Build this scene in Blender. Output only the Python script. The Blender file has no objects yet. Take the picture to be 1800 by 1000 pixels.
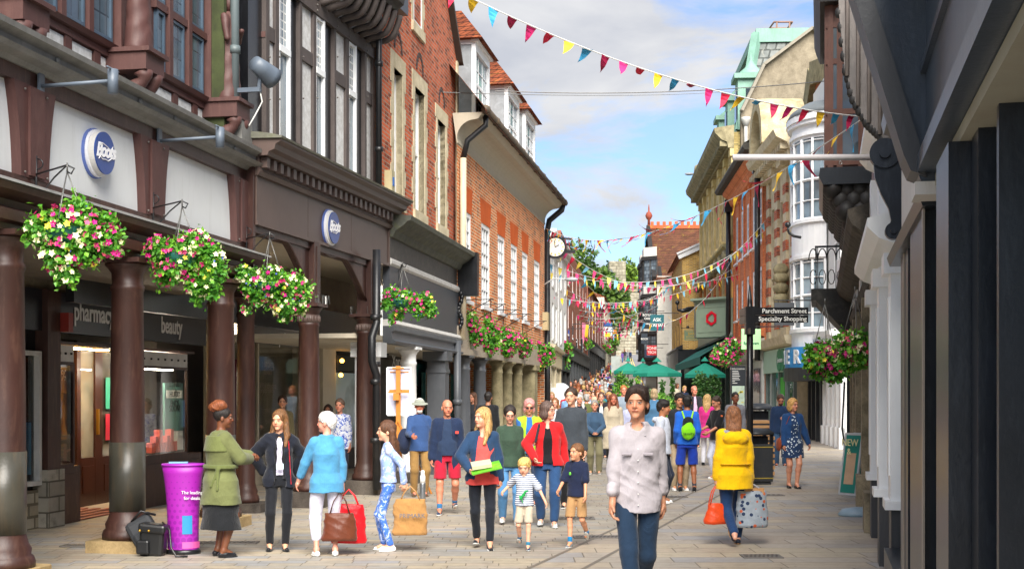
import bpy,bmesh,math,random
import numpy as np
from mathutils import Vector,Matrix
PI=math.pi
random.seed(7)
SC=bpy.context.scene
COL=SC.collection
# ---------------------------------------------------------------- camera, sky, sun, exposure
F=2300.0
CX,HY=900.0,694.0
EYE=1.72
cam=bpy.data.cameras.new('camera')
cam.sensor_width=36.0
cam.lens=F/1800*36
cam.shift_y=(HY-500)/1800
cam.clip_start=0.1
cam.clip_end=5000
camo=bpy.data.objects.new('camera',cam)
camo.location=(0,0,EYE)
camo.rotation_euler=(PI/2,0,0)
COL.objects.link(camo)
SC.camera=camo
SUN_EL,SUN_AZ=math.radians(42),math.radians(173)
world=bpy.data.worlds.new('World')
SC.world=world
world.use_nodes=True
SC.view_settings.view_transform='Standard'
SC.view_settings.look='None'
SC.view_settings.exposure=1.14
SC.view_settings.gamma=1
def build_world():
 nt=world.node_tree
 N,L=nt.nodes,nt.links
 bg=N['Background']
 sky=N.new('ShaderNodeTexSky')
 sky.sky_type='NISHITA'
 sky.sun_disc=False
 sky.sun_elevation=SUN_EL
 sky.sun_rotation=SUN_AZ
 sky.air_density=1.0
 sky.dust_density=0.6
 sky.ozone_density=1.6
 tc=N.new('ShaderNodeTexCoord')
 mp=N.new('ShaderNodeMapping')
 mp.inputs['Scale'].default_value=(1.0,1.0,2.6)
 mp.inputs['Location'].default_value=(0.35,0.1,0.22)
 L.new(tc.outputs['Generated'],mp.inputs['Vector'])
 def noise(scale,det,rough,dist=0.0):
  n=N.new('ShaderNodeTexNoise')
  n.inputs['Scale'].default_value=scale
  n.inputs['Detail'].default_value=det
  n.inputs['Roughness'].default_value=rough
  n.inputs['Distortion'].default_value=dist
  L.new(mp.outputs['Vector'],n.inputs['Vector'])
  return n
 n1=noise(5.0,10,0.6,0.35)
 r1=N.new('ShaderNodeValToRGB')
 r1.color_ramp.elements[0].position=0.41
 r1.color_ramp.elements[0].color=(0.2,0.2,0.2,1)
 r1.color_ramp.elements[1].position=0.55
 r1.color_ramp.elements[1].color=(1,1,1,1)
 L.new(n1.outputs['Fac'],r1.inputs['Fac'])
 n2=noise(6.0,8,0.55,0.3)
 r2=N.new('ShaderNodeValToRGB')
 r2.color_ramp.elements[0].position=0.36
 r2.color_ramp.elements[0].color=(1.8,1.88,2.1,1)
 r2.color_ramp.elements[1].position=0.62
 r2.color_ramp.elements[1].color=(2.45,2.47,2.54,1)
 L.new(n2.outputs['Fac'],r2.inputs['Fac'])
 mul=N.new('ShaderNodeMixRGB')
 mul.blend_type='MULTIPLY'
 mul.inputs['Fac'].default_value=1.0
 mul.inputs['Color2'].default_value=(0.4,0.5,0.64,1)
 L.new(sky.outputs['Color'],mul.inputs['Color1'])
 mix=N.new('ShaderNodeMixRGB')
 L.new(r1.outputs['Color'],mix.inputs['Fac'])
 L.new(mul.outputs['Color'],mix.inputs['Color1'])
 L.new(r2.outputs['Color'],mix.inputs['Color2'])
 L.new(mix.outputs['Color'],bg.inputs['Color'])
 bg.inputs['Strength'].default_value=0.155
build_world()
sl=bpy.data.lights.new('sun','SUN')
sl.energy=4.4
sl.angle=math.radians(44)
sl.color=(1.0,0.95,0.87)
so=bpy.data.objects.new('sun',sl)
so.rotation_euler=(PI/2-SUN_EL,0,-SUN_AZ+PI)
so.location=(0,0,60)
COL.objects.link(so)
# ---------------------------------------------------------------- colour and materials
def C(h):
 if not isinstance(h,str):return tuple(h)[:3]
 h=h.lstrip('#')
 o=[]
 for i in(0,2,4):
  v=int(h[i:i+2],16)/255
  o.append(v/12.92 if v<=0.04045 else((v+0.055)/1.055)**2.4)
 return tuple(o)
MATS={}
def newmat(name):
 m=bpy.data.materials.new(name)
 m.use_nodes=True
 return m,m.node_tree.nodes,m.node_tree.links,m.node_tree.nodes['Principled BSDF']
def mul3(c,k):return tuple(min(1,v*k)for v in c)
def ramp(N,a,b,ca,cb):
 r=N.new('ShaderNodeValToRGB')
 r.color_ramp.elements[0].position=a
 r.color_ramp.elements[1].position=b
 r.color_ramp.elements[0].color=(*ca,1)
 r.color_ramp.elements[1].color=(*cb,1)
 return r
def noise_n(N,L,vec,scale,det=4,rough=0.55,dist=0):
 n=N.new('ShaderNodeTexNoise')
 n.inputs['Scale'].default_value=scale
 n.inputs['Detail'].default_value=det
 n.inputs['Roughness'].default_value=rough
 n.inputs['Distortion'].default_value=dist
 if vec is not None:L.new(vec,n.inputs['Vector'])
 return n
def mixc(N,L,fac,a,b,mode='MIX'):
 m=N.new('ShaderNodeMixRGB')
 m.blend_type=mode
 for s,v in(('Fac',fac),('Color1',a),('Color2',b)):
  if isinstance(v,(int,float)):m.inputs[s].default_value=v
  elif isinstance(v,tuple):m.inputs[s].default_value=(*v[:3],1)
  else:L.new(v,m.inputs[s])
 return m.outputs['Color']
def math_n(N,L,op,a,b=None,c=None):
 m=N.new('ShaderNodeMath')
 m.operation=op
 for i,v in enumerate((a,b,c)):
  if v is None:continue
  if isinstance(v,(int,float)):m.inputs[i].default_value=v
  else:L.new(v,m.inputs[i])
 return m.outputs[0]
def bump(N,L,P,h,strength=0.3,dist=0.01):
 b=N.new('ShaderNodeBump')
 b.inputs['Strength'].default_value=strength
 b.inputs['Distance'].default_value=dist
 L.new(h,b.inputs['Height'])
 L.new(b.outputs['Normal'],P.inputs['Normal'])
def paint(name,col,rough=0.5,var=0.12,dirt=0.25,dirtcol='#5a5248',metal=0.0,scale=3.0,spec=0.5,bmp=0.15,streak=0.0):
 """painted or plain surface: slight tone drift, grime, fine bump"""
 key=('paint',name)
 if key in MATS:return MATS[key]
 m,N,L,P=newmat(name)
 c=C(col)
 tc=N.new('ShaderNodeTexCoord').outputs['Object']
 n1=noise_n(N,L,tc,scale,6,0.6)
 r1=ramp(N,0.3,0.7,mul3(c,1-var),mul3(c,1+var))
 L.new(n1.outputs['Fac'],r1.inputs['Fac'])
 out=r1.outputs['Color']
 if dirt>0:
  mp=N.new('ShaderNodeMapping')
  mp.inputs['Scale'].default_value=(4,4,0.7)if streak else(1,1,1)
  L.new(tc,mp.inputs['Vector'])
  n2=noise_n(N,L,mp.outputs['Vector'],scale*1.7,8,0.7,0.4)
  r2=ramp(N,0.5,0.78,(0,0,0),(dirt,dirt,dirt))
  L.new(n2.outputs['Fac'],r2.inputs['Fac'])
  out=mixc(N,L,r2.outputs['Color'],out,C(dirtcol))
 L.new(out,P.inputs['Base Color'])
 P.inputs['Roughness'].default_value=rough
 P.inputs['Metallic'].default_value=metal
 P.inputs['Specular IOR Level'].default_value=spec
 if bmp:
  n3=noise_n(N,L,tc,40,4,0.6)
  bump(N,L,P,n3.outputs['Fac'],bmp,0.01)
 MATS[key]=m
 return m
def brick(name,c1,c2,mortar,bw=0.225,bh=0.075,ms=0.012,tone=0.25,blotch=None,bmp=0.4,offset=0.5,scale=1.0,dark=None):
 key=('brick',name)
 if key in MATS:return MATS[key]
 m,N,L,P=newmat(name)
 tc=N.new('ShaderNodeTexCoord').outputs['Object']
 sp=N.new('ShaderNodeSeparateXYZ');L.new(tc,sp.inputs[0])
 cb=N.new('ShaderNodeCombineXYZ')
 L.new(math_n(N,L,'ADD',sp.outputs[0],sp.outputs[1]),cb.inputs[0])
 L.new(sp.outputs[2],cb.inputs[1])
 b=N.new('ShaderNodeTexBrick')
 L.new(cb.outputs[0],b.inputs['Vector'])
 b.offset=offset
 b.inputs['Scale'].default_value=scale
 b.inputs['Brick Width'].default_value=bw
 b.inputs['Row Height'].default_value=bh
 b.inputs['Mortar Size'].default_value=ms
 b.inputs['Mortar Smooth'].default_value=0.2
 b.inputs['Bias'].default_value=0.0
 b.inputs['Color1'].default_value=(*C(c1),1)
 b.inputs['Color2'].default_value=(*C(c2),1)
 b.inputs['Mortar'].default_value=(*C(mortar),1)
 n1=noise_n(N,L,tc,1.3,7,0.65)
 lo=(1-tone,)*3;hi=(1+tone,)*3
 r1=ramp(N,0.3,0.72,lo,hi);L.new(n1.outputs['Fac'],r1.inputs['Fac'])
 out=mixc(N,L,1.0,b.outputs['Color'],r1.outputs['Color'],'MULTIPLY')
 if dark:
# single dark burnt bricks scattered over the wall
  mp=N.new('ShaderNodeMapping');L.new(cb.outputs[0],mp.inputs['Vector'])
  mp.inputs['Scale'].default_value=(1/bw,1/bh,1)
  w=N.new('ShaderNodeTexWhiteNoise');w.noise_dimensions='2D'
  fl=N.new('ShaderNodeVectorMath');fl.operation='FLOOR'
  L.new(mp.outputs[0],fl.inputs[0]);L.new(fl.outputs[0],w.inputs['Vector'])
  g=math_n(N,L,'GREATER_THAN',w.outputs['Value'],0.80)
  g=math_n(N,L,'MULTIPLY',g,0.7)
  g=math_n(N,L,'MULTIPLY',g,math_n(N,L,'SUBTRACT',1.0,b.outputs['Fac']))
  out=mixc(N,L,g,out,C(dark))
 if blotch:
  n2=noise_n(N,L,tc,2.2,8,0.7,0.6)
  r2=ramp(N,0.56,0.72,(0,0,0),(0.6,0.6,0.6));L.new(n2.outputs['Fac'],r2.inputs['Fac'])
  out=mixc(N,L,r2.outputs['Color'],out,C(blotch))
 L.new(out,P.inputs['Base Color'])
 P.inputs['Roughness'].default_value=0.9
 P.inputs['Specular IOR Level'].default_value=0.2
 n3=noise_n(N,L,tc,60,3,0.6)
 h=math_n(N,L,'SUBTRACT',math_n(N,L,'MULTIPLY',n3.outputs['Fac'],0.4),b.outputs['Fac'])
 bump(N,L,P,h,bmp,0.012)
 MATS[key]=m
 return m
def tiles(name,c1,c2,lichen='#b8862a',rowh=0.16,tw=0.17,amount=0.5):
 """plain roof tiles; rows follow height, joints follow x+y"""
 return brick(name,c1,c2,'#1e1410',tw,rowh,0.012,0.35,lichen,0.9,0.5)
def stone(name,col,col2=None,scale=2.0,rough=0.85,lines=None,bmp=0.4):
 key=('stone',name)
 if key in MATS:return MATS[key]
 m,N,L,P=newmat(name)
 tc=N.new('ShaderNodeTexCoord').outputs['Object']
 c=C(col);c2=C(col2)if col2 else mul3(c,0.55)
 n1=noise_n(N,L,tc,scale,9,0.68,0.3)
 r1=ramp(N,0.35,0.66,c2,c);L.new(n1.outputs['Fac'],r1.inputs['Fac'])
 n2=noise_n(N,L,tc,scale*14,4,0.6)
 out=mixc(N,L,0.35,r1.outputs['Color'],n2.outputs['Fac'],'OVERLAY')
 L.new(out,P.inputs['Base Color'])
 P.inputs['Roughness'].default_value=rough
 P.inputs['Specular IOR Level'].default_value=0.25
 bump(N,L,P,n2.outputs['Fac'],bmp,0.01)
 MATS[key]=m
 return m
def darkglass(name='window glass',col='#1c242b',rough=0.06,curtain=0.0):
 key=('glass',name)
 if key in MATS:return MATS[key]
 m,N,L,P=newmat(name)
 tc=N.new('ShaderNodeTexCoord').outputs['Object']
 n=noise_n(N,L,tc,0.9,3,0.5)
 c=C(col)
 r=ramp(N,0.4,0.62,mul3(c,0.6),mul3(c,1.9));L.new(n.outputs['Fac'],r.inputs['Fac'])
 L.new(r.outputs['Color'],P.inputs['Base Color'])
 P.inputs['Roughness'].default_value=rough
 P.inputs['Specular IOR Level'].default_value=0.9
 n2=noise_n(N,L,tc,1.6,2,0.5)
 bump(N,L,P,n2.outputs['Fac'],0.12,0.05)
 MATS[key]=m
 return m
def clearglass(name='shop glass',tint=(0.86,0.9,0.9),refl=1.0):
 key=('cg',name)
 if key in MATS:return MATS[key]
 m,N,L,P=newmat(name)
 t=N.new('ShaderNodeBsdfTransparent');t.inputs[0].default_value=(*tint,1)
 g=N.new('ShaderNodeBsdfGlossy');g.inputs['Roughness'].default_value=0.03
 fr=N.new('ShaderNodeFresnel');fr.inputs[0].default_value=1.45
 f=math_n(N,L,'MULTIPLY',fr.outputs[0],1.6*refl)
 mx=N.new('ShaderNodeMixShader');L.new(f,mx.inputs[0])
 L.new(t.outputs[0],mx.inputs[1]);L.new(g.outputs[0],mx.inputs[2])
 L.new(mx.outputs[0],N['Material Output'].inputs['Surface'])
 MATS[key]=m
 return m
def glow(name,col,strength=2.0):
 key=('glow',name)
 if key in MATS:return MATS[key]
 m,N,L,P=newmat(name)
 P.inputs['Base Color'].default_value=(*C(col),1)
 P.inputs['Emission Color'].default_value=(*C(col),1)
 P.inputs['Emission Strength'].default_value=strength
 MATS[key]=m
 return m
def flat(name,col,rough=0.6,metal=0.0,coat=0.0,sss=0.0):
 key=('flat',name)
 if key in MATS:return MATS[key]
 m,N,L,P=newmat(name)
 c=C(col)
 tc=N.new('ShaderNodeTexCoord').outputs['Object']
 n=noise_n(N,L,tc,8,4,0.6)
 r=ramp(N,0.3,0.7,mul3(c,0.9),mul3(c,1.1));L.new(n.outputs['Fac'],r.inputs['Fac'])
 L.new(r.outputs['Color'],P.inputs['Base Color'])
 P.inputs['Roughness'].default_value=rough
 P.inputs['Metallic'].default_value=metal
 if coat:P.inputs['Coat Weight'].default_value=coat
 MATS[key]=m
 return m
def leafmat(name,c1,c2,rough=0.5):
 """leaf colour drifts from clump to clump"""
 key=('leaf',name)
 if key in MATS:return MATS[key]
 m,N,L,P=newmat(name)
 tc=N.new('ShaderNodeTexCoord').outputs['Object']
 n=noise_n(N,L,tc,9,5,0.7)
 r=ramp(N,0.3,0.7,C(c1),C(c2));L.new(n.outputs['Fac'],r.inputs['Fac'])
 L.new(r.outputs['Color'],P.inputs['Base Color'])
 P.inputs['Roughness'].default_value=rough
 tr=N.new('ShaderNodeBsdfTranslucent');L.new(r.outputs['Color'],tr.inputs[0])
 mx=N.new('ShaderNodeMixShader');mx.inputs[0].default_value=0.25
 L.new(P.outputs[0],mx.inputs[1]);L.new(tr.outputs[0],mx.inputs[2])
 L.new(mx.outputs[0],N['Material Output'].inputs['Surface'])
 MATS[key]=m
 return m
# ---------------------------------------------------------------- mesh builder
class MB:
 def __init__(s,o=1):
  s.v=[];s.f=[];s.m=[];s.o=o;s.sm=[]
 def add(s,vs,fs,mi=0,smooth=False):
  b=len(s.v)
  o=s.o
  s.v.extend((x,o*y,z)for x,y,z in vs)
  for f in fs:
   s.f.append(tuple(b+i for i in f));s.m.append(mi);s.sm.append(smooth)
  return s
 def box(s,x0,x1,y0,y1,z0,z1,mi=0):
  v=[(x,y,z)for z in(z0,z1)for y in(y0,y1)for x in(x0,x1)]
  return s.add(v,[(0,2,3,1),(4,5,7,6),(0,1,5,4),(2,6,7,3),(0,4,6,2),(1,3,7,5)],mi)
 def obox(s,c,sx,sy,sz,rz=0,rx=0,ry=0,mi=0,mat=None):
  M=mat or(Matrix.Translation(c)@Matrix.Rotation(rz,4,'Z')@Matrix.Rotation(ry,4,'Y')@Matrix.Rotation(rx,4,'X'))
  v=[tuple(M@Vector((x*sx/2,y*sy/2,z*sz/2)))for z in(-1,1)for y in(-1,1)for x in(-1,1)]
  return s.add(v,[(0,2,3,1),(4,5,7,6),(0,1,5,4),(2,6,7,3),(0,4,6,2),(1,3,7,5)],mi)
 def prism(s,poly,y0,y1,mi=0):
  """polygon in (x,z) pushed through y0..y1"""
  n=len(poly)
  v=[(x,y0,z)for x,z in poly]+[(x,y1,z)for x,z in poly]
  f=[tuple(range(n)),tuple(range(2*n-1,n-1,-1))]
  f+=[(i,i+n,(i+1)%n+n,(i+1)%n)for i in range(n)]
  return s.add(v,f,mi)
 def run(s,prof,x0,x1,mi=0,x0e=None,x1e=None):
  """profile in (y,z) extruded along x (cornices, gutters)"""
  n=len(prof)
  v=[(x0,y,z)for y,z in prof]+[(x1,y,z)for y,z in prof]
  f=[tuple(range(n)),tuple(range(2*n-1,n-1,-1))]
  f+=[(i,i+n,(i+1)%n+n,(i+1)%n)for i in range(n)]
  return s.add(v,f,mi)
 def plan(s,poly,z0,z1,mi=0):
  n=len(poly)
  v=[(x,y,z0)for x,y in poly]+[(x,y,z1)for x,y in poly]
  f=[tuple(range(n)),tuple(range(2*n-1,n-1,-1))]
  f+=[(i,i+n,(i+1)%n+n,(i+1)%n)for i in range(n)]
  return s.add(v,f,mi)
 def lathe(s,cx,cy,prof,n=24,mi=0,sx=1,sy=1,a0=0,a1=2*PI):
  v=[];f=[]
  full=abs(a1-a0-2*PI)<1e-6
  k=n if full else n+1
  for r,z in prof:
   for i in range(k):
    a=a0+(a1-a0)*i/n
    v.append((cx+r*sx*math.cos(a),cy+r*sy*math.sin(a),z))
  for j in range(len(prof)-1):
   for i in range(n):
    i2=(i+1)%k
    f.append((j*k+i,j*k+i2,(j+1)*k+i2,(j+1)*k+i))
  if full:
   f.append(tuple(range(k-1,-1,-1)))
   f.append(tuple((len(prof)-1)*k+i for i in range(k)))
  return s.add(v,f,mi,True)
 def tube(s,pts,r,n=8,mi=0,cap=True):
  pts=[Vector(p)for p in pts]
  rs=r if isinstance(r,(list,tuple))else[r]*len(pts)
  v=[];f=[]
  up=Vector((0,0,1))
  pn=None
  for i,p in enumerate(pts):
   d=(pts[min(i+1,len(pts)-1)]-pts[max(i-1,0)])
   if d.length<1e-9:d=Vector((0,0,1))
   d.normalize()
   if pn is None:
    a=d.cross(up)
    if a.length<1e-3:a=d.cross(Vector((1,0,0)))
   else:
    a=pn-d*pn.dot(d)
    if a.length<1e-6:a=d.cross(up)
   a.normalize();pn=a
   b=d.cross(a)
   for k in range(n):
    t=2*PI*k/n
    v.append(tuple(p+(a*math.cos(t)+b*math.sin(t))*rs[i]))
  for i in range(len(pts)-1):
   for k in range(n):
    k2=(k+1)%n
    f.append((i*n+k,i*n+k2,(i+1)*n+k2,(i+1)*n+k))
  if cap:
   f.append(tuple(range(n-1,-1,-1)));f.append(tuple((len(pts)-1)*n+k for k in range(n)))
  return s.add(v,f,mi,n>4)
 def beam(s,p,q,wx,wy,mi=0):
  """square-section bar from p to q"""
  p=Vector(p);q=Vector(q);d=q-p
  M=Matrix.Translation((p+q)/2)@d.to_track_quat('Z','Y').to_matrix().to_4x4()
  return s.obox(None,wx,wy,d.length,mi=mi,mat=M)
 def ball(s,c,rx,ry=None,rz=None,n=12,mi=0):
  ry=ry or rx;rz=rz or rx
  prof=[(max(math.sin(PI*j/n),1e-4),-math.cos(PI*j/n))for j in range(n+1)]
  b=MB(1);b.lathe(0,0,prof,n*2)
  return s.add([(c[0]+x*rx,c[1]+y*ry,c[2]+z*rz)for x,y,z in b.v],b.f,mi,True)
 def quad(s,a,b,c,d,mi=0):
  return s.add([a,b,c,d],[(0,1,2,3)],mi)
 def wall(s,x0,x1,z0,z1,holes,y=0.0,depth=0.2,mi=0,rmi=None,slope=None):
  """wall face at y with rectangular openings and reveals going back to y-depth"""
  rmi=mi if rmi is None else rmi
  xs=sorted(set([x0,x1]+[h[0]for h in holes]+[h[1]for h in holes]))
  zs=sorted(set([z0,z1]+[h[2]for h in holes]+[h[3]for h in holes]))
  xs=[x for x in xs if x0-1e-6<=x<=x1+1e-6];zs=[z for z in zs if z0-1e-6<=z<=z1+1e-6]
  for i in range(len(xs)-1):
   for j in range(len(zs)-1):
    cx=(xs[i]+xs[i+1])/2;cz=(zs[j]+zs[j+1])/2
    if any(h[0]<cx<h[1]and h[2]<cz<h[3]for h in holes):continue
    s.quad((xs[i],y,zs[j]),(xs[i+1],y,zs[j]),(xs[i+1],y,zs[j+1]),(xs[i],y,zs[j+1]),mi)
  for a,b,c,d in[h[:4]for h in holes]:
   yb=y-depth
   s.quad((a,y,c),(a,y,d),(a,yb,d),(a,yb,c),rmi)
   s.quad((b,y,c),(b,y,d),(b,yb,d),(b,yb,c),rmi)
   s.quad((a,y,c),(b,y,c),(b,yb,c),(a,yb,c),rmi)
   s.quad((a,y,d),(b,y,d),(b,yb,d),(a,yb,d),rmi)
  return s
 def build(s,name,mats,parent=None,recalc=True,loc=None,kind=None,label=None,bevel=0):
  me=bpy.data.meshes.new(name)
  me.from_pydata(s.v,[],s.f)
  if not isinstance(mats,(list,tuple)):mats=[mats]
  for m in mats:me.materials.append(m)
  me.polygons.foreach_set('material_index',s.m)
  me.polygons.foreach_set('use_smooth',s.sm)
  if recalc:
   bm=bmesh.new();bm.from_mesh(me)
   bmesh.ops.recalc_face_normals(bm,faces=bm.faces)
   bm.to_mesh(me);bm.free()
  me.update()
  o=bpy.data.objects.new(name,me)
  COL.objects.link(o)
  if parent is not None:o.parent=parent
  if loc is not None:o.location=loc
  if kind:o['kind']=kind
  if label:o['label']=label
  if bevel:
   b=o.modifiers.new('bevel','BEVEL');b.width=bevel;b.segments=2;b.limit_method='ANGLE'
  return o
def tag(o,label,cat,group=None):
 o['label']=label;o['category']=cat
 if group:o['group']=group
 return o
def thing(name,label,cat,loc=(0,0,0),rz=0,group=None):
 o=bpy.data.objects.new(name,None)
 o.empty_display_size=0.2
 COL.objects.link(o)
 o.location=loc;o.rotation_euler=(0,0,rz)
 return tag(o,label,cat,group)
def copy_tree(o,parent=None):
 c=o.copy();COL.objects.link(c)
 c.parent=parent
 for ch in list(o.children):copy_tree(ch,c)
 return c
_fonts={}
def text_mb(txt,size,align='CENTER',depth=0.004,sx=1.0,spacing=1.0,bold=0.0,shear=0.0):
 """returns (verts, faces) of lettering in the x,z plane facing -y, centred on its height"""
 cu=bpy.data.curves.new('lettering','FONT')
 cu.body=txt;cu.size=size;cu.align_x=align;cu.align_y='CENTER'
 cu.extrude=depth;cu.space_character=spacing;cu.offset=bold;cu.shear=shear
 cu.resolution_u=3
 ob=bpy.data.objects.new('lettering',cu)
 COL.objects.link(ob)
 dg=bpy.context.evaluated_depsgraph_get();dg.update()
 me=bpy.data.meshes.new_from_object(ob.evaluated_get(dg))
 v=[(p.co.x*sx,p.co.z,p.co.y)for p in me.vertices]
 f=[tuple(p.vertices)for p in me.polygons]
 bpy.data.objects.remove(ob);bpy.data.curves.remove(cu);bpy.data.meshes.remove(me)
 return v,f
# ---------------------------------------------------------------- facades
def GZ(y):
 """ground height along the street: level, then climbing to the gate"""
 pts=[(-50,0),(38,0),(55,0.25),(75,0.85),(100,1.75),(125,2.9),(150,3.95),(220,7.9),(260,10.6),(330,12.5),(3000,12.5)]
 for(a,za),(b,zb)in zip(pts,pts[1:]):
  if y<=b:
   t=(y-a)/(b-a)
   return za+(zb-za)*t
 return 12.5
def WX(px,Y):return(px-CX)*Y/F
def WZ(py,Y):return EYE+(HY-py)*Y/F
class Fac:
 def __init__(s,name,label,cat,x0,y0,tan,side,z0=0.0,group=None):
  s.x0,s.y0,s.z0=x0,y0,z0
  th=math.atan(tan)
  s.dx,s.dy=math.sin(th),math.cos(th)
  s.o=-1 if side=='L' else 1
  s.nx,s.ny=(s.dy,-s.dx)if side=='L' else(-s.dy,s.dx)
  s.root=thing(name,label,cat,(x0,y0,z0),PI/2-th,group)
 def mb(s):return MB(s.o)
 def u(s,px,w=0.0):
  k=(px-CX)/F
  return(k*(s.y0+w*s.ny)-(s.x0+w*s.nx))/(s.dx-k*s.dy)
 def Y(s,u,w=0.0):return s.y0+u*s.dy+w*s.ny
 def z(s,py,u,w=0.0):return WZ(py,s.Y(u,w))-s.z0
 def zp(s,px,py,w=0.0):return s.z(py,s.u(px,w),w)
 def world(s,u,w,z):return(s.x0+u*s.dx+w*s.nx,s.y0+u*s.dy+w*s.ny,z+s.z0)
 def letters(s,txt,u,w,z,size,mat,parent=None,sx=1.0,**k):
  """raised lettering lying on the facade plane, reading left to right from the street"""
  v,f=text_mb(txt,size,**k)
  m=MB(1)
  dirn=1 if s.o==-1 else-1
  m.add([(u+x*sx*dirn,s.o*(w+(-y if True else y)),z+zz)for x,y,zz in v],f)
  return m.build('lettering',mat,parent or s.root,recalc=False)
def letters_at(txt,loc,rz,size,mat,parent=None,sx=1.0,name='lettering',**k):
 """free lettering facing the -y of its own frame"""
 v,f=text_mb(txt,size,**k)
 m=MB(1);c,sn=math.cos(rz),math.sin(rz)
 m.add([(loc[0]+x*sx*c-y*sn,loc[1]+x*sx*sn+y*c,loc[2]+z)for x,y,z in v],f)
 return m.build(name,mat,parent,recalc=False)
def window(fc,u0,u1,z0,z1,w,frame_mat,glass_mat,nx=2,nz=4,fw=0.06,bar=0.025,sill=None,sash=True,name='window',meet=0.5,parent=None):
 """glazed window set in an opening: frame, glazing bars, pane as sub-part"""
 m=fc.mb()
 m.box(u0,u0+fw,w-0.06,w+0.02,z0,z1);m.box(u1-fw,u1,w-0.06,w+0.02,z0,z1)
 m.box(u0+fw,u1-fw,w-0.06,w+0.018,z1-fw,z1);m.box(u0+fw,u1-fw,w-0.06,w+0.018,z0,z0+fw)
 if sash:
  zm=z0+(z1-z0)*meet
  m.box(u0+fw,u1-fw,w-0.05,w+0.012,zm-0.03,zm+0.03)
 for i in range(1,nx):
  x=u0+fw+(u1-u0-2*fw)*i/nx
  m.box(x-bar/2,x+bar/2,w-0.045,w+0.005,z0+fw,z1-fw)
 for i in range(1,nz):
  z=z0+fw+(z1-z0-2*fw)*i/nz
  m.box(u0+fw,u1-fw,w-0.043,w+0.003,z-bar/2,z+bar/2)
 if sill:m.box(u0-0.05,u1+0.05,w-0.05,w+sill,z0-0.09,z0-0.002)
 o=m.build(name,frame_mat,parent or fc.root)
 g=fc.mb();g.box(u0+fw*.5,u1-fw*.5,w-0.05,w-0.03,z0+fw*.5,z1-fw*.5)
 g.build('pane',glass_mat,o)
 return o
# ---------------------------------------------------------------- ground
def paving(name,w,h,cols,joint='#5c5447',jw=0.012,seed=0.0):
 m,N,L,P=newmat(name)
 tc=N.new('ShaderNodeTexCoord').outputs['Object']
 sp=N.new('ShaderNodeSeparateXYZ');L.new(tc,sp.inputs[0])
 ry=math_n(N,L,'DIVIDE',sp.outputs[1],h)
 row=math_n(N,L,'FLOOR',ry)
 wn=N.new('ShaderNodeTexWhiteNoise');wn.noise_dimensions='1D'
 L.new(math_n(N,L,'ADD',row,seed),wn.inputs['W'])
# each row has its own slab length and start
 ln=math_n(N,L,'ADD',math_n(N,L,'MULTIPLY',wn.outputs['Value'],w*0.5),w*0.75)
 rx=math_n(N,L,'ADD',math_n(N,L,'DIVIDE',sp.outputs[0],ln),math_n(N,L,'MULTIPLY',wn.outputs['Value'],37.0))
 colx=math_n(N,L,'FLOOR',rx)
 cb=N.new('ShaderNodeCombineXYZ');L.new(colx,cb.inputs[0]);L.new(row,cb.inputs[1])
 w2=N.new('ShaderNodeTexWhiteNoise');w2.noise_dimensions='2D';L.new(cb.outputs[0],w2.inputs['Vector'])
 r=N.new('ShaderNodeValToRGB');r.color_ramp.interpolation='CONSTANT'
 els=r.color_ramp.elements
 while len(els)<len(cols):els.new(0.5)
 for i,c in enumerate(cols):
  els[i].position=i/len(cols);els[i].color=(*C(c),1)
 L.new(w2.outputs['Value'],r.inputs['Fac'])
 n1=noise_n(N,L,tc,0.8,8,0.6);r1=ramp(N,0.3,0.7,(0.86,)*3,(1.12,)*3);L.new(n1.outputs['Fac'],r1.inputs['Fac'])
 n4=noise_n(N,L,tc,9,8,0.75);r4=ramp(N,0.3,0.7,(0.86,)*3,(1.12,)*3);L.new(n4.outputs['Fac'],r4.inputs['Fac'])
 out=mixc(N,L,1.0,r.outputs['Color'],r1.outputs['Color'],'MULTIPLY')
 out=mixc(N,L,1.0,out,r4.outputs['Color'],'MULTIPLY')
# worn dark spots (old chewing gum, stains)
 vo=N.new('ShaderNodeTexVoronoi');vo.inputs['Scale'].default_value=4.5;L.new(tc,vo.inputs['Vector'])
 g=math_n(N,L,'LESS_THAN',vo.outputs['Distance'],0.075)
 out=mixc(N,L,math_n(N,L,'MULTIPLY',g,0.5),out,C('#575048'))
 n5=noise_n(N,L,tc,1.7,9,0.75,0.8);r5=ramp(N,0.52,0.7,(0,0,0),(0.5,0.5,0.5));L.new(n5.outputs['Fac'],r5.inputs['Fac']);out=mixc(N,L,r5.outputs['Color'],out,C('#6f675b'))
 fy=math_n(N,L,'FRACT',ry);fx=math_n(N,L,'FRACT',rx)
 ey=math_n(N,L,'MULTIPLY',math_n(N,L,'MINIMUM',fy,math_n(N,L,'SUBTRACT',1.0,fy)),h)
 ex=math_n(N,L,'MULTIPLY',math_n(N,L,'MINIMUM',fx,math_n(N,L,'SUBTRACT',1.0,fx)),ln)
 e=math_n(N,L,'MINIMUM',ex,ey)
 j=math_n(N,L,'LESS_THAN',e,jw/2)
 out=mixc(N,L,math_n(N,L,'MULTIPLY',j,0.8),out,C(joint))
 L.new(out,P.inputs['Base Color'])
 P.inputs['Roughness'].default_value=0.62
 P.inputs['Specular IOR Level'].default_value=0.4
 hh=math_n(N,L,'SUBTRACT',math_n(N,L,'ADD',math_n(N,L,'MULTIPLY',n4.outputs['Fac'],0.25),math_n(N,L,'MULTIPLY',w2.outputs['Value'],0.2)),j)
 bump(N,L,P,hh,0.35,0.01)
 return m
GREYS=['#a1998b','#9a9285','#a89c8b','#95928b','#a49a8d','#9b958b','#aa9e89','#949494','#a39a8b','#9d9284']
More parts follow.
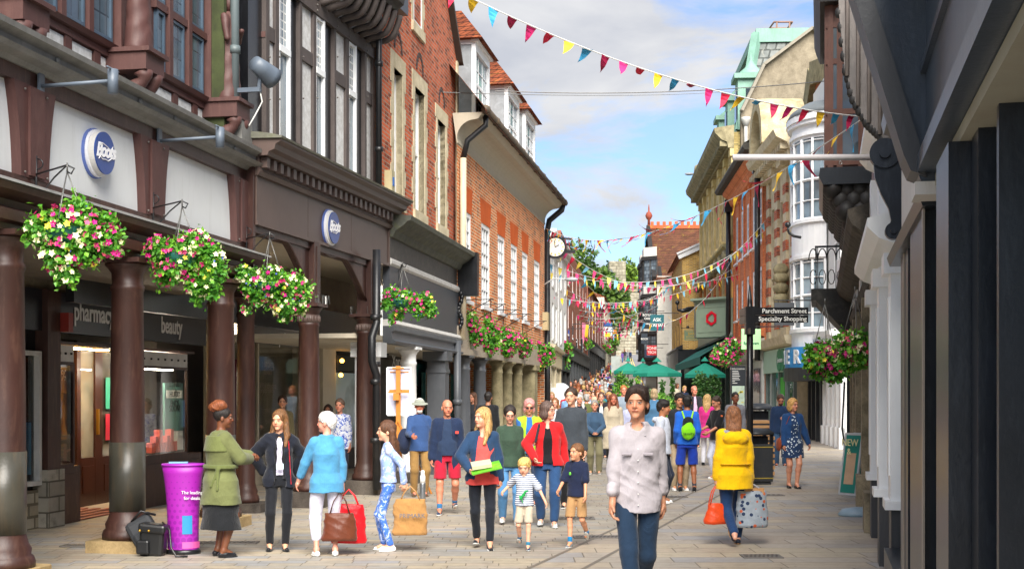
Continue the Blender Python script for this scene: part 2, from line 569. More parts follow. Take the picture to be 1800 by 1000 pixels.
M_SETT=paving('small stone setts',0.42,0.2,GREYS,seed=3.0)
M_SLAB=paving('large stone slabs',0.85,0.42,['#a2998c','#a89b88','#9a9289','#a59b8e','#989592','#aca08b','#a09486'],jw=0.014,seed=11.0)
def sheet(name,xs_of_y,ys,mat,dz=0.0):
 m=MB(1)
 vs=[];fs=[]
 for y in ys:
  x0,x1=xs_of_y(y)
  z=GZ(y)+dz
  vs+=[(x0,y,z),(x1,y,z)]
 for i in range(len(ys)-1):
  fs.append((2*i,2*i+1,2*i+3,2*i+2))
 m.add(vs,fs)
 o=m.build(name,mat,recalc=False)
 o['kind']='structure'
 return o
YS=[-30,-5,3,8,20,38,42,46,50,55,60,65,70,75,85,95,100,110,125,135,150,170,190,205,220,240,260,300,330]
sheet('ground',lambda y:(-400,400),YS+[600,3000],stone('earth and lawn','#6f7a4a','#4c5a34',0.2),-0.02)
sheet('street',lambda y:(-14+0.05*y,25+0.07*y),YS,M_SETT)
def divx(y):return 0.17+0.30*(y-12.9)if y<30 else 5.3+0.12*(y-30)
sheet('pavement',lambda y:(divx(y),25+0.07*y),[y for y in YS if-5<=y<=75],M_SLAB,0.004)
# narrow bands of long edging stones along the change of paving
M_BAND=paving('edging stones',2.2,0.9,['#b4aca0','#aaa7a2','#b8ac9b'],seed=5)
m=MB(1)
for off in(0.0,0.55):
 for y in np.arange(4,30,1.0):
  m.quad((divx(y)+off-0.05,y,0.006),(divx(y)+off+0.0,y,0.006),(divx(y+1)+off,y+1,0.006),(divx(y+1)+off-0.05,y+1,0.006))
o=m.build('paving_joint',flat('dark joint','#6f675b'),recalc=False);o['kind']='structure'
M_ROAD=paint('asphalt','#77777a',0.85,0.12,0.2,'#8b8780',scale=1.0)
sheet('road',lambda y:(0.0865*y+1.2-0.006*max(0,y-100),0.105*y+1.2),[y for y in YS if y>=110],M_ROAD,0.01)
m=MB(1)
ysr=[y for y in YS if y>=110]
for a,b in zip(ysr,ysr[1:]):
 for off in(0.25,0.55):
  fx=lambda y:0.0865*y+1.2-0.006*max(0,y-100)+off
  m.quad((fx(a),a,GZ(a)+.016),(fx(a)+.1,a,GZ(a)+.016),(fx(b)+.1,b,GZ(b)+.016),(fx(b),b,GZ(b)+.016))
o=m.build('road_marking',paint('road paint','#d8c25a',0.7),recalc=False);o['kind']='structure'
# drain grates let into the paving
M_IRON=paint('cast iron','#6a6560',0.6,0.2,0.3,'#6d5a48')
def grate(x,y,w,d,label,slots=9):
 t=thing('drain_cover',label,'drain cover',(x,y,0.004))
 m=MB(1);e=0.03
 m.box(-w/2,w/2,-d/2,-d/2+e,0,0.012);m.box(-w/2,w/2,d/2-e,d/2,0,0.012)
 m.box(-w/2,-w/2+e,-d/2+e,d/2-e,0,0.012);m.box(w/2-e,w/2,-d/2+e,d/2-e,0,0.012)
 m.build('frame',M_IRON,t)
 b=MB(1)
 for i in range(slots):
  x0=-w/2+e+(w-2*e)*(i+0.25)/slots
  b.add([(x0,-d/2+e,.01),(x0+w/slots*.45,-d/2+e,.01),(x0+w/slots*.45+.05,d/2-e,.01),(x0+.05,d/2-e,.01)],[(0,1,2,3)])
 b.build('bars',M_IRON,t,recalc=False)
 c=MB(1);c.quad((-w/2+e,-d/2+e,.003),(w/2-e,-d/2+e,.003),(w/2-e,d/2-e,.003),(-w/2+e,d/2-e,.003))
 c.build('pit',flat('pit black','#4a4641'),t,recalc=False)
grate(1.05,15.8,0.62,0.28,'slotted iron drain cover between the running boy and the man in pale linen',12)
grate(2.65,13.9,0.42,0.3,'small rusty square drain cover in the slabs below the patterned shopping bag',8)
grate(4.2,22.4,0.9,0.3,'long dark drain cover in the slabs on the right',10)
grate(0.9,18.2,0.5,0.35,'dark square drain cover behind the boys',8)
grate(2.6,22.0,0.7,0.25,'dark drain slot in the paving beside the teenagers',10)
grate(-3.3,15.2,0.7,0.22,'iron drain slot in the paving behind the woman in the puffer coat',10)
grate(-4.9,14.9,0.45,0.2,'worn drain slot in the paving beside the second brown column',7)
# ---------------------------------------------------------------- shared materials
M_BROWN=paint('brown gloss paint','#3d241e',0.48,0.25,0.4,'#7a5a4a',streak=1,scale=1.6)
M_TIMBER=paint('brown painted timber','#523430',0.6,0.15,0.3,'#7a5c52',streak=1)
M_TAUPE=paint('taupe fascia paint','#55453f',0.5,0.08,0.15,'#70605a',streak=1)
M_RENDER=paint('white render','#dfe1e0',0.8,0.04,0.2,'#a8a49a',streak=1,scale=1.2)
M_PEBBLE=stone('pebbled white render','#dddddc','#bdbcb8',12)
M_LEAD=paint('weathered lead','#787773',0.6,0.2,0.5,'#4a4a40',streak=1,scale=4)
M_STONEB=stone('pedestal stone','#b39a70','#8a7653',3)
M_STONED=stone('dark grey stone','#5d564f','#3f3a36',4)
M_BLACK=paint('black gloss paint','#17181b',0.3,0.3,0.25,'#40424a',streak=1)
M_CHAR=paint('charcoal paint','#36373a',0.45,0.15,0.25,'#55555a',streak=1)
M_DGREY=paint('dark grey paint','#4f5257',0.45,0.12,0.25,'#6b6d70',streak=1)
M_WHITE=paint('white gloss paint','#e9eaea',0.35,0.03,0.12,'#b5b2aa',streak=1)
M_CREAM=paint('cream paint','#cfc5b0',0.7,0.06,0.2,'#8d8473',streak=1)
M_GLASS=darkglass()
M_GLASSL=darkglass('pale window glass','#55626b')
M_METAL=paint('grey painted metal','#5a6470',0.45,0.1,0.2,'#3c3f42')
def leaded(name='leaded glass',col='#5d6f7c',bw=0.16,bh=0.24,lead='#3a4550',ms=0.012,rough=0.1):
 m=brick(name,col,'#3f4b55',lead,bw,bh,ms,0.35,None,0.15,0.0)
 P=m.node_tree.nodes['Principled BSDF']
 P.inputs['Roughness'].default_value=rough
 P.inputs['Specular IOR Level'].default_value=0.8
 return m
M_LEADED=leaded()
def column(fc,u,w,r,z0,z1,mat,name='column',base=True,fluted=False,label=None):
 """round shaft with swelling, neck ring, spreading cap and moulded base"""
 m=fc.mb()
 p=[(r*1.0,z0)]
 if base:
  p=[(r*1.42,z0),(r*1.44,z0+.05),(r*1.36,z0+.1),(r*1.22,z0+.12),(r*1.26,z0+.17),(r*1.12,z0+.22),(r*1.04,z0+.27)]
 p+=[(r,z0+.3),(r*.98,(z0+z1)/2),(r*.9,z1-.36),(r*.98,z1-.34),(r*.98,z1-.3),(r*.88,z1-.28),(r*.9,z1-.16),(r*1.1,z1-.1),(r*1.28,z1-.07),(r*1.28,z1-.05)]
 m.lathe(u,w,p,32)
 m.box(u-r*1.35,u+r*1.35,w-r*1.35,w+r*1.35,z1-.05,z1)
 return m.build(name,mat,fc.root,label=label)
# ================================================================ LEFT 1: brown and white chemist's building
def disc_sign(label,fc,u,w,z,R,parent_name='round_sign',dp=.2):
 """round white drum sign with blue face and white script, fixed flat to the wall"""
 p=fc.world(u,w,z)
 t=thing(parent_name,label,'sign',p,fc.root.rotation_euler[2])
 o=fc.o
 def ring(r0,y0,y1,n=40):
  m=MB(o);v=[];
  for k,y in enumerate((y0,y1)):
   for i in range(n):
    a=2*PI*i/n
    v.append((r0*math.cos(a),y,r0*math.sin(a)))
  f=[tuple(range(n)),tuple(range(2*n-1,n-1,-1))]+[(i,(i+1)%n,n+(i+1)%n,n+i)for i in range(n)]
  return m.add(v,f)
 ring(R*1.06,0.0,0.03).build('back_plate',paint('sign blue rim','#5a6fb0',0.4),t)
 ring(R*1.0,0.03,0.06).build('halo',paint('sign white','#e4e4e8',0.35),t)
 ring(R*0.9,0.06,dp).build('drum',paint('sign drum','#c9c7c3',0.4,dirt=0.4),t)
 fcp=ring(R*0.89,dp,dp+.015).build('face',paint('sign face blue','#1d3f86',0.35,0.05,0.05),t)
 v,f=text_mb('Boots',R*0.8,shear=0.35,bold=0.008,spacing=0.86)
 m=MB(1)
 s=1 if o==-1 else-1
 ca,sa=math.cos(0.06),math.sin(0.06)
 m.add([(s*(x*ca-zz*sa),o*((dp+.022)-y*0.5),x*sa+zz*ca+0.02)for x,y,zz in v],f)
# swash: underline from the B, overline from the t
 def stroke(pts,r):
  q=[(s*a,o*(dp+.022),b)for a,b in pts]
  m2=MB(1);m2.tube(q,r,6);m.add(m2.v,m2.f)
 stroke([(-R*.62,-R*.32),(-R*.5,-R*.2),(-R*.3,-R*.3),(0,-R*.27),(R*.2,-R*.3),(R*.45,-R*.18)],R*.022)
 stroke([(-R*.55,R*.3),(-R*.3,R*.38),(0,R*.32),(R*.42,R*.2)],R*.02)
 m.build('lettering',paint('sign lettering','#f2f2f5',0.4,0.02,0),fcp,recalc=False)
 return t
def build_L1():
 t0=0.17
 fc=Fac('timber_framed_shop','brown and white timber framed shop with round brown columns at the left edge','building',-4.29+t0*(8-14.4),8.0,t0,'L')
 R=fc.root
 ue=fc.u(441);us=0.0
# beams and mouldings over the arcade
 m=fc.mb()
 m.box(us,ue,-.35,-.2,3.24,5.0)
 m.run([(-.2,3.22),(.14,3.22),(.14,3.28),(.2,3.3),(.2,3.4),(.1,3.44),(.12,3.5),(.26,3.56),(.28,3.62),(-.2,3.66)],us,ue)
 m.box(us,ue,-.2,.04,3.665,3.78);m.box(us,ue,-.2,.03,4.66,4.80)
 m.build('arcade_beam',M_BROWN,R)
 m=fc.mb();m.run([(.0,3.655),(.3,3.625),(.3,3.65),(.0,3.69)],us,ue);m.build('lead_flashing',paint('pale lead','#a9a8a6',0.5,0.1,0.3),R)
 m=fc.mb();m.box(us,ue,-.2,-.05,3.78,4.66)
 m.build('render_panel',M_RENDER,R)
# shaped piers between the panels
 def pier(pl,pr,flare=.1):
  m=fc.mb();a,b=fc.u(pl),fc.u(pr);z0,z1=3.78,4.66
  L_=[];Rr=[]
  for i in range(9):
   t=i/8;z=z0+(z1-z0)*t
   d=flare*(t**2.2)+0.03*t
   L_.append((a-d,z));Rr.append((b+d,z))
  m.prism(L_+Rr[::-1],-.06,.05)
  m.box(a+.12,b-.12,.05,.075,z0+.02,z1-.02)
  m.build('pier',M_TIMBER,R)
  m=fc.mb()
  for zz in(z0+.04,z1-.06):
   for uu in(a+.05,b-.05):
    m.ball((uu,.06,zz),.012,n=6)
  m.build('bolts',M_IRON,R)
 pier(-60,-30);pier(29,78);pier(249,283);pier(411,441)
# lead gutter with moulded front
 m=fc.mb()
 m.run([(-.3,4.80),(.06,4.80),(.1,4.84),(.2,4.86),(.24,4.9),(.16,4.93),(.16,4.99),(.26,5.03),(.27,5.08),(.2,5.1),(-.3,5.1)],us,fc.u(452))
 for px in(73,221,284,392,440):
  m.ball((fc.u(px),.17,4.96),.035,.02,.035,6)
 m.build('gutter',M_LEAD,R)
# columns
 for px,lab in((8,None),(224,None),(388,None),(432,'thinner brown column behind the third one')):
  u=fc.u(px);r=.19;w=0.0
  if px==432:w=-.5;u=fc.u(px,w);r=.14
  column(fc,u,w,r,.13,3.22,M_BROWN,'column')
  m=fc.mb()
  m.plan([(u-.33,w-.33),(u+.3,w-.33),(u+.33,w-.25),(u+.33,w+.27),(u+.25,w+.33),(u-.27,w+.33),(u-.33,w+.27)],0,.13)
  m.build('pedestal',M_STONEB if px<400 else M_STONED,R)
  if px<400:
   m=fc.mb();m.lathe(u,w,[(r*1.02,.44),(r*1.03,.44),(r*1.025,1.2),(r*1.0,1.2)],32)
   m.build('metal_sleeve',paint('worn column sleeve','#3f3d35',0.35,0.35,0.5,'#6f5a42',streak=1,scale=1.2),R)
# ---- upper timber framing
 w=-.38
 zs=fc.zp(64,40,w)
 zr=fc.zp(68,15,w)+.0
 m=fc.mb();m.box(us,ue,w-.2,w,5.0,10.0);m.build('upper_wall',M_TIMBER,R)
 m=fc.mb()
 for a,b in((-40,10),(62,109),(122,159),(172,211),(269,299),(309,334),(343,369),(215,226),(378,386)):
  ua,ub=fc.u(a,w),fc.u(b,w)
  m.box(ua,ub,w,w+.015,5.0,zs if a not in(215,378)else 9)
 m.build('infill_panel',M_PEBBLE,R)
 m=fc.mb()
 m.box(us,ue,w+.001,w+.05,zs+.02,zr-.06)
 m.run([(w,zr-.06),(w+.1,zr-.05),(w+.13,zr),(w+.05,zr+.04),(w,zr+.04)],us,ue)
 for px in(65,115,166,240,304,339,374,400,430):
  u=fc.u(px,w);m.box(u-.07,u+.07,w+.001,w+.04,5.0,zs+.02)
 m.build('timber_frame',M_TIMBER,R)
 def lights(pxs,zt,transom=None):
  for a,b in pxs:
   ua,ub=fc.u(a,w),fc.u(b,w)
   for(za,zb)in([(zr+.05,transom-.05),(transom+.05,zt)]if transom else[(zr+.05,zt)]):
    m=fc.mb();e=.035
    m.box(ua,ua+e,w,w+.05,za,zb);m.box(ub-e,ub,w,w+.05,za,zb);m.box(ua+e,ub-e,w,w+.05,zb-e,zb);m.box(ua+e,ub-e,w,w+.05,za,za+e)
    f_=m.build('window',paint('blue grey casement','#4a5d6e',0.4),R)
    g=fc.mb();g.box(ua+e,ub-e,w,w+.02,za+e,zb-e);g.build('pane',M_LEADED,f_)
 zt=zr+2.4
 tr=fc.zp(313,38,w)
 lights([(-30,-5),(0,31),(47,93),(105,142),(154,191)],zt,tr)
 lights([(270,284),(295,318),(329,352)],zt,tr)
 m=fc.mb()
 for a in(99,148,39,290,324):
  u=fc.u(a,w);m.box(u-.05,u+.05,w,w+.09,zr,zt)
 for a,b in((196,217),(356,376)):
  m.box(fc.u(a,w),fc.u(b,w),w,w+.12,zr,9.5)
 m.box(fc.u(266,w),fc.u(360,w),w,w+.07,tr-.045,tr+.045)
 m.box(fc.u(-40,w),fc.u(200,w),w,w+.07,tr-.045,tr+.045)
 m.build('mullion',M_TIMBER,R)
# carved corbels carrying statues
 for px,top in((30,10),(244,100),(403,185)):
  u=fc.u(px,w+.3);z=fc.z(top,u,w+.35)
  m=fc.mb()
  m.box(u-.24,u+.24,w,w+.5,z-.2,z)
  m.box(u-.27,u+.27,w,w+.55,z,z+.05)
  for s in(-.13,.13):
   pts=[]
   for i in range(12):
    a=i/11
    pts.append((u+s,w+.42-.36*a+.06*math.sin(a*9),z-.22-.5*a))
   m.tube(pts,[.09-.03*(i/11)+.02*math.cos(i*1.6)for i in range(12)],10)
  m.box(u-.05,u+.05,w,w+.12,z-.75,z-.2)
  m.build('corbel',M_TIMBER,R)
# carved arch at the corner
 u=fc.u(425,w);zc=fc.z(35,u,w)
 m=fc.mb()
 for i in range(9):
  a=PI*0.1*i
  p=(u-.25+.35*math.cos(a),w+.25,zc+.1+.55*math.sin(a));q=(u-.25+.35*math.cos(a+.34),w+.25,zc+.1+.55*math.sin(a+.34))
  m.beam(p,q,.12,.3)
 m.box(u-.08,u+.18,w,w+.35,zc-.25,zc+.1);m.box(u-.12,u+.22,w,w+.4,zc-.3,zc-.22)
 m.build('carved_arch',M_TIMBER,R)
# flag arms (grey brackets)
 for px,py in((62,152),(272,248)):
  u=fc.u(px);z=fc.z(py,u,.05)
  m=fc.mb();m.box(u-.05,u+.05,.05,.07,z-.18,z+.18)
  m.tube([(u,.07,z),(u,.75,z+.02)],.019,10)
  m.tube([(u,.8,z-.1),(u,.8,z+.13)],.05,14)
  m.tube([(u-.12,.8,z+.13),(u+.12,.8,z+.13)],.01,6)
  m.build('flag_socket',M_METAL,R)
# ---- ceiling and shopfront behind the columns
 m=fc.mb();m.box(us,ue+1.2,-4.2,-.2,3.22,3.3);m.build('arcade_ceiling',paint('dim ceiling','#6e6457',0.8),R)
 ws=-2.2
 U=lambda px,w=ws:fc.u(px,w)
 zf0,zf1=fc.zp(150,588,ws),fc.zp(150,520,ws)
 m=fc.mb();m.box(us,U(362),ws-.12,ws,zf0,zf1);m.build('shop_fascia',paint('shop fascia black','#1e1f26',0.35,0.1,0.05),R)
 m=fc.mb();ua=us
 m.box(us,U(362),ws-.2,ws-.06,zf1,3.22);m.build('soffit_board',stone('stained board','#8f8470','#6d6453',3),R)
 m=fc.mb()
 for px in(104,146,182,218,256,282,312,340):
  m.box(U(px)-.02,U(px)+.02,ws-.06,ws-.03,zf1,3.22)
 m.build('batten',M_BLACK,R)
 fc.letters('pharmacy',U(165),ws+.01,fc.zp(165,552,ws),.36,paint('white letters','#dcdcdc',0.4,0.02,0),sx=.82,bold=.006)
 fc.letters('beauty',U(301),ws+.01,fc.zp(301,574,ws),.36,paint('white letters','#dcdcdc',0.4,0.02,0),sx=.82,bold=.006)
# left unit with the yellow poster
 m=fc.mb();m.box(us,U(76),ws-.2,ws-.1,0.35,zf0+.6)
 m.build('shop_wall',M_BLACK,R)
 za,zb=.62,fc.zp(60,625,ws)
 m=fc.mb();e=.06;ua,ub=U(20),U(70)
 m.box(ua,ub,ws-.1,ws+.03,za-e,za);m.box(ua,ub,ws-.1,ws+.03,zb,zb+e);m.box(ub-e,ub,ws-.1,ws+.03,za,zb)
 o_=m.build('shop_window',paint('pale frame','#b9b9b5',0.4),R)
 g=fc.mb();g.box(ua,ub-e,ws-.06,ws-.05,za,zb);g.build('pane',clearglass(),o_)
 m=fc.mb();m.box(ua,ub-e,ws-.09,ws-.08,za,zb);pz=m.build('poster',paint('poster grey blue','#8fa39a',0.5),o_)
 m=fc.mb();c0=ua+.1;pts=[(c0,za+1.5)]
 uu=U(66)
 m.prism([(uu-.75,za+.1),(uu-.02,za+.1),(uu-.02,zb-.05),(uu-.75,zb-.05)],ws-.08,ws-.076);m.build('poster',paint('poster yellow','#d9a520',0.5),o_)
 m=fc.mb()
 pts=[(uu-.8,za+.9),(uu-.2,za+.9)]+[(uu-.5+.3*math.cos(a),zb-.75+.5*math.sin(a))for a in np.linspace(0,PI,12)]
 m.prism(pts,ws-.076,ws-.072);m.build('poster',paint('poster mint','#a9c3b5',0.5),o_)
 m=fc.mb();m.box(uu-.5,uu-.05,ws-.07,ws-.06,za+.08,za+.75);m.build('notice',paint('blue notice','#3f9cc9',0.5),o_)
# rubble stone base + pier
 m=fc.mb();m.box(us,U(72),ws-.3,ws-.02,0,.5);m.build('rubble_wall',brick('rubble','#a49d8c','#8a7d66','#6d6555',.28,.16,.02,.3,'#6b6a5c',.9),R)
 m=fc.mb();m.box(U(70),U(99),ws-.2,ws+.12,0,.75);m.build('stone_pier',brick('stone blocks','#9c968a','#827c70','#5d584e',.5,.2,.012,.3,'#56584c',.8),R)
 m=fc.mb();m.box(U(74),U(97),ws-.2,ws+.08,.75,zf1);m.build('timber_post',M_BROWN,R)
# pharmacy entrance, bay windows either side
 wd=ws-1.1
 zt2=fc.zp(110,588,ws)
 def glazed(a,b,wa,wb,z0,z1,name='shop_window',strip=True):
  """panel of glass between two plan points with bottom riser and dotted strip"""
  m=fc.mb();e=.04
  P0=Vector((a,wa,0));P1=Vector((b,wb,0));d=(P1-P0).normalized()
  for z in(z0,z1):m.beam((a,wa,z),(b,wb,z),e,e)
  m.beam((a,wa,z0),(a,wa,z1),e,e);m.beam((b,wb,z0),(b,wb,z1),e,e)
  o_=m.build(name,M_BROWN,R)
  g=fc.mb();g.quad((a,wa,z0),(b,wb,z0),(b,wb,z1),(a,wa,z1));g.build('pane',clearglass(),o_,recalc=False)
  if strip:
   m=fc.mb();h=.22
   n=d.cross(Vector((0,0,1)))*.012
   m.add([(a+n.x*k,wa+n.y*k,z)for k in(-1,1)for z in(z1+.02,z1+.02+h)]+[(b+n.x*k,wb+n.y*k,z)for k in(-1,1)for z in(z1+.02,z1+.02+h)],[(0,1,3,2),(4,6,7,5),(0,4,5,1),(2,3,7,6),(0,2,6,4),(1,5,7,3)])
   m.build('vent_strip',paint('white strip','#c9c9c6',0.4),o_)
   m=fc.mb();k=max(3,int((P1-P0).length/.22))
   for i in range(k):
    p=P0+d*(P1-P0).length*(i+.5)/k
    for sgn in(-1,1):
     q=p+n*1.3*sgn
     m.obox(Vector((q.x,q.y,z1+.13)),.03,.03,.03,rz=.78)
   m.build('vent_holes',M_BLACK,o_)
  return o_
 a1,b1=U(98),U(128)
 zr0=.78;zw1=fc.zp(257,645,ws)
 glazed(a1,b1,ws,ws,zr0,zw1)
 a2,b2,b3=U(245),U(328),U(352)
 glazed(a2,b2,ws,ws,zr0,zw1);glazed(b2,b3,ws,ws-.25,zr0,zw1)
 glazed(a1+.9,a1+1.35,ws-.25,wd,zr0,zw1,strip=False)
 m=fc.mb();m.box(a1,b1+.15,ws-.4,ws+.03,0,zr0-.02);m.box(a1+.08,b1+.07,ws+.03,ws+.045,.12,zr0-.12)
 m.box(a2,b3,ws-.4,ws+.02,0,zr0-.02);m.box(a2+.08,b3-.1,ws+.02,ws+.035,.15,zr0-.12)
 m.build('stall_riser',M_BROWN,R)
# door
 u0,u1=fc.u(130,wd),fc.u(205,wd);zd=2.55
 um=(u0+u1)/2
 for a,b in((u0,um),(um,u1)):
  m=fc.mb();e=.12
  m.box(a,a+e,wd,wd+.05,0,zd);m.box(b-e,b,wd,wd+.05,0,zd);m.box(a+e,b-e,wd,wd+.048,zd-e,zd);m.box(a+e,b-e,wd,wd+.048,0,.75)
  m.box(a+e+.05,b-e-.05,wd+.048,wd+.06,.2,.62)
  d_=m.build('door',paint('door brown','#3d2119',0.3,0.2,0.1),R)
  g=fc.mb();g.box(a+e,b-e,wd+.01,wd+.02,.75,zd-e);g.build('pane',darkglass('door glass','#6b675c'),d_)
  h=fc.mb();h.box(b-.09,b-.05,wd+.05,wd+.09,1.1,1.5);h.build('handle',paint('brass','#b98a35',0.3,metal=0.8),d_)
 m=fc.mb();m.box(um+.2,um+.55,wd+.06,wd+.064,1.5,2.0);m.build('notice',paint('green notice','#3b9b7c',0.5),R)
 m=fc.mb();m.box(um+.2,um+.5,wd+.06,wd+.064,1.0,1.42);m.build('notice',paint('red notice','#b5253a',0.5),R)
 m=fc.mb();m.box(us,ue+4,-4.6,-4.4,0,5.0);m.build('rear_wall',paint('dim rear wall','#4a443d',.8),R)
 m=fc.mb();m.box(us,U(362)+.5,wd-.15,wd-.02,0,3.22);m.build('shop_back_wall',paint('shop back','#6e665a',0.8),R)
 m=fc.mb();m.box(u0-.6,u1+.2,wd-.02,wd+.03,zd,zd+.25);m.build('door_header',paint('header cream','#b9ad98',0.5),R)
 m=fc.mb();m.box(a1,b3,wd,ws-.1,zw1+.26,zw1+.3);m.build('porch_ceiling',M_BROWN,R)
 m=fc.mb()
 for px in(136,155,185):m.box(fc.u(px,ws-.5)-.12,fc.u(px,ws-.5)+.12,ws-.7,ws-.5,zw1+.24,zw1+.258)
 m.build('ceiling_lamp',glow('warm ceiling lamp','#ffc060',40),R)
 m=fc.mb();m.box(a2+.1,b3-.3,ws-.5,ws-.35,zw1-.02,zw1);m.box(a1+.1,b1-.1,ws-.5,ws-.35,zw1-.02,zw1);m.box(us,U(60),ws-.16,ws-.11,zb-.1,zb-.05);m.build('ceiling_lamp',glow('window lamp','#fff0d8',22),R)
# things in the window
 m=fc.mb();m.box(U(288,ws-.4),U(320,ws-.4),ws-.42,ws-.38,.8,fc.zp(300,672,ws));pst=m.build('poster_stand',paint('poster teal','#4f7d74',0.5,0.05,0),R)
 m=fc.mb();m.box(U(290,ws-.4),U(318,ws-.4),ws-.375,ws-.37,fc.zp(300,693,ws-.4)-.06,fc.zp(300,693,ws-.4)+.07)
 m.box(U(290,ws-.4),U(319,ws-.4),ws-.375,ws-.37,.8,1.12);m.build('poster_band',paint('poster white','#d9ddd8',0.5,0.03,0),R)
 uc=U(304,ws-.4)
 for txt,py,sz,col in(('LIZ EARLE',676,.12,'#1d2b2a'),('HURRY',693,.14,'#222222'),('ENDS',709,.15,'#16201f'),('SOON!',718,.15,'#16201f')):
  fc.letters(txt,uc,ws-.365,fc.zp(304,py,ws-.4),sz,paint('print '+col,col,0.6,0,0),sx=.9,depth=.002)
 m=fc.mb()
 for i in range(7):
  u=U(262,ws-.3)+i*.14;h=.16+.1*((i*7)%3)
  m.box(u,u+.11,ws-.35,ws-.25,.8,.8+h)
 m.build('display_boxes',paint('boxes coral','#c9655a',0.5),R)
 m=fc.mb();m.box(U(99,ws-.05),U(127,ws-.05),ws-.06,ws-.05,1.2,zw1-.1);m.build('poster',paint('poster slate','#3a4650',0.5,0.3,0.2,'#7fae9e'),R)
 fc.letters('97%',U(104,ws-.05),ws-.04,fc.zp(104,660,ws),.2,paint('white letters','#dcdcdc',0.4,0.02,0),depth=.002)
# alarm box
 m=fc.mb();u=U(96);m.box(u,u+.12,ws+.08,ws+.2,fc.zp(98,570,ws)-.1,fc.zp(98,550,ws));m.build('alarm_box',paint('red alarm','#8b2a22',0.4),R)
# door mat strip
 m=fc.mb()
 for i in range(5):
  m.box(b1+.2,a2-.05,ws-.9+i*.2,ws-.8+i*.2,0.004,.02)
 m.build('doorstep',paint('terracotta step','#8c5a4d',0.8),R)
 disc_sign('larger round blue and white sign on the white panel at far left, with script lettering',fc,fc.u(172,.0),-.05,fc.z(270,fc.u(172),0),.25,dp=.12)
 return fc
L1=build_L1()
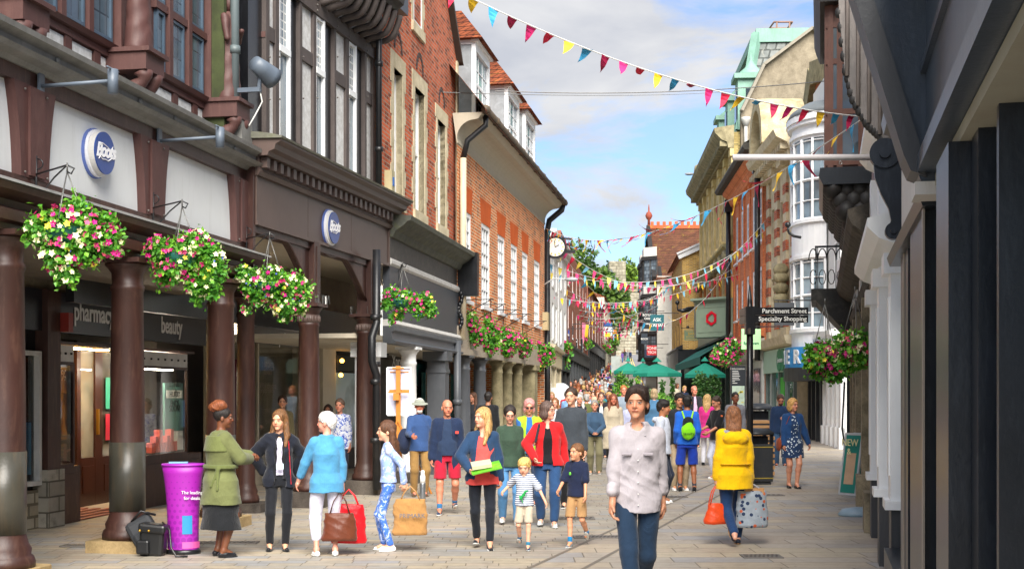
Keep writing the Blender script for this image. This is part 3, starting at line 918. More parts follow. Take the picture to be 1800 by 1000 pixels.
# ================================================================ LEFT 2: brown fascia, black and white timber above
def build_L2():
 fc=Fac('black_and_white_shop','half timbered black and white house over a dark brown dentilled shop fascia','building',-3.53,18.0,.22,'L')
 R=fc.root
 u0,u1=fc.u(449),fc.u(683)
 zb,zt=fc.zp(449,395),fc.zp(449,308)
 m=fc.mb()
 m.box(u0,u1,-.25,0,zb,zt)
 m.box(u0,u1,0,.035,zb,zb+.05);m.box(u1-.04,u1,0,.03,zb+.05,zt);m.box(u0,u0+.03,0,.02,zb+.05,zt)
 for t in(.33,.66):m.box(u0+(u1-u0)*t-.004,u0+(u1-u0)*t+.004,0,.004,zb+.05,zt)
 m.build('fascia_board',M_TAUPE,R)
 m=fc.mb()
 m.run([(-.25,zt),(.05,zt),(.08,zt+.06),(.06,zt+.08),(.06,zt+.26),(-.25,zt+.26)],u0-.02,u1+.03)
 z2=zt+.26
 m.run([(-.3,z2),(.2,z2),(.22,z2+.05),(.3,z2+.08),(.32,z2+.15),(.4,z2+.19),(.4,z2+.22),(-.3,z2+.24)],u0-.06,u1+.12)
 m.build('cornice',M_TAUPE,R)
 m=fc.mb();n=24
 for i in range(n):
  u=u0+.05+(u1-u0-.1)*i/n
  m.box(u,u+.11,.06,.15,zt+.11,zt+.25)
 m.build('dentils',M_TAUPE,R)
 m=fc.mb();m.run([(-.3,z2+.24),(.42,z2+.222),(.43,z2+.25),(.2,z2+.3),(-.3,z2+.36)],u0-.1,u1+.15)
 m.build('mossy_lead_roof',paint('mossy lead','#6d6c60',0.8,0.3,0.6,'#5a6128',scale=5),R)
 m=fc.mb();m.box(u0-.4,u0-.06,-.5,-.02,z2+.1,z2+.42);m.build('lead_box',M_LEAD,R)
# return side
 m=fc.mb();m.box(u0-.08,u0,-.4,-.0,zb-1.0,zt+.2);m.build('side_post',M_BROWN,R)
# lintel under fascia, brackets and columns
 cols=(fc.u(543,-.1),fc.u(643,-.1))
 zcap=fc.z(530,cols[0])
 zc2=fc.z(556,cols[1])
 zcap=zc2=(zcap+zc2)/2
 for u in cols:
  column(fc,u,-.1,.17,.24,zcap,M_BROWN,'column')
  m=fc.mb();m.lathe(u,-.1,[(.158,zcap-.3),(.165,zcap-.3),(.165,zcap-.17),(.158,zcap-.17)],24)
  for k in range(18):
   a=k*PI/9
   m.ball((u+.166*math.cos(a),-.1+.166*math.sin(a),zcap-.235),.02,.02,.055,5)
  m.build('carved_band',M_TAUPE,R)
  m=fc.mb();m.box(u-.33,u+.33,-.43,.23,0,.24);m.build('pedestal',M_STONED,R)
  m=fc.mb();m.box(u-.13,u+.13,-.22,.04,zcap,zb+.02);m.box(u-.05,u+.05,.04,.055,zcap+.08,zb-.05);m.build('square_post',M_BROWN,R)
  m=fc.mb();rnd=random.Random(3)
  for k in range(34):
   x=u-.24+.48*rnd.random();y=.0+.2*rnd.random()if rnd.random()>.3 else-.3
   m.beam((x,y,zcap),(x+rnd.uniform(-.03,.03),y+rnd.uniform(-.03,.03),zcap+.13),.003,.003)
  m.build('bird_spikes',paint('steel','#9a9a98',0.3,metal=.8),R)
 def bracket(ua,ub,w=-.1):
  """wavy timber bracket hanging under the beam, deepest at ub"""
  pts=[(ua,zb+.02),(ub,zb+.02)]
  n=18;low=[]
  for i in range(n+1):
   t=i/n
   d=.07+(.62*(1-math.cos(min(1,max(0,(t-.35)/.65))*PI/2)))+.06*math.sin(t*PI*3.0)*(1-t)
   low.append((ua+(ub-ua)*t,zb-d))
  m=fc.mb();m.prism(pts+low[::-1],w-.05,w+.05);m.build('bracket',M_BROWN,R)
  m=fc.mb();m.tube([(x,w+.05,z)for x,z in low],.025,6);m.build('bracket_moulding',M_BROWN,R)
 c0,c1=cols
 mid0=u0+.35
 bracket(mid0,c0-.13);bracket(c0+.13+.35,c1-.13)
 m=fc.mb();m.box(u0,c1,-.2,-.02,zb-.1,zb+.01);m.build('lintel',M_BROWN,R)
# ceiling and inner walls
 zi=fc.zp(600,593,-2.0)
 m=fc.mb();m.box(u0-.6,u1+4,-2.0,-.3,zb+.0,zb+.1);m.build('arcade_ceiling',M_CREAM,R)
 zq=fc.zp(640,560,-1.9)
 m=fc.mb();m.box(u0-1.6,u1+5,-2.05,-1.9,zq,zb);m.build('inner_wall',paint('aged cream wall','#a89c88',0.8,0.1,0.3),R)
 m=fc.mb();m.box(u0-1.6,u1+5,-1.92,-1.8,zi,zq+.02);m.build('dark_beam',M_BLACK,R)
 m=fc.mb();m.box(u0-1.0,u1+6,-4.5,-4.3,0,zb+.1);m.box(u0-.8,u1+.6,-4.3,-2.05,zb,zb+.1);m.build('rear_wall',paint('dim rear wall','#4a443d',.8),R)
# shopfront of optician
 wq=-2.9
 U=lambda px,w=wq:fc.u(px,w)
 m=fc.mb();m.box(U(435),U(600),wq-.9,wq-.8,0,3.2);m.build('shop_back_wall',paint('optician back','#a39a84',0.7),R)
 m=fc.mb();m.box(U(430),U(530),wq,wq+.08,fc.zp(480,606,wq),fc.zp(480,575,wq)+.1);m.build('shop_fascia',M_BLACK,R)
 fc.letters('opticians',U(497),wq+.09,fc.zp(497,596,wq),.34,paint('white letters','#dcdcdc',0.4,0.02,0))
 m=fc.mb();m.box(U(446),U(490),wq-.5,wq-.46,.5,fc.zp(465,632,wq));m.build('poster_stand',paint('poster maroon','#6b1436',0.5,0.05,0),R)
 m=fc.mb();m.box(U(445),U(525),wq-.7,wq-.4,2.86,2.88);m.box(U(590),U(680),wq+.2,wq+.4,3.0,3.02);m.build('ceiling_lamp',glow('window lamp','#fff0d8',22),R)
 for i,(txt,py,sz)in enumerate((('DISCOVER',641,.13),('CONTACT',648,.13),('LENSES',655,.13),('Why choose',678,.17),('prescription?',686,.15),('FREE',722,.13),('SAVE',742,.13))):
  fc.letters(txt,U(467,wq-.5),wq-.45,fc.zp(467,py,wq-.5),sz,paint('print pale','#c9b3a3',0.6,0,0),depth=.002)
# small house outline drawn on the poster
 hm=fc.mb();cu_,cz_=U(460,wq-.5),fc.zp(460,706,wq-.5);s_=.15
 loop=[(-s_,-s_),(s_,-s_),(s_,s_*.6),(0,s_*1.4),(-s_,s_*.6),(-s_,-s_)]
 for(x0_,z0_),(x1_,z1_)in zip(loop,loop[1:]):hm.beam((cu_+x0_,wq-.45,cz_+z0_),(cu_+x1_,wq-.45,cz_+z1_),.012,.006)
 hm.build('house_outline',paint('print pale','#c9b3a3',0.6,0,0),R)
 m=fc.mb()
 for px in(439,452,530):m.box(U(px)-.03,U(px)+.03,wq-.03,wq+.03,.3,2.9)
 m.box(U(435),U(530),wq-.05,wq+.05,.0,.32)
 o_=m.build('shop_window',paint('window cream frame','#b8ad97',0.5),R)
 g=fc.mb();g.quad((U(439),wq,.3),(U(530),wq,.3),(U(530),wq,2.9),(U(439),wq,2.9));g.build('pane',clearglass(),o_,recalc=False)
 m=fc.mb();m.box(U(560),U(583),wq-.2,wq+.1,0,3.2);m.box(U(530),U(545),wq-.2,wq+.1,0,3.2);m.build('inner_pier',M_CREAM,R)
# glimpsed windows beyond
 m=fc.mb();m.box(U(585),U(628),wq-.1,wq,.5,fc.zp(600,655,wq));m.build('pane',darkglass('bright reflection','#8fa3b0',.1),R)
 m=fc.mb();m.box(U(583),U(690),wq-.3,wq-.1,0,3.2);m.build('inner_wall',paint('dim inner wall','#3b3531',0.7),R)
 m=fc.mb();m.box(U(588),U(718),wq,wq+.06,fc.zp(620,652,wq),fc.zp(620,627,wq));m.build('shop_fascia',M_BLACK,R)
 fc.letters('vision',U(632,wq),wq+.07,fc.zp(632,640,wq),.36,paint('white letters','#dcdcdc',0.4,0.02,0))
 fc.letters('Xpress',U(697,wq),wq+.07,fc.zp(697,636,wq),.42,paint('white letters','#dcdcdc',0.4,0.02,0))
 m=fc.mb()
 for px,py in((590,634),(588,659)):m.ball((U(px),wq+.15,fc.zp(px,py,wq)),.05)
 m.build('hanging_lamp',glow('warm bulb','#ffb545',6),R)
# ---- upper half timbering
 w=-.22
 ztop=10.5
 base=z2+.2
 ua,ub=fc.u(436,w),fc.u(655,w)
 m=fc.mb();m.box(ua,ub,w-.3,w,base,ztop);m.build('upper_wall',M_BLACK,R)
 m=fc.mb()
 for a,b in((466,477),(524,544),(584,602),(638,649)):m.box(fc.u(a,w),fc.u(b,w),w,w+.02,base,ztop)
 m.build('infill_panel',M_PEBBLE,R)
 m=fc.mb()
 for a,b in((460,466),(477,483),(520,524),(544,549),(581,584),(602,607),(635,638),(649,655)):
  m.box(fc.u(a,w),fc.u(b,w),w,w+.07,base,ztop)
 zr=fc.zp(588,47,w)
 m.box(ua,ub,w+.02,w+.09,zr-.09,zr+.12)
 for a,b,y in((466,477,62),(524,544,100),(584,602,140),(638,649,173)):
  z=fc.zp((a+b)/2,y,w);m.box(fc.u(a,w),fc.u(b,w),w+.02,w+.06,z-.1,z+.1)
 m.build('timber_frame',paint('grey timber','#4d4441',0.7,0.2,0.3,'#6e655f',streak=1),R)
 m=fc.mb();rnd=random.Random(5)
 for a in(461,479,521,546,582,604,636,651):
  for z in(zr+.05,zr-.04,fc.zp(a,100,w),fc.zp(a,150,w)-.2):m.ball((fc.u(a,w)+.04,w+.1,z),.015,n=5)
 m.build('bolts',M_IRON,R)
 for a,b,ytr in((484,503,90),(549,564,128),(607,620,166)):
  ztr=fc.zp((a+b)/2,ytr,w)
  x0,x1=fc.u(a,w),fc.u(b,w)
  m=fc.mb();e=.045
  m.box(x0,x0+e,w,w+.06,base,zr-.1);m.box(x1-e,x1,w,w+.075,base,zr-.1);m.box(x0,x1,w,w+.08,ztr-.05,ztr+.05)
  m.box(x0+e,x1-e,w,w+.06,zr-.14,zr-.1)
  o_=m.build('window',M_WHITE,R)
  g=fc.mb();g.box(x0+e,x1-e,w,w+.02,base,ztr-.05);g.build('pane',darkglass('upper blue glass','#33444f'),o_)
  g=fc.mb();g.box(x0+e,x1-e,w,w+.02,ztr+.05,zr-.14);g.build('pane',leaded('leaded small','#6b7a84',.1,.13,'#c9c9c4',.012),o_)
# jetty overhang with curved brackets
 zj=fc.zp(660,20,w+.4)
 zj=zr+.62
 m=fc.mb();m.run([(w,zj),(w+.62,zj),(w+.66,zj+.06),(w+.74,zj+.12),(w+.76,zj+.24),(w,zj+.24)],fc.u(540,w),fc.u(668,w+.3))
 m.build('jetty_beam',paint('mossy dark timber','#3a3633',0.8,0.3,0.4,'#57583c'),R)
 m=fc.mb()
 for i in range(9):
  u=fc.u(556,w)+(fc.u(646,w)-fc.u(556,w))*i/8
  pts=[(u,w+.05+.55*math.sin(a)**1.0,zj-.5+.5*(1-math.cos(a))+.03*math.sin(a*6))for a in np.linspace(0,PI/2,9)]
  m.tube(pts,[.055 for _ in pts],6)
 m.build('jetty_bracket',paint('grey timber','#4d4441',0.7),R)
 m=fc.mb();m.box(fc.u(530,w),fc.u(672,w),w,w+.5,zj+.24,12);m.build('jettied_wall',M_BLACK,R)
 m=fc.mb()
 for a in(664,676):m.box(fc.u(a,w+.5),fc.u(a+6,w+.5),w+.5,w+.53,zj+.24,12)
 m.build('infill_panel',M_PEBBLE,R)
# downpipe at the corner between the two shops
 m=fc.mb();u=fc.u(437,.1);m.tube([(u,.1-.2,z2+.3),(u,.1-.2,9)],.06,12)
 for z in(6.3,7.6):m.tube([(u,-.1,z),(u,-.1,z+.1)],.075,12)
 m.build('downpipe',paint('lead pipe','#5f6a6c',0.5),R)
# weathered return wall with moss
 m=fc.mb();m.box(u-.12,u-.04,-.6,-.2,z2+.3,9);m.build('side_wall',paint('algae wall','#3a4122',0.9,0.4,0.6,'#22241a'),R)
# floodlight
 p=fc.world(u,.25,fc.z(125,u,.25))
 t=thing('floodlight','grey round floodlight clamped to the pipe between the brown building and the half timbered one','floodlight',p,fc.root.rotation_euler[2])
 m=MB(-1)
 axis=[(-.15,0,.07),(-.02,.05,.02),(.1,.1,-.04),(.17,.13,-.07)]
 m.tube(axis,[.1,.12,.14,.15],20);m.build('housing',M_METAL,t)
 m=MB(-1);m.tube([(.172,.131,-.071),(.185,.136,-.077)],.13,20);m.build('lens',paint('lens','#c2c4be',0.15),t)
 m=MB(-1);m.box(-.03,.03,-.35,.02,-.28,-.22);m.beam((0,0,-.25),(0,.02,0),.04,.04);m.build('bracket',M_METAL,t)
 m=MB(-1);m.tube([(0.02,0,-.25),(.06,.02,-.4),(-.02,-.05,-.6),(-.1,-.1,-.75)],.01,6);m.build('cable',paint('white cable','#c9c9c4',0.5),t)
 disc_sign('smaller round blue and white sign on the dark brown fascia, with script lettering',fc,fc.u(577),0.0,fc.z(401,fc.u(577)),.28,dp=.09)
 return fc
L2=build_L2()
# ================================================================ LEFT 3: red brick with stone windows over a black shopfront
M_REDBRICK=brick('red brick','#cc6640','#b45232','#a08876',.235,.078,.012,.28,'#6e3a2c',.5,dark='#5e3028')
M_ORBRICK=brick('orange brick','#d87a40','#c76634','#d0b896',.235,.078,.014,.22,'#8f4a2e',.5,dark='#6f4a3e')
M_RUBBED=brick('rubbed orange brick','#c9602e','#c05a2a','#b35226',.09,.3,.003,.12,None,.2)
M_BATH=stone('cream limestone','#d9ccae','#b9ab8c',3)
M_BATHD=stone('weathered limestone','#a39877','#6f674e',2.5)
M_TILE=tiles('mossy clay tiles','#8a4a2e','#683421','#a07a2c')
M_PIPE=paint('black pipe','#1b1c1f',0.4)
M_MOSS=paint('mossy cornice','#55564d',0.85,0.3,0.6,'#6a7034',scale=6)
def quoins(fc,ua,ub,za,zb,w,mat,sw=.16,parent=None,head=.3,sill=.2,h=.3):
 """stone surround with long and short blocks"""
 m=fc.mb()
 n=max(2,int((zb-za)/h));dz=(zb-za)/n
 for i in range(n):
  e=sw+(.1 if i%2 else 0)
  z0=za+i*dz
  m.box(ua-e,ua,w-.12,w+.012,z0,z0+dz-.006)
  m.box(ub,ub+e,w-.12,w+.012,z0,z0+dz-.006)
 m.box(ua-sw-.1,ub+sw+.1,w-.12,w+.012,zb,zb+head)
 m.box(ua-sw,ub+sw,w-.12,w+.05,za-sill,za)
 return m.build('stone_surround',mat,parent or fc.root)
def build_L3():
 fc=Fac('red_brick_house','red brick house with cream stone window surrounds above a black shopfront','building',-2.23,23.9,.155,'L')
 R=fc.root
 w=-.12
 ua,ub=fc.u(662,w),fc.u(803,w)
 wins=[]
 for a,b,yt,yb in((692,707,100,372),(729,746,160,372),(769,783,195,408)):
  x0,x1=fc.u(a,w),fc.u(b,w)
  wins.append([x0,x1,fc.z(yb,(x0+x1)/2,w),fc.z(yt,(x0+x1)/2,w)])
 zb_=5.35
 zt_=[8.05,8.1,8.1]
 for k,h in enumerate(wins):h[2]=zb_+.1;h[3]=(7.9,7.95,7.75)[k]
 z2=fc.zp(803,110,w);zend=z2
 x0,x1=fc.u(726,w),fc.u(741,w);zl=fc.z(48,(x0+x1)/2,w)
 m=fc.mb();m.wall(ua,ub,4.4,z2,wins,w,.22,rmi=1)
 m.build('brick_wall',[M_REDBRICK,M_BATH],R)
 up=fc.z(0,fc.u(785,w),w)
 sl=(up-z2)/(ub-fc.u(785,w))
 m=fc.mb();m.prism([(ua,z2+.001),(ub,z2+.001),(ub-3.4,z2+sl*3.4),(ua,z2+sl*3.4)],w-.3,w)
 m.build('gable_wall',M_REDBRICK,R)
 m=fc.mb();m.prism([(ub,z2),(ub+.14,z2-.05),(ub-3.3,z2+sl*3.4+.2),(ub-3.4,z2+sl*3.4)],w-.3,w+.14);m.build('verge_coping',paint('dark verge','#4a4039',.8),R)
 m=fc.mb();m.box(ub-.14,ub+.03,w-.3,w+.04,4.9,z2);m.build('corner_quoin',M_BATH,R)
 for h in wins+[[x0,x1,zl,zl+1.9]]:
  quoins(fc,h[0],h[1],h[2],h[3],w,M_BATH)
  window(fc,h[0],h[1],h[2],h[3],w-.14 if h is not wins and h[2]<8 else w-.01,M_WHITE,darkglass('old pane','#27313a'),nx=1,nz=2 if h[2]<8 else 3,fw=.07)
# relieving arches of dark brick above each window
 for h in wins:
  uc=(h[0]+h[1])/2;m=fc.mb();pts=[]
  for a in np.linspace(0,PI,14):pts.append((uc+.34*math.cos(a),h[3]+.38+.4*math.sin(a)))
  for a in np.linspace(PI,0,14):pts.append((uc+.24*math.cos(a),h[3]+.38+.3*math.sin(a)))
  m.prism(pts,w,w+.012);m.build('brick_arch',brick('blue brick','#4a3b3c','#3c3334','#6a5a50',.09,.09,.01),R)
# rainwater pipe, old sign mark, alarm box
 m=fc.mb();u=fc.u(669,.05);m.tube([(u,.02,5.2),(u,.02,10)],.055,10)
 for z in(6.0,7.5):m.tube([(u,.02,z),(u,.02,z+.08)],.075,10)
 m.build('downpipe',M_PIPE,R)
 m=fc.mb();u=fc.u(690,.0);z=fc.z(320,u,0);m.box(u-.13,u+.1,w,.02,z-.2,z+.2);o_=m.build('alarm_box',paint('aged cream box','#b0a67f',.6),R)
 m=fc.mb();m.box(u-.06,u+.02,.02,.035,z-.08,z+.08);m.build('lamp',paint('blue alarm lamp','#1f5fae',.3),o_)
# black cornice and fascia
 c0,c1=fc.u(684),fc.u(806)
 m=fc.mb()
 m.run([(w,4.6),(.06,4.6),(.1,4.66),(.12,4.72),(.26,4.8),(.34,4.88),(.4,4.9),(.42,4.98),(w,5.05)],c0,c1)
 m.build('cornice',M_MOSS,R)
 m=fc.mb();m.prism([(c1-.12,4.0),(c1+.1,4.0),(c1+.16,5.0),(c1-.12,5.0)],w,.46);m.build('console',M_BLACK,R)
 m=fc.mb();m.box(c0,c1,w,.0,4.22,4.6);m.build('fascia_board',paint('mottled dark board','#3c3833',.6,.25,.5,'#6f675c'),R)
 m=fc.mb();m.run([(w,4.08),(.02,4.08),(.05,4.12),(.05,4.18),(.02,4.22),(w,4.22)],c0,c1);m.run([(w,2.98),(.05,2.98),(.08,3.03),(.04,3.1),(w,3.1)],c0,c1)
 m.build('white_moulding',paint('flaking white','#c9c7c2',.6,.05,.6,'#77736c',scale=6),R)
 m=fc.mb();m.box(c0,c1,w,.01,3.1,4.08);m.build('sign_board',paint('shop board grey','#3d4147',.4,.08,.1),R)
 m=fc.mb();m.run([(w,2.66),(.1,2.66),(.12,2.7),(.06,2.74),(.04,2.86),(.1,2.9),(.1,2.98),(w,2.98)],c0,c1);m.build('arcade_beam',M_DGREY,R)
 m=fc.mb()
 u=c1-.1
 for i in range(10):
  a=i/9;m.ball((u,.06+.04*math.sin(a*9),3.3+.75*a),.05,.05,.07,6)
 m.build('carved_scroll',M_BLACK,R)
 column(fc,fc.u(727),-.1,.165,.2,2.66,M_WHITE,'column')
 m=fc.mb();u=fc.u(727);m.box(u-.26,u+.26,-.36,.16,0,.2);m.build('pedestal',M_STONED,R)
 u=fc.u(778)
 m=fc.mb();m.box(u-.2,u+.2,-.3,.1,.3,2.2);m.box(u-.25,u+.25,-.35,.15,0,.3);m.box(u-.22,u+.22,-.32,.12,2.2,2.28)
 m.box(u-.2,u+.2,-.3,.1,2.28,2.46);m.box(u-.3,u+.3,-.38,.16,2.46,2.66);m.build('square_pier',M_DGREY,R)
 m=fc.mb();u=fc.u(804,.1);m.tube([(u,.1,.1),(u,.1,2.95)],.085,12);m.tube([(u,.1,1.5),(u,.1,1.62)],.11,12);m.build('downpipe',M_DGREY,R)
 u=fc.u(662,.15)
 m=fc.mb();m.tube([(u,.15,4.2),(u,.15,2.95),(u-.12,.1,2.7),(u-.12,.1,2.3),(u,.15,2.05),(u,.15,.1)],.07,12)
 for z in(3.0,2.2,1.9,.9):m.tube([(u-(.12 if 2.2<z<2.9 else 0),.13,z),(u-(.12 if 2.2<z<2.9 else 0),.13,z+.09)],.09,12)
 m.build('downpipe',M_PIPE,R)
 m=fc.mb();u=fc.u(655,-.2);m.box(u-.1,u+.16,-.5,-.1,.25,2.4);m.box(u-.18,u+.24,-.56,0,2.4,2.66);m.build('square_pier',M_WHITE,R)
# arcade interior
 ws=-2.6
 m=fc.mb();m.box(c0-1,c1,-3.6,w-.01,2.72,2.8);m.build('arcade_ceiling',M_CREAM,R)
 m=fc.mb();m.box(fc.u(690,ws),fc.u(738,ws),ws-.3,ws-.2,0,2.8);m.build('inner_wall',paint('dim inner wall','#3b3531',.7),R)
 m=fc.mb();m.box(fc.u(748,ws),fc.u(801,ws),ws,ws+.1,fc.zp(770,656,ws),fc.zp(770,626,ws));m.build('shop_fascia',M_BLACK,R)
 fc.letters('Cornish',fc.u(770,ws),ws+.11,fc.zp(770,636,ws),.36,paint('white letters','#dcdcdc',.4,.02,0),shear=.3)
 fc.letters('WINCHESTER',fc.u(772,ws),ws+.11,fc.zp(772,649,ws),.13,paint('white letters','#dcdcdc',.4,.02,0),spacing=1.3)
 m=fc.mb();m.box(fc.u(745,ws),fc.u(800,ws),ws-.1,ws,.0,.5)
 for px in(747,768,786,799):m.box(fc.u(px,ws)-.06,fc.u(px,ws)+.06,ws-.1,ws+.02,.5,fc.zp(770,656,ws))
 o_=m.build('shop_window',paint('teal frame','#17595c',.4),R)
 g=fc.mb();g.box(fc.u(745,ws),fc.u(800,ws),ws-.06,ws-.05,.5,fc.zp(770,656,ws));g.build('pane',darkglass('green shop pane','#3a5550',.05),o_)
 return fc
L3=build_L3()
# ================================================================ LEFT 4: orange brick house on stone columns, dormers
def build_L4():
 fc=Fac('orange_brick_house','orange brick house with white sash windows, three tiled dormers and a columned walkway','building',-1.25,30.2,.165,'L')
 R=fc.root
 ua,ub=fc.u(803),fc.u(957)
 zt=7.5;zb=3.32
 wins=[]
 for a,b in((813,828),(846,861),(875,887),(898,909),(918,927.5),(939,948.5)):
  wins.append((fc.u(a),fc.u(b),3.98,6.08))
 m=fc.mb();m.wall(ua,ub,zb,zt,wins,0,.16)
 m.quad((ub,0,0),(ub,-4,0),(ub,-4,zt),(ub,0,zt))
 m.build('brick_wall',M_ORBRICK,R)
 for h in wins:
  window(fc,h[0],h[1],h[2],h[3],-.03,M_WHITE,darkglass('sash pane','#39444c'),nx=3,nz=6,fw=.11,bar=.035,sill=.1)
  m=fc.mb();m.prism([(h[0]-.03,h[3]),(h[1]+.03,h[3]),(h[1]+.17,h[3]+.62),(h[0]-.17,h[3]+.62)],0,.008);m.build('flat_arch',M_RUBBED,R)
# plaster cove, gutter, roof
 m=fc.mb();prof=[(0,zt),(.02,zt+.02)]+[(.42*(1-math.cos(a)),zt+.12+.42*math.sin(a))for a in np.linspace(0,PI/2,8)]+[(.5,zt+.56),(.62,zt+.7),(-.1,zt+.7)]
 m.run(prof,ua,ub+.1);m.build('plaster_cove',paint('cream cove','#aca391',.7,.04,.35,'#8d8270',streak=1),R)
 m=fc.mb();m.tube([(ua-.1,.68,zt+.75),(ub+.3,.68,zt+.75)],.09,10)
 for i in range(12):x=ua+(ub-ua)*i/11;m.tube([(x,.68,zt+.75),(x+.06,.68,zt+.75)],.11,10)
 m.build('gutter',paint('old iron gutter','#4a4138',.7,.2,.5,'#8a6a3a'),R)
 zr=zt+.72;sl=1.25
 m=fc.mb();m.add([(ua-.3,.72,zr),(ub+.3,.72,zr),(ub+.3,-3.2,zr+3.9*sl),(ua-.3,-3.2,zr+3.9*sl),(ua-.3,.72,zr-.08),(ub+.3,.72,zr-.08)],[(0,1,2,3),(0,4,5,1)]);m.build('roof',M_TILE,R,recalc=False)
# dormers
 for(fa,fb,ytop)in((836,861,140),(893,913,200),(924,941,248)):
  wf=.12
  a,b=fc.u(fa,wf),fc.u(fb,wf)
  h=1.85;z0=zr+.2;zt2=z0+h
  wb=-3.0
  d_=fc.mb();e=.14
  d_.box(a,a+e,wf-.1,wf,z0,zt2);d_.box(b-e,b,wf-.1,wf,z0,zt2);d_.box(a+e,b-e,wf-.1,wf,zt2-.2,zt2);d_.box(a+e,b-e,wf-.1,wf,z0,z0+.12)
  d_.box(a-.06,b+.06,wf-.1,wf+.08,zt2,zt2+.08)
  dm=d_.build('dormer',M_WHITE,R)
  m=fc.mb();m.add([(a,wf-.1,z0-.2),(a,wf-.1,zt2),(a,wf-.1-(zt2-z0)/sl-.5,zt2)],[(0,1,2)])
  m.add([(b,wf-.1,z0-.2),(b,wf-.1,zt2),(b,wf-.1-(zt2-z0)/sl-.5,zt2)],[(0,1,2)]);m.build('lead_cheek',paint('lead cheek','#7f8386',.5,.25,.5,'#b6bdc4',scale=2),dm,recalc=False)
  m=fc.mb();m.box(a-.02,a-.005,-1.9,wf-.1,zt2-.06,zt2+.08);m.build('eaves_board',M_WHITE,dm)
  uc=(a+b)/2;o2=.22
  zh=zt2+1.05
  m=fc.mb();P_=[(a-o2,wf+.2,zt2+.05),(b+o2,wf+.2,zt2+.05),(b+o2,-2.6,zt2+.05),(a-o2,-2.6,zt2+.05),(uc,wf-.55,zh),(uc,-2.6,zh)]
  m.add(P_,[(0,1,4),(1,2,5,4),(3,0,4,5),(0,3,2,1)]);m.build('tiled_hip',M_TILE,dm)
  g=fc.mb();g.box(a+e,b-e,wf-.08,wf-.07,z0+.12,zt2-.2);g.build('pane',darkglass('dormer pane','#6e7880'),dm)
  m=fc.mb()
  m.box(a+e,b-e,wf-.07,wf-.05,(z0+zt2)/2-.03,(z0+zt2)/2+.03)
  for k in(1,2):x=a+e+(b-a-2*e)*k/3;m.box(x-.015,x+.015,wf-.07,wf-.055,z0+.1,zt2-.2)
  for k in(1,2,3):z=z0+.12+(zt2-z0-.32)*k/4;m.box(a+e,b-e,wf-.069,wf-.054,z-.012,z+.012)
  m.build('glazing_bars',M_WHITE,dm)
# rainwater pipes
 m=fc.mb();u=fc.u(815,.1);m.tube([(u,.62,zt+.72),(u,.62,zt+.45),(u-.05,.2,zt+.1),(u-.05,.1,zt-.3)],.07,10);m.build('downpipe',M_PIPE,R)
 m=fc.mb();m.tube([(u-.05,.1,zt-.3),(u-.05,.1,3.0)],.075,10);m.build('downpipe',paint('peeling cream pipe','#c4b79c',.6,.1,.6,'#a0714a',streak=1),R)
 m=fc.mb();u=ub+.12;m.tube([(u,.62,zt+.7),(u,.58,zt+.5),(u,.15,zt+.15),(u,.08,zt-.2),(u,.08,3.0),(u-.1,.1,2.7),(u-.1,.1,.1)],.1,10)
 m.build('downpipe',M_PIPE,R)
 m=fc.mb();z=fc.zp(950,565);m.box(ub-.5,ub-.1,0,.18,3.9,4.5);m.build('alarm_box',paint('cream meter box','#b7a67e',.6),R)
# beam, columns
 m=fc.mb();m.box(ua,ub,-.35,.03,2.66,zb);m.box(ua,ub,.03,.1,2.66,2.8);m.build('arcade_beam',paint('cream beam','#a39684',.7,.08,.3),R)
 for px,mt,lb in((822,M_DGREY,None),(850,M_DGREY,None),(880,M_BATHD,1),(897,M_BATHD,1),(915,M_BATHD,1)):
  column(fc,fc.u(px),-.1,.17,0,2.66,mt,'column')
 m=fc.mb();u=fc.u(937);m.box(u-.3,u+.3,-.4,.1,0,2.5);m.box(u-.38,u+.38,-.46,.16,2.5,2.66);m.build('square_pier',M_BATHD,R)
 ws=-3.0
 m=fc.mb();m.box(ua,ub,-3.4,-.36,2.78,2.84);m.build('arcade_ceiling',M_CREAM,R)
 m=fc.mb();m.box(ua,fc.u(872,ws),ws,ws+.1,2.0,2.66);m.build('shop_fascia',paint('teal fascia','#12616a',.4),R)
 fc.letters('MARKET',fc.u(846,ws),ws+.11,2.35,.5,paint('teal dark letters','#0b2e36',.5))
 m=fc.mb();m.box(ua,ub+.1,ws-.4,ws-.1,0,2.8);m.build('inner_wall',paint('cream back wall','#b8ad95',.7),R)
 m=fc.mb();m.box(ua,fc.u(868,ws),ws-.02,ws,.3,2.0);m.build('pane',darkglass('sash pane','#39444c'),R)
# brackets of wrought iron for baskets
 for px in(812,836,862,884,918):
  u=fc.u(px);m=fc.mb();z=3.95
  m.tube([(u,.01,z-.45),(u,.01,z+.25)],.012,6);m.tube([(u,.01,z),(u,.75,z)],.012,6);m.tube([(u,.01,z-.4),(u,.3,z-.22),(u,.7,z)],.012,6)
  m.build('basket_bracket',M_PIPE,R)
# yellow scaffold props inside the walkway
 for i,(px,lean)in enumerate(((884,.0),(893,.7),(905,0),(911,-.6),(921,0),(930,.5))):
  p=fc.world(fc.u(px,-1.6),-1.6,0)
  t=thing('yellow_prop',('upright yellow prop under the orange brick house, %s' if lean==0 else 'slanting yellow prop under the orange brick house, %s')%('nearest the street end','crossing the nearest upright','in the middle of the row','leaning back beside the middle one','second from the stone pier','next to the square stone pier')[i],'prop',p,fc.root.rotation_euler[2],'yellow props in the walkway')
  m=MB(-1);m.tube([(0,0,.02),(lean,0,2.7)],.05,8);m.build('pole',paint('yellow paint','#e0d21a',.5),t)
  m=MB(-1);m.box(-.1,.1,-.1,.1,0,.02);m.build('foot_plate',paint('yellow paint','#e0d21a',.5),t)
# clock on a bracket at the corner
 p=fc.world(ub+.2,.35,fc.z(435,ub+.2,.35))
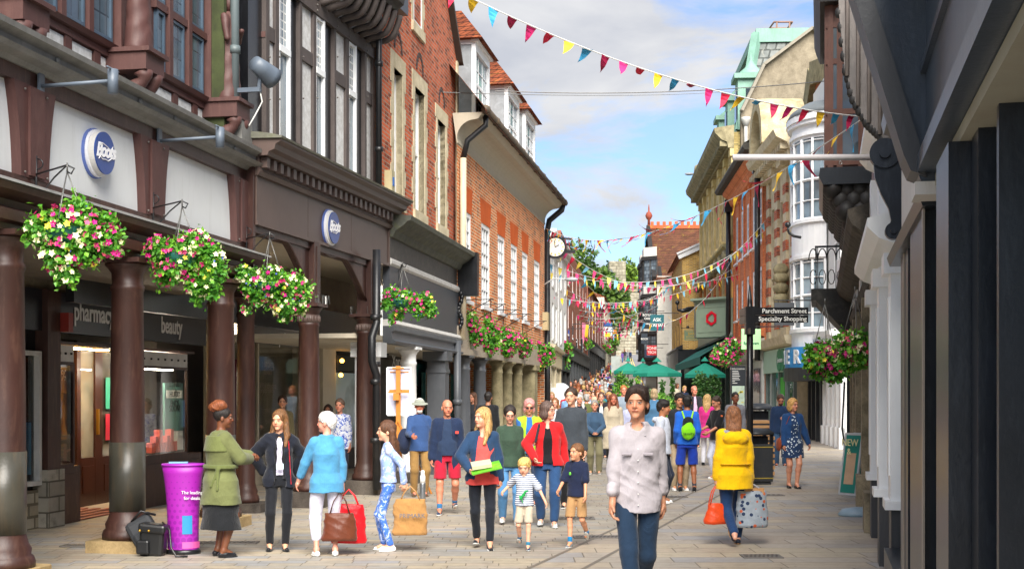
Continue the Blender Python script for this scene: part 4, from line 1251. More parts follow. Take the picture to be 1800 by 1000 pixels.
 t=thing('street_clock','round black bracket clock with a white face and yellow numerals at the orange house corner','clock',p,-.08);t.scale=(.74,)*3
 def disc(y0,y1,r,mat,name,par,n=36,ri=0):
  m=MB(1);m.add([(r*math.cos(2*PI*i/n),y,r*math.sin(2*PI*i/n))for y in(y0,y1)for i in range(n)],[tuple(range(n)),tuple(range(2*n-1,n-1,-1))]+[(i,(i+1)%n,n+(i+1)%n,n+i)for i in range(n)])
  return m.build(name,mat,par)
 disc(-.1,.3,.52,M_BLACK,'case',t);fcc=disc(-.13,-.1,.42,paint('clock face','#eceae0',.4,.02,0),'face',t)
 m=MB(1)
 for k in range(12):
  a=k*PI/6;c_=(math.sin(a)*.35,-.135,math.cos(a)*.35)
  m.obox(Vector(c_),.05,.01,.09,ry=a)
 m.build('numerals',paint('clock yellow','#c9a52a',.4),fcc)
 m=MB(1);m.obox(Vector((-.02,-.14,.14)),.03,.01,.3,ry=-.1);m.build('minute_hand',M_BLACK,fcc)
 m=MB(1);m.obox(Vector((.08,-.143,.05)),.035,.01,.2,ry=1.0);m.build('hour_hand',M_BLACK,fcc)
 m=MB(1);m.beam((.5,.2,0),(-.9,.2,0),.1,.16);m.prism([(.0,.5),(.75,.42),(.8,.35),(0,.42)],0,.3);m.box(.45,.9,.0,.3,-.25,-.12);m.box(.45,.8,0,.3,.1,.2);m.build('bracket',M_BLACK,t)
 return fc
L4=build_L4()
# ================================================================ generic terrace front for the far ends of the street
def terrace(name,label,side,p0,p1,h,wall,rows,cols,wmat=None,gmat=None,shop=None,shoph=3.0,depth=9,roofm=None,roofh=2.0,wh=1.5,ww=.9,cornice=None,band=None,z0=None,nxz=(2,4),parapet=0.0,fascia=None,sign=None):
 (xa,ya),(xb,yb)=p0,p1
 tan=(xb-xa)/(yb-ya)
 z0=GZ(ya)-.05 if z0 is None else z0
 fc=Fac(name,label,'building',xa,ya,tan,side,z0)
 L_=math.hypot(xb-xa,yb-ya);R=fc.root
 sh=(GZ(yb)-GZ(ya))
 zs=shoph+sh*.5
 holes=[]
 rh=(h-zs)/rows
 for r in range(rows):
  for c in range(cols):
   uc=L_*(c+.5)/cols;zc=zs+rh*(r+.52)
   holes.append((uc-ww/2,uc+ww/2,zc-wh/2,zc+wh/2-(.2 if r==rows-1 and rows>1 else 0)))
 m=fc.mb();m.wall(0,L_,0,h,holes,0,.15)
 m.quad((0,0,0),(0,-depth,0),(0,-depth,h),(0,0,h));m.quad((L_,0,0),(L_,-depth,0),(L_,-depth,h),(L_,0,h))
 m.build('wall',wall,R)
 for hh in holes:window(fc,hh[0],hh[1],hh[2],hh[3],-.05,wmat or M_WHITE,gmat or M_GLASSL,nx=nxz[0],nz=nxz[1],fw=.08,bar=.03,sill=.08)
 if cornice:m=fc.mb();m.run([(0,h-.35),(.1,h-.33),(.2,h-.15),(.35,h-.1),(.35,h),(0,h+.02)],-.05,L_+.05);m.build('cornice',cornice,R)
 if roofm:
  m=fc.mb();m.add([(0,.2,h),(L_,.2,h),(L_,-depth/2,h+roofh),(0,-depth/2,h+roofh),(0,-depth,h),(L_,-depth,h)],[(0,1,2,3),(3,2,5,4),(0,3,4),(1,5,2)]);m.build('roof',roofm,R)
 else:
  m=fc.mb();m.quad((0,0,h),(L_,0,h),(L_,-depth,h),(0,-depth,h));m.build('roof',M_LEAD,R)
 if shop:
  m=fc.mb();m.box(.05,L_-.05,.0,.18,zs-.75,zs-.15);m.run([(0,zs-.15),(.3,zs-.12),(.32,zs-.02),(0,zs+.05)],.0,L_);m.build('shop_fascia',fascia or shop,R)
  n=max(2,int(L_/3));m=fc.mb()
  for i in range(n+1):x=.05+(L_-.1)*i/n;m.box(x-.12,x+.12,0,.14,0,zs-.75)
  m.box(.1,L_-.1,0,.1,0,.5+sh*.5);m.build('shopfront',shop,R)
  m=fc.mb();m.box(.1,L_-.1,.01,.04,.5,zs-.75);m.build('shop_window',darkglass('far shop glass','#2b3134',.08),R)
 return fc
M_WSTUC=paint('white stucco','#dfe0de',.75,.04,.2,'#b0ab9f',streak=1)
terrace('white_shop','tall narrow white stucco shop just beyond the orange brick house','L',(1.25,47),(1.95,55.5),7.6,M_WSTUC,2,3,shop=paint('cream shopfront','#cdbf9f',.6),cornice=M_WSTUC,shoph=3.4,ww=1.3,wh=1.4)
terrace('white_shop','white shop with arched upper windows between the first white shop and red brick terrace','L',(2.0,56),(2.6,62),8.0,M_WSTUC,2,2,shop=paint('dark shopfront','#26282b',.5),shoph=3.2,cornice=M_WSTUC)
M_FBRICK=brick('far red brick','#a4553f','#8c4634','#8f7a6a',.24,.08,.012,.25,'#6e3a2c',.4)
terrace('brick_terrace','tall red brick terrace house on the left side, in front of the big tree','L',(2.35,63),(5.4,94),9.2,M_FBRICK,2,7,shop=paint('grey shopfront','#45494c',.5),shoph=3.4,ww=1.0,wh=1.6)
terrace('brick_terrace','lower red brick terrace house further up the left side with white windows','L',(5.5,95),(8.7,124),8.0,M_FBRICK,2,6,shop=paint('black shopfront','#1d1e20',.5),shoph=3.6,ww=1.1,wh=2.0,roofm=M_TILE)
terrace('cream_terrace','pale cream terrace house at the top of the left side','L',(8.8,125),(11.2,150),8.2,paint('cream stucco','#d5cbb4',.8,.05,.2),2,5,shop=paint('yellow grey shopfront','#8f8a7a',.5),shoph=3.6,roofm=M_TILE)
terrace('cream_terrace','last pale house on the left below the stone gate','L',(11.3,151),(14.0,185),7.0,paint('buff stucco','#c9b992',.8,.05,.2),2,5,shoph=3.2,roofm=M_TILE)
# ================================================================ stone gate at the top of the street
def build_gate():
 Y0=236;z0=GZ(Y0)-.3
 x=lambda px:WX(px,Y0)
 t=thing('stone_gate','old grey stone gate tower with an arched passage at the top of the street','gate tower',(0,Y0,z0))
 M_G=brick('flint and stone','#a39c8b','#86806f','#6f6959',1.1,.55,.05,.45,'#565446',.9)
 xa,xb=x(1050),x(1150);a0,a1=x(1118),x(1136);top=WZ(508,Y0)-z0
 m=MB(1)
 az=WZ(585,Y0)-z0
 n=12
 arch=[(a0+(a1-a0)*i/n,az+(a1-a0)*.62*math.sin(PI*i/n)**.7)for i in range(n+1)]
# front wall round the arch
 m.prism([(xa,0),(a0,0),(a0,top),(xa,top)],0,9)
 m.prism([(a1,0),(xb,0),(xb,top),(a1,top)],0,9)
 for i in range(n):
  (u0,v0),(u1,v1)=arch[i],arch[i+1]
  m.prism([(u0,v0),(u1,v1),(u1,top),(u0,top)],0,9)
 m.build('tower',M_G,t)
 m=MB(1)
 k=9
 for i in range(k):
  c=xa+(xb-xa)*(i+.5)/k
  m.box(c-.35,c+.35,-.05,.6,top,top+1.1)
 m.build('battlements',M_G,t)
 m=MB(1);m.box(xa-.1,xb+.1,-.15,0,top-.5,top-.2);m.box(xa,xb,-.12,-.0,top*.62,top*.62+.25);m.build('string_course',M_BATHD,t)
 for c in(x(1072),x(1100)):
  m=MB(1);m.box(c-.4,c+.4,-.02,.1,top*.7,top*.7+1.6);m.build('window',M_BLACK,t)
 m=MB(1);c=x(1088);m.box(c-1.5,c+1.5,3,6,top,WZ(456,Y0)-z0);m.build('chimney',M_G,t)
 m=MB(1);m.prism([(x(1065),top+.5),(x(1092),top+.5),(x(1076),WZ(470,Y0)-z0)],2,8);m.build('roof',paint('slate','#565b63',.6),t)
build_gate()
# ================================================================ RIGHT, far to near
def rx(Y):return 10.2+.062*(Y-50)
M_YBRICK=brick('yellow brick','#c79a45','#b8893c','#cdb98a',.235,.078,.012,.2,'#8b6a2f',.3,dark='#8f6a3a')
M_YBRICKD=brick('weathered yellow brick','#b8a468','#a08c54','#8f805a',.235,.078,.012,.3,'#5b5238',.4,dark='#5b5a3e')
M_RBRICK2=brick('bright red brick','#da7c4e','#cc6a40','#c8a080',.235,.078,.009,.2,'#8a3a26',.3)
M_TERRA=brick('terracotta blocks','#de8a5c','#d07a50','#b56848',.3,.15,.008,.15)
M_BLKTIM=paint('black timber','#232120',.6,.25,.3,'#4a443f',streak=1)
def build_FR1():
 fc=terrace('white_house','tall ornate white house beside the stone gate on the right side','R',(14.1,128),(16.2,160),15.0,M_WSTUC,4,5,shoph=3.6,shop=paint('white shopfront','#cfcfca',.5),cornice=M_WSTUC,ww=1.3,wh=1.7,z0=2.6)
build_FR1()
def build_FR2():
 """timber framed house whose gable faces the street; big tiled slope faces down the street"""
 Y0,Y1=101.0,113.0
 z0=1.5
 fc=Fac('gabled_timber_house','black and white gabled timber house with a mossy tiled roof and leaded bay windows','building',11.2,Y0,.05,'R',z0)
 R=fc.root
 L_=Y1-Y0+4
 ze,zr=fc.zp(1160,478),fc.zp(1160,372)
 m=fc.mb();m.box(0,L_,-10,0,0,ze);m.build('wall',paint('aged white plaster','#d3d0c6',.8,.05,.3),R)
# gable triangle towards the street
 m=fc.mb();m.prism([(0,ze),(L_,ze),(L_*.5,zr)],-.4,-.1);m.build('gable',M_BLKTIM,R)
 m=fc.mb();m.beam((-.4,.25,ze-.3),(L_*.5,.25,zr+.25),.3,.5);m.beam((L_+.4,.25,ze-.3),(L_*.5,.25,zr+.25),.3,.5);m.build('bargeboard',M_BLKTIM,R)
 m=fc.mb();m.add([(-.5,.3,ze-.35),(-.5,-14,ze-.35),(L_*.5,-14,zr+.2),(L_*.5,.3,zr+.2),(L_+.5,.3,ze-.35),(L_+.5,-14,ze-.35)],[(0,1,2,3),(3,2,5,4)])
 m.build('roof',tiles('lichened tiles','#66412f','#52362a','#94802f',.24,.22),R,recalc=False)
 m=fc.mb();m.box(L_*.5-.2,L_*.5+.2,-14,.3,zr+.15,zr+.45)
 for i in range(26):m.box(L_*.5-.12,L_*.5+.12,-.2-i*.5,.05-i*.5,zr+.45,zr+.75)
 m.build('ridge_tiles',paint('ridge terracotta','#b5562c',.8,.2,.3),R)
 m=fc.mb();m.lathe(L_*.5,.2,[(.12,zr+.4),(.1,zr+.9),(.2,zr+1.0),(.3,zr+1.25),(.2,zr+1.5),(.07,zr+1.6),(.06,zr+1.9),(.02,zr+2.2)],12);m.build('finial',paint('finial terracotta','#8a3f2c',.8),R)
# chimney
 uc,wc=L_*.55,fc.root and-5.3
 m=fc.mb();zt=zr+2.0;m.box(uc-.7,uc+.7,wc-1.6,wc+1.0,zr-1,zt);m.box(uc-.8,uc+.8,wc-1.75,wc+1.15,zt-.5,zt-.25);m.box(uc-.8,uc+.8,wc-1.7,wc+1.1,zt,zt+.2)
 ch=m.build('chimney',M_RBRICK2,R)
 m=fc.mb()
 for dw in(-.9,.3):m.lathe(uc,wc+dw,[(.3,zt+.2),(.26,zt+.5),(.28,zt+1.2),(.36,zt+1.3),(.36,zt+1.4)],12)
 m.build('chimney_pot',paint('pot terracotta','#c2673a',.8),ch)
# two stacked bays with leaded lights
 for k,(a,b)in enumerate(((.3,4.3),(5.6,9.6))):
  for j in range(3):
   za=3.2+j*2.9;zb=za+1.7
   poly=[(a,0),(a+.8,1.0),(b-.8,1.0),(b,0)]
   m=fc.mb();m.plan([(a-.15,0),(a+.75,1.15),(b-.75,1.15),(b+.15,0)],zb,zb+.28);m.plan([(a-.1,0),(a+.77,1.1),(b-.77,1.1),(b+.1,0)],za-.2,za)
   for(x0,y0),(x1,y1)in zip(poly,poly[1:]):
    n=max(2,int(math.hypot(x1-x0,y1-y0)/.6))
    for i in range(n+1):t=i/n;m.box(x0+(x1-x0)*t-.05,x0+(x1-x0)*t+.05,y0+(y1-y0)*t-.05,y0+(y1-y0)*t+.05,za,zb)
   o_=m.build('bay_window',M_BLKTIM,R)
   g=fc.mb();g.plan([(x,y-.04)for x,y in poly],za,zb);g.build('pane',leaded('far leaded','#7f8b93',.25,.3,'#3a3f42',.03),o_)
   m=fc.mb();m.plan([(a,0),(a+.8,.98),(b-.8,.98),(b,0)],zb+.28,zb+1.0);m.build('bay_panel',paint('aged white plaster','#d3d0c6',.8),R)
 m=fc.mb()
 for i in range(8):x=L_*i/7;m.box(max(0,x-.12),x+.12,0,.06,3,ze)
 m.box(0,L_,.0,.08,2.7,3.1);m.build('timber_frame',M_BLKTIM,R)
 m=fc.mb();m.box(0,L_,0,.05,0,2.7);m.build('shopfront',M_BLACK,R)
build_FR2()
def build_FR3():
 Y0,Y1=87.2,100
 z0=.9
 fc=Fac('yellow_brick_house','low yellow brick house with white gable board above a black restaurant front','building',11.35,Y0,.07,'R',z0)
 R=fc.root;L_=13.5
 ze=fc.zp(1200,448)
 holes=[]
 for i in range(4):
  for z in(4.2,7.2):holes.append((1.2+i*3.3,2.2+i*3.3,z,z+1.6))
 m=fc.mb();m.wall(0,L_,0,ze,holes,0,.2);m.prism([(0,0),(-.01,0),(-.01,ze),(0,ze)],-5,0)
 x1=-5.0
 m.add([(0,0,0),(0,x1,0),(0,x1,ze+2.2),(0,0,ze)],[(0,1,2,3)]);m.build('wall',M_YBRICK,R)
 for h in holes:window(fc,h[0],h[1],h[2],h[3],-.08,M_BLKTIM,M_GLASSL,nx=2,nz=2,fw=.07)
 m=fc.mb();m.beam((-.1,.3,ze-.05),(-.1,x1,ze+2.3),.25,.45);m.build('bargeboard',M_WHITE,R)
 m=fc.mb();m.add([(-.3,.4,ze),(L_,.4,ze),(L_,-5,ze+2.4),(-.3,-5,ze+2.4)],[(0,1,2,3)]);m.build('roof',M_TILE,R,recalc=False)
 zf=fc.zp(1210,640);zg=fc.zp(1210,608)
 m=fc.mb();m.box(-.25,L_,0,.3,zf,zg);m.box(-.3,0,-5,.3,zf,zg);m.run([(0,zg),(.45,zg),(.4,zg+.15),(0,zg+.3)],-.5,L_);m.build('shop_fascia',M_BLACK,R)
# lettering on the side facing down the street
 p=(0,0,0)
 v,f=text_mb('Prezzo',.95)
 mm=MB(1);mm.add([(-.31+y,-(x+3.0)if False else(-2.4-x),zf+.75+z)for x,y,z in v],f)
 mm.build('lettering',paint('gold letters','#c79a2a',.4),R,recalc=False)
 m=fc.mb();m.box(-.1,L_,.0,.05,.2,zf);m.quad((-.1,0,.2),(-.1,-5,.2),(-.1,-5,zf),(-.1,0,zf));m.build('shop_window',darkglass('restaurant glass','#53605a',.06),R)
 m=fc.mb()
 for y in(0,-1.6,-3.3,-4.9):m.box(-.16,-.05,y-.1,y+.1,0,zf)
 m.box(-.16,-.05,-5,0,0,.8);m.build('shopfront',M_BLACK,R)
# hanging sign and black iron lamp bracket
 q=fc.world(-.3,-1.5,fc.zp(1215,590));
 t=thing('hanging_sign','small green board sign with gold lettering on the yellow brick house','sign',(WX(1215,78),78,WZ(589,78)))
 m=MB(1);m.box(-.4,.4,0,.08,-.3,.3);m.build('board',paint('sage board','#6b7f66',.5),t)
 m=MB(1);m.box(-.33,.33,-.01,0,-.24,-.22);m.box(-.33,.33,-.01,0,.22,.24);m.build('gold_line',paint('gold letters','#c79a2a',.4),t)
 letters_at('BAR',(0,-.01,.08),0,.22,paint('gold letters','#c79a2a',.4),t);letters_at('KITCHEN',(0,-.01,-.1),0,.14,paint('gold letters','#c79a2a',.4),t)
 m=MB(1);m.tube([(-.6,.05,.42),(.6,.05,.42)],.02,6);m.tube([(.6,.05,.42),(.2,.05,1.2)],.015,6);m.ball((-.2,.05,.48),.09);m.build('bracket',M_BLACK,t)
 q=(WX(1200,79),79,WZ(545,79))
 t=thing('wall_lamp','black iron hand shaped bracket lamp on the yellow brick house','lamp',q)
 m=MB(1);m.tube([(-.3,0,.0),(0,0,-.05),(.35,.1,.05),(.7,.3,.15)],[.06,.12,.16,.1],8);m.tube([(-.3,0,0),(-.32,0,.35)],.04,6);m.build('bracket',M_BLACK,t)
 m=MB(1);m.ball((-.32,0,.45),.13);m.build('lamp_head',M_BLACK,t)
 t=thing('shop_bell','golden wall lantern on the yellow brick house beside the green bank sign','lantern',(WX(1223,78),78.0,WZ(556,78)))
 m=MB(1);m.lathe(0,0,[(.14,-.9),(.12,-.8),(.08,-.3),(.09,.7),(.06,.85),(.02,1.0)],12);m.build('body',paint('aged gold','#b98a20',.35,metal=.6),t)
build_FR3()
def build_FR4():
 """tall stone and yellow brick bank"""
 Y0,Y1=66.0,86.0
 z0=.35
 fc=Fac('stone_bank','tall yellow stone and brick bank with a heavy cornice and a green copper roof','building',rx(Y0),Y0,.062,'R',z0)
 R=fc.root;L_=20.0
 zt=fc.zp(1290,222);zp_=fc.zp(1285,436)
 holes=[]
 n=6
 for i in range(n):
  uc=L_*(i+.5)/n
  holes.append((uc-.55,uc+.55,zp_+1.0,zp_+3.3));holes.append((uc-.5,uc+.5,zp_+4.2,zt-1.6));holes.append((uc-.5,uc+.5,fc.zp(1280,525)+.1,zp_-.9))
 m=fc.mb();m.wall(0,L_,0,zt,holes,0,.3);m.build('front_wall',stone('ochre limestone','#d8c08c','#ab9868',1.6),R)
 m=fc.mb();m.box(-.02,.3,-5.5,-.01,0,zt-.3);m.build('side_wall',M_YBRICKD,R)
 for h in holes:window(fc,h[0],h[1],h[2],h[3],-.15,M_WHITE,M_GLASS,nx=2,nz=2,fw=.09)
 for i in range(n+1):
  u=min(max(L_*i/n,.35),L_-.35)
  m=fc.mb();m.box(u-.32,u+.32,0,.12,zp_+.3,zt-1.1);m.box(u-.42,u+.42,0,.2,zt-1.5,zt-1.05);m.box(u-.4,u+.4,0,.34,zp_+.1,zp_+.5);m.build('pilaster',stone('yellow limestone','#dcc690','#b8a46e',2),R)
  m=fc.mb();m.box(u-.34,u+.34,.0,.1,fc.zp(1280,540),zp_-.5);m.build('banded_pilaster',brick('banded brick','#c9a05a','#b5482a','#c9a05a',1.6,.42,.01,.2,None,.2),R)
 m=fc.mb();m.run([(0,zt-1.1),(.3,zt-1.1),(.35,zt-.8),(.6,zt-.7),(.95,zt-.35),(1.0,zt-.1),(0,zt+.05)],-.1,L_+.3);m.build('cornice',M_BATHD,R)
 m=fc.mb()
 for i in range(40):u=i*.5;m.box(u,u+.22,.35,.7,zt-1.0,zt-.72)
 m.build('dentils',M_BATHD,R)
 m=fc.mb();m.run([(0,zp_-.3),(.3,zp_-.25),(.55,zp_-.05),(.55,zp_+.08),(0,zp_+.12)],0,L_);m.build('string_course',stone('lichened stone','#bba04a','#8f8a6a',3),R)
 m=fc.mb()
 for i in range(9):
  u=.6+i*2.3;m.ball((u,.35,zp_-.55),.35,.25,.4,6)
 m.build('carved_swags',M_BATHD,R)
 m=fc.mb();u=L_-.5;m.tube([(u,.2,zt),(u,.2,zt+.8),(u,.1,zt+1.3),(u,0,zt+1.6)],[.45,.35,.38,.1],8);m.build('statue',M_BATHD,R)
# carcass and copper roof
 m=fc.mb();m.box(.3,L_,-9,-.35,0,zt-.2);m.build('rear_wall',M_YBRICKD,R)
 M_COP=paint('verdigris copper','#7ba392',.6,.18,.5,'#5f6f64',streak=1,scale=1.2)
 zc=WZ(78,70)-z0;za=zt
# mansard: copper hips, slate scales
 xa,xb=-.5,-6.0
 m=fc.mb();m.add([(1.2,xa,za),(L_*.7,xa,za),(L_*.7,xb,za),(1.2,xb,za),(2.6,-1.5,zc),(L_*.6,-1.5,zc),(L_*.6,xb,zc),(2.6,xb,zc)],[(0,1,5,4),(3,0,4,7),(1,2,6,5),(4,5,6,7)])
 m.build('mansard_roof',brick('scale slate','#8d8f8c','#6f7371','#4d504e',.5,.45,.05,.35,'#a9a79c',.6),R)
 m=fc.mb();m.beam((1.15,xa+.05,za),(2.55,-1.45,zc+.1),.4,.4);m.beam((2.5,-1.4,zc),(L_*.6,-1.4,zc),.25,.45);m.beam((2.5,-1.4,zc),(2.5,xb,zc),.25,.7);m.beam((1.2,xa,za+.1),(1.2,xb,za+.1),.3,.3)
 m.build('copper_trim',M_COP,R)
 for k,(u,w)in enumerate(((.9,-.3),(6.0,-.3),(11.0,-.3))):
  hz=2.6
  m=fc.mb();m.box(u,u+1.3,w-1.6,w,za,za+hz);m.box(u-.2,u+1.5,w-1.8,w+.2,za+hz,za+hz+.25)
  m.lathe(u+.75,w-.75,[(.75,za+hz+.25),(.65,za+hz+.45),(.35,za+hz+.7),(.1,za+hz+1.1),(.02,za+hz+1.5)],10)
  d_=m.build('copper_dormer',M_COP,R)
  m=fc.mb();m.box(u+.35,u+1.15,w,w+.05,za+.5,za+hz-.5);m.box(u-.02,u,w-1.2,w-.4,za+.5,za+hz-.5);m.build('pane',M_GLASS,d_)
# roof rail
 x0,x1_,yy=WX(1358,71),WX(1390,71),71
 def loc(X,Y,Z):
  dX,dY=X-fc.x0,Y-fc.y0
  return(dX*fc.dx+dY*fc.dy,dX*fc.nx+dY*fc.ny,Z-z0)
 m=fc.mb();zb,zt3=WZ(74,71),WZ(43,71)
 for X in(x0+.15,x1_-.15):
  for Yq in(70.6,71.8):m.tube([loc(X,Yq,zb),loc(X,Yq,zt3)],.045,6)
 for a,b in(((x0,70.6),(x1_,70.6)),((x0,71.8),(x1_,71.8)),((x0,70.6),(x0,71.8)),((x1_,70.6),(x1_,71.8))):m.tube([loc(*a,zt3),loc(*b,zt3)],.05,6)
 m.build('roof_rail',paint('rusty rail','#8a6a5a',.7),R)
# big rendered end wall rising over the red brick neighbour
 pts=[(1303,420),(1303,196),(1318,165),(1342,115),(1395,75),(1427,51),(1440,58),(1475,80),(1475,420)]
 Yg=65.6
 m=MB(1);P3=[loc(WX(a,Yg),Yg,WZ(b,Yg))for a,b in pts];P4=[loc(WX(a,Yg),Yg+.4,WZ(b,Yg))for a,b in pts]
 n_=len(pts)
 m.add(P3+P4,[tuple(range(n_)),tuple(range(2*n_-1,n_-1,-1))]+[(i,(i+1)%n_,n_+(i+1)%n_,n_+i)for i in range(n_)])
 m.v=[(x,y,z)for x,y,z in m.v]
 m.build('end_wall',stone('roughcast render','#958a76','#766c5b',2.5),R)
 m=fc.mb()
 for(a,b),(c,d)in zip(pts[1:6],pts[2:7]):
  m.beam(loc(WX(a,Yg),Yg-.05,WZ(b,Yg)),loc(WX(c,Yg),Yg-.05,WZ(d,Yg)),.5,.14)
 m.build('coping',paint('coping stone','#8f887a',.8),R)
 m=fc.mb();a=loc(WX(1311,65.4),65.4,WZ(212,65.4));b=loc(WX(1311,65.4),65.4,WZ(290,65.4));m.tube([a,b],.09,8);m.lathe(a[0],a[1],[(.1,a[2]-.3),(.22,a[2]),(.24,a[2]+.15)],8);m.build('downpipe',paint('pale pipe','#b9b6ae',.5),R)
# green bank fascia with red emblem
 m=fc.mb();zf,zg=fc.zp(1255,612),fc.zp(1255,545)
 zf=fc.zp(1285,590);zg=fc.zp(1285,527)
 xq=L_
 GREEN=paint('sage green fascia','#8a9b86',.5,.05,.1)
 m.prism([(-.1,zf),(xq,zf),(xq,zg),(-.1,zg)],0,.22)
 m.build('fascia_board',GREEN,R)
# sign box standing out at an angle towards the near end of the street
 A,B=Vector((2.0,.1)),Vector((3.5,1.62));dA=(B-A).normalized();nA=Vector((-dA.y,dA.x));L2=(B-A).length
 q=lambda a,b:tuple(A+dA*a+nA*b)
 m=fc.mb();m.plan([q(0,0),q(L2,0),q(L2+.9,-.9),q(.6,-1.2)],zf,zg);m.build('fascia_sign',GREEN,R)
 m=fc.mb();m.plan([q(-.1,.1),q(L2+.1,.1),q(L2+.9,-1),q(.6,-1.2)],zg,zg+.1);m.plan([q(-.2,.25),q(L2+.2,.25),q(L2+.9,-1),q(.6,-1.2)],zg+.1,zg+.22)
 for z in(zf+.25,zg-.3):m.plan([q(.15,.02),q(L2-.15,.02),q(L2-.15,0),q(.15,0)],z,z+.05)
 m.build('sign_moulding',GREEN,R)
 s=.34;zc_=(zf+zg)/2+.05
 for k in range(3):
  a=k*2*PI/3+PI/2;ca,sa=math.cos(a),math.sin(a)
  pl=[(-.55,1.0),(.55,1.0),(.85,.45),(.35,.45),(.12,.68),(-.25,.68),(-.5,.25),(-.85,.45)]
  V=[]
  for o2 in(.02,.06):
   for x,z in pl:e_=q(L2*.5-s*(x*ca-z*sa),o2);V.append((e_[0],e_[1],zc_+s*(x*sa+z*ca)))
  m=fc.mb();n_=len(pl);m.add(V,[tuple(range(n_)),tuple(range(2*n_-1,n_-1,-1))]+[(i,(i+1)%n_,n_+(i+1)%n_,n_+i)for i in range(n_)]);m.build('red_emblem_block',paint('emblem red','#d8102c',.4,.03,0),R)
# green awning below
 AW=paint('green canvas','#0f6a60',.8,.08,.1)
 ad=1.7
 m=fc.mb();m.add([(-.2,.1,zf-.1),(xq,.1,zf-.1),(xq,ad,zf-1.1),(-.2,ad,zf-1.1),(-.2,ad,zf-1.5),(xq,ad,zf-1.5),(-.2,.1,zf-.14),(xq,.1,zf-.14),(-.2,ad-.03,zf-1.14),(xq,ad-.03,zf-1.14)],[(0,1,2,3),(3,2,5,4),(6,8,9,7)])
 m.build('awning',AW,R,recalc=False)
 m=fc.mb();m.box(-.3,xq,0,.4,zf-.12,zf);m.build('awning_box',paint('dark green box','#10443f',.5),R)
 m=fc.mb();m.box(.0,xq,-.02,.04,.3,zf-.1);m.build('shop_window',darkglass('restaurant glass','#53605a',.06),R)
 m=fc.mb()
 for i in range(9):m.box(i*2.4-.02,i*2.4+.22,.02,.16,0,zf-.1)
 m.build('shopfront',paint('dark green front','#24352f',.5),R)
build_FR4()
def build_FR5():
 """red brick house, tall narrow windows, deep eaves"""
 fc=Fac('red_brick_house','bright red brick house with tall narrow white windows and deep dark eaves','building',rx(54.2),54.2,.062,'R',.15)
 R=fc.root;L_=11.5
 ze=fc.zp(1338,275)
 holes=[]
 for i in range(5):
  uc=1.2+i*2.25
  for za,zb in((5.2,7.0),(8.0,10.3)):holes.append((uc-.5,uc+.5,za,zb))
 m=fc.mb();m.wall(0,L_,0,ze,holes,0,.22);m.quad((0,0,0),(0,-8,0),(0,-8,ze),(0,0,ze));m.build('wall',M_RBRICK2,R)
 for h in holes:window(fc,h[0],h[1],h[2],h[3],-.03,M_WHITE,M_GLASSL,nx=2,nz=3,fw=.16,sill=.18)
 for i in range(6):
  u=.1+i*2.25;m=fc.mb();m.box(u-.02,u+.35,0,.06,4.3,ze-.5);m.box(u-.08,u+.41,0,.12,ze-.9,ze-.5);m.build('brick_pilaster',M_TERRA,R)
 m=fc.mb();m.run([(0,ze-.7),(.2,ze-.65),(.35,ze-.3),(.6,ze-.1),(.6,ze+.02),(0,ze+.02)],0,L_);m.run([(0,4.0),(.25,4.05),(.3,4.3),(0,4.35)],0,L_);m.build('cornice',M_TERRA,R)
 m=fc.mb();m.run([(.1,ze+.03),(.85,ze+.03),(.95,ze+.15),(.9,ze+.3),(.1,ze+.35)],-.4,L_+.6);m.build('eaves_gutter',paint('dark eaves','#3f3c36',.7,.2,.3),R)
 m=fc.mb();m.add([(-.4,.9,ze+.3),(L_+.6,.9,ze+.3),(L_+.6,-4,ze+3.0),(-.4,-4,ze+3.0)],[(0,1,2,3)]);m.build('roof',paint('slate','#565b63',.6),R,recalc=False)
 for u,r in((-.05,.12),(L_+.1,.12)):
  m=fc.mb();m.tube([(u,.3,ze),(u,.3,3.0)],r,10);m.box(u-.2,u+.2,.15,.5,ze-.9,ze-.3);m.build('downpipe',M_PIPE,R)
 zf=fc.zp(1320,600)
 m=fc.mb();m.run([(0,3.0),(.5,3.1),(.75,3.5),(.8,3.75),(0,3.95)],0,L_);m.build('stone_canopy',paint('pale stone canopy','#b9b5ab',.7,.1,.3),R)
 m=fc.mb();m.box(0,L_,-.02,.1,.0,3.0);m.build('shopfront',paint('white shopfront','#cfcfca',.5),R)
 m=fc.mb()
 for i in range(4):m.box(.5+i*2.8,2.6+i*2.8,.1,.14,.6,2.7)
 m.build('shop_window',M_GLASS,R)
build_FR5()
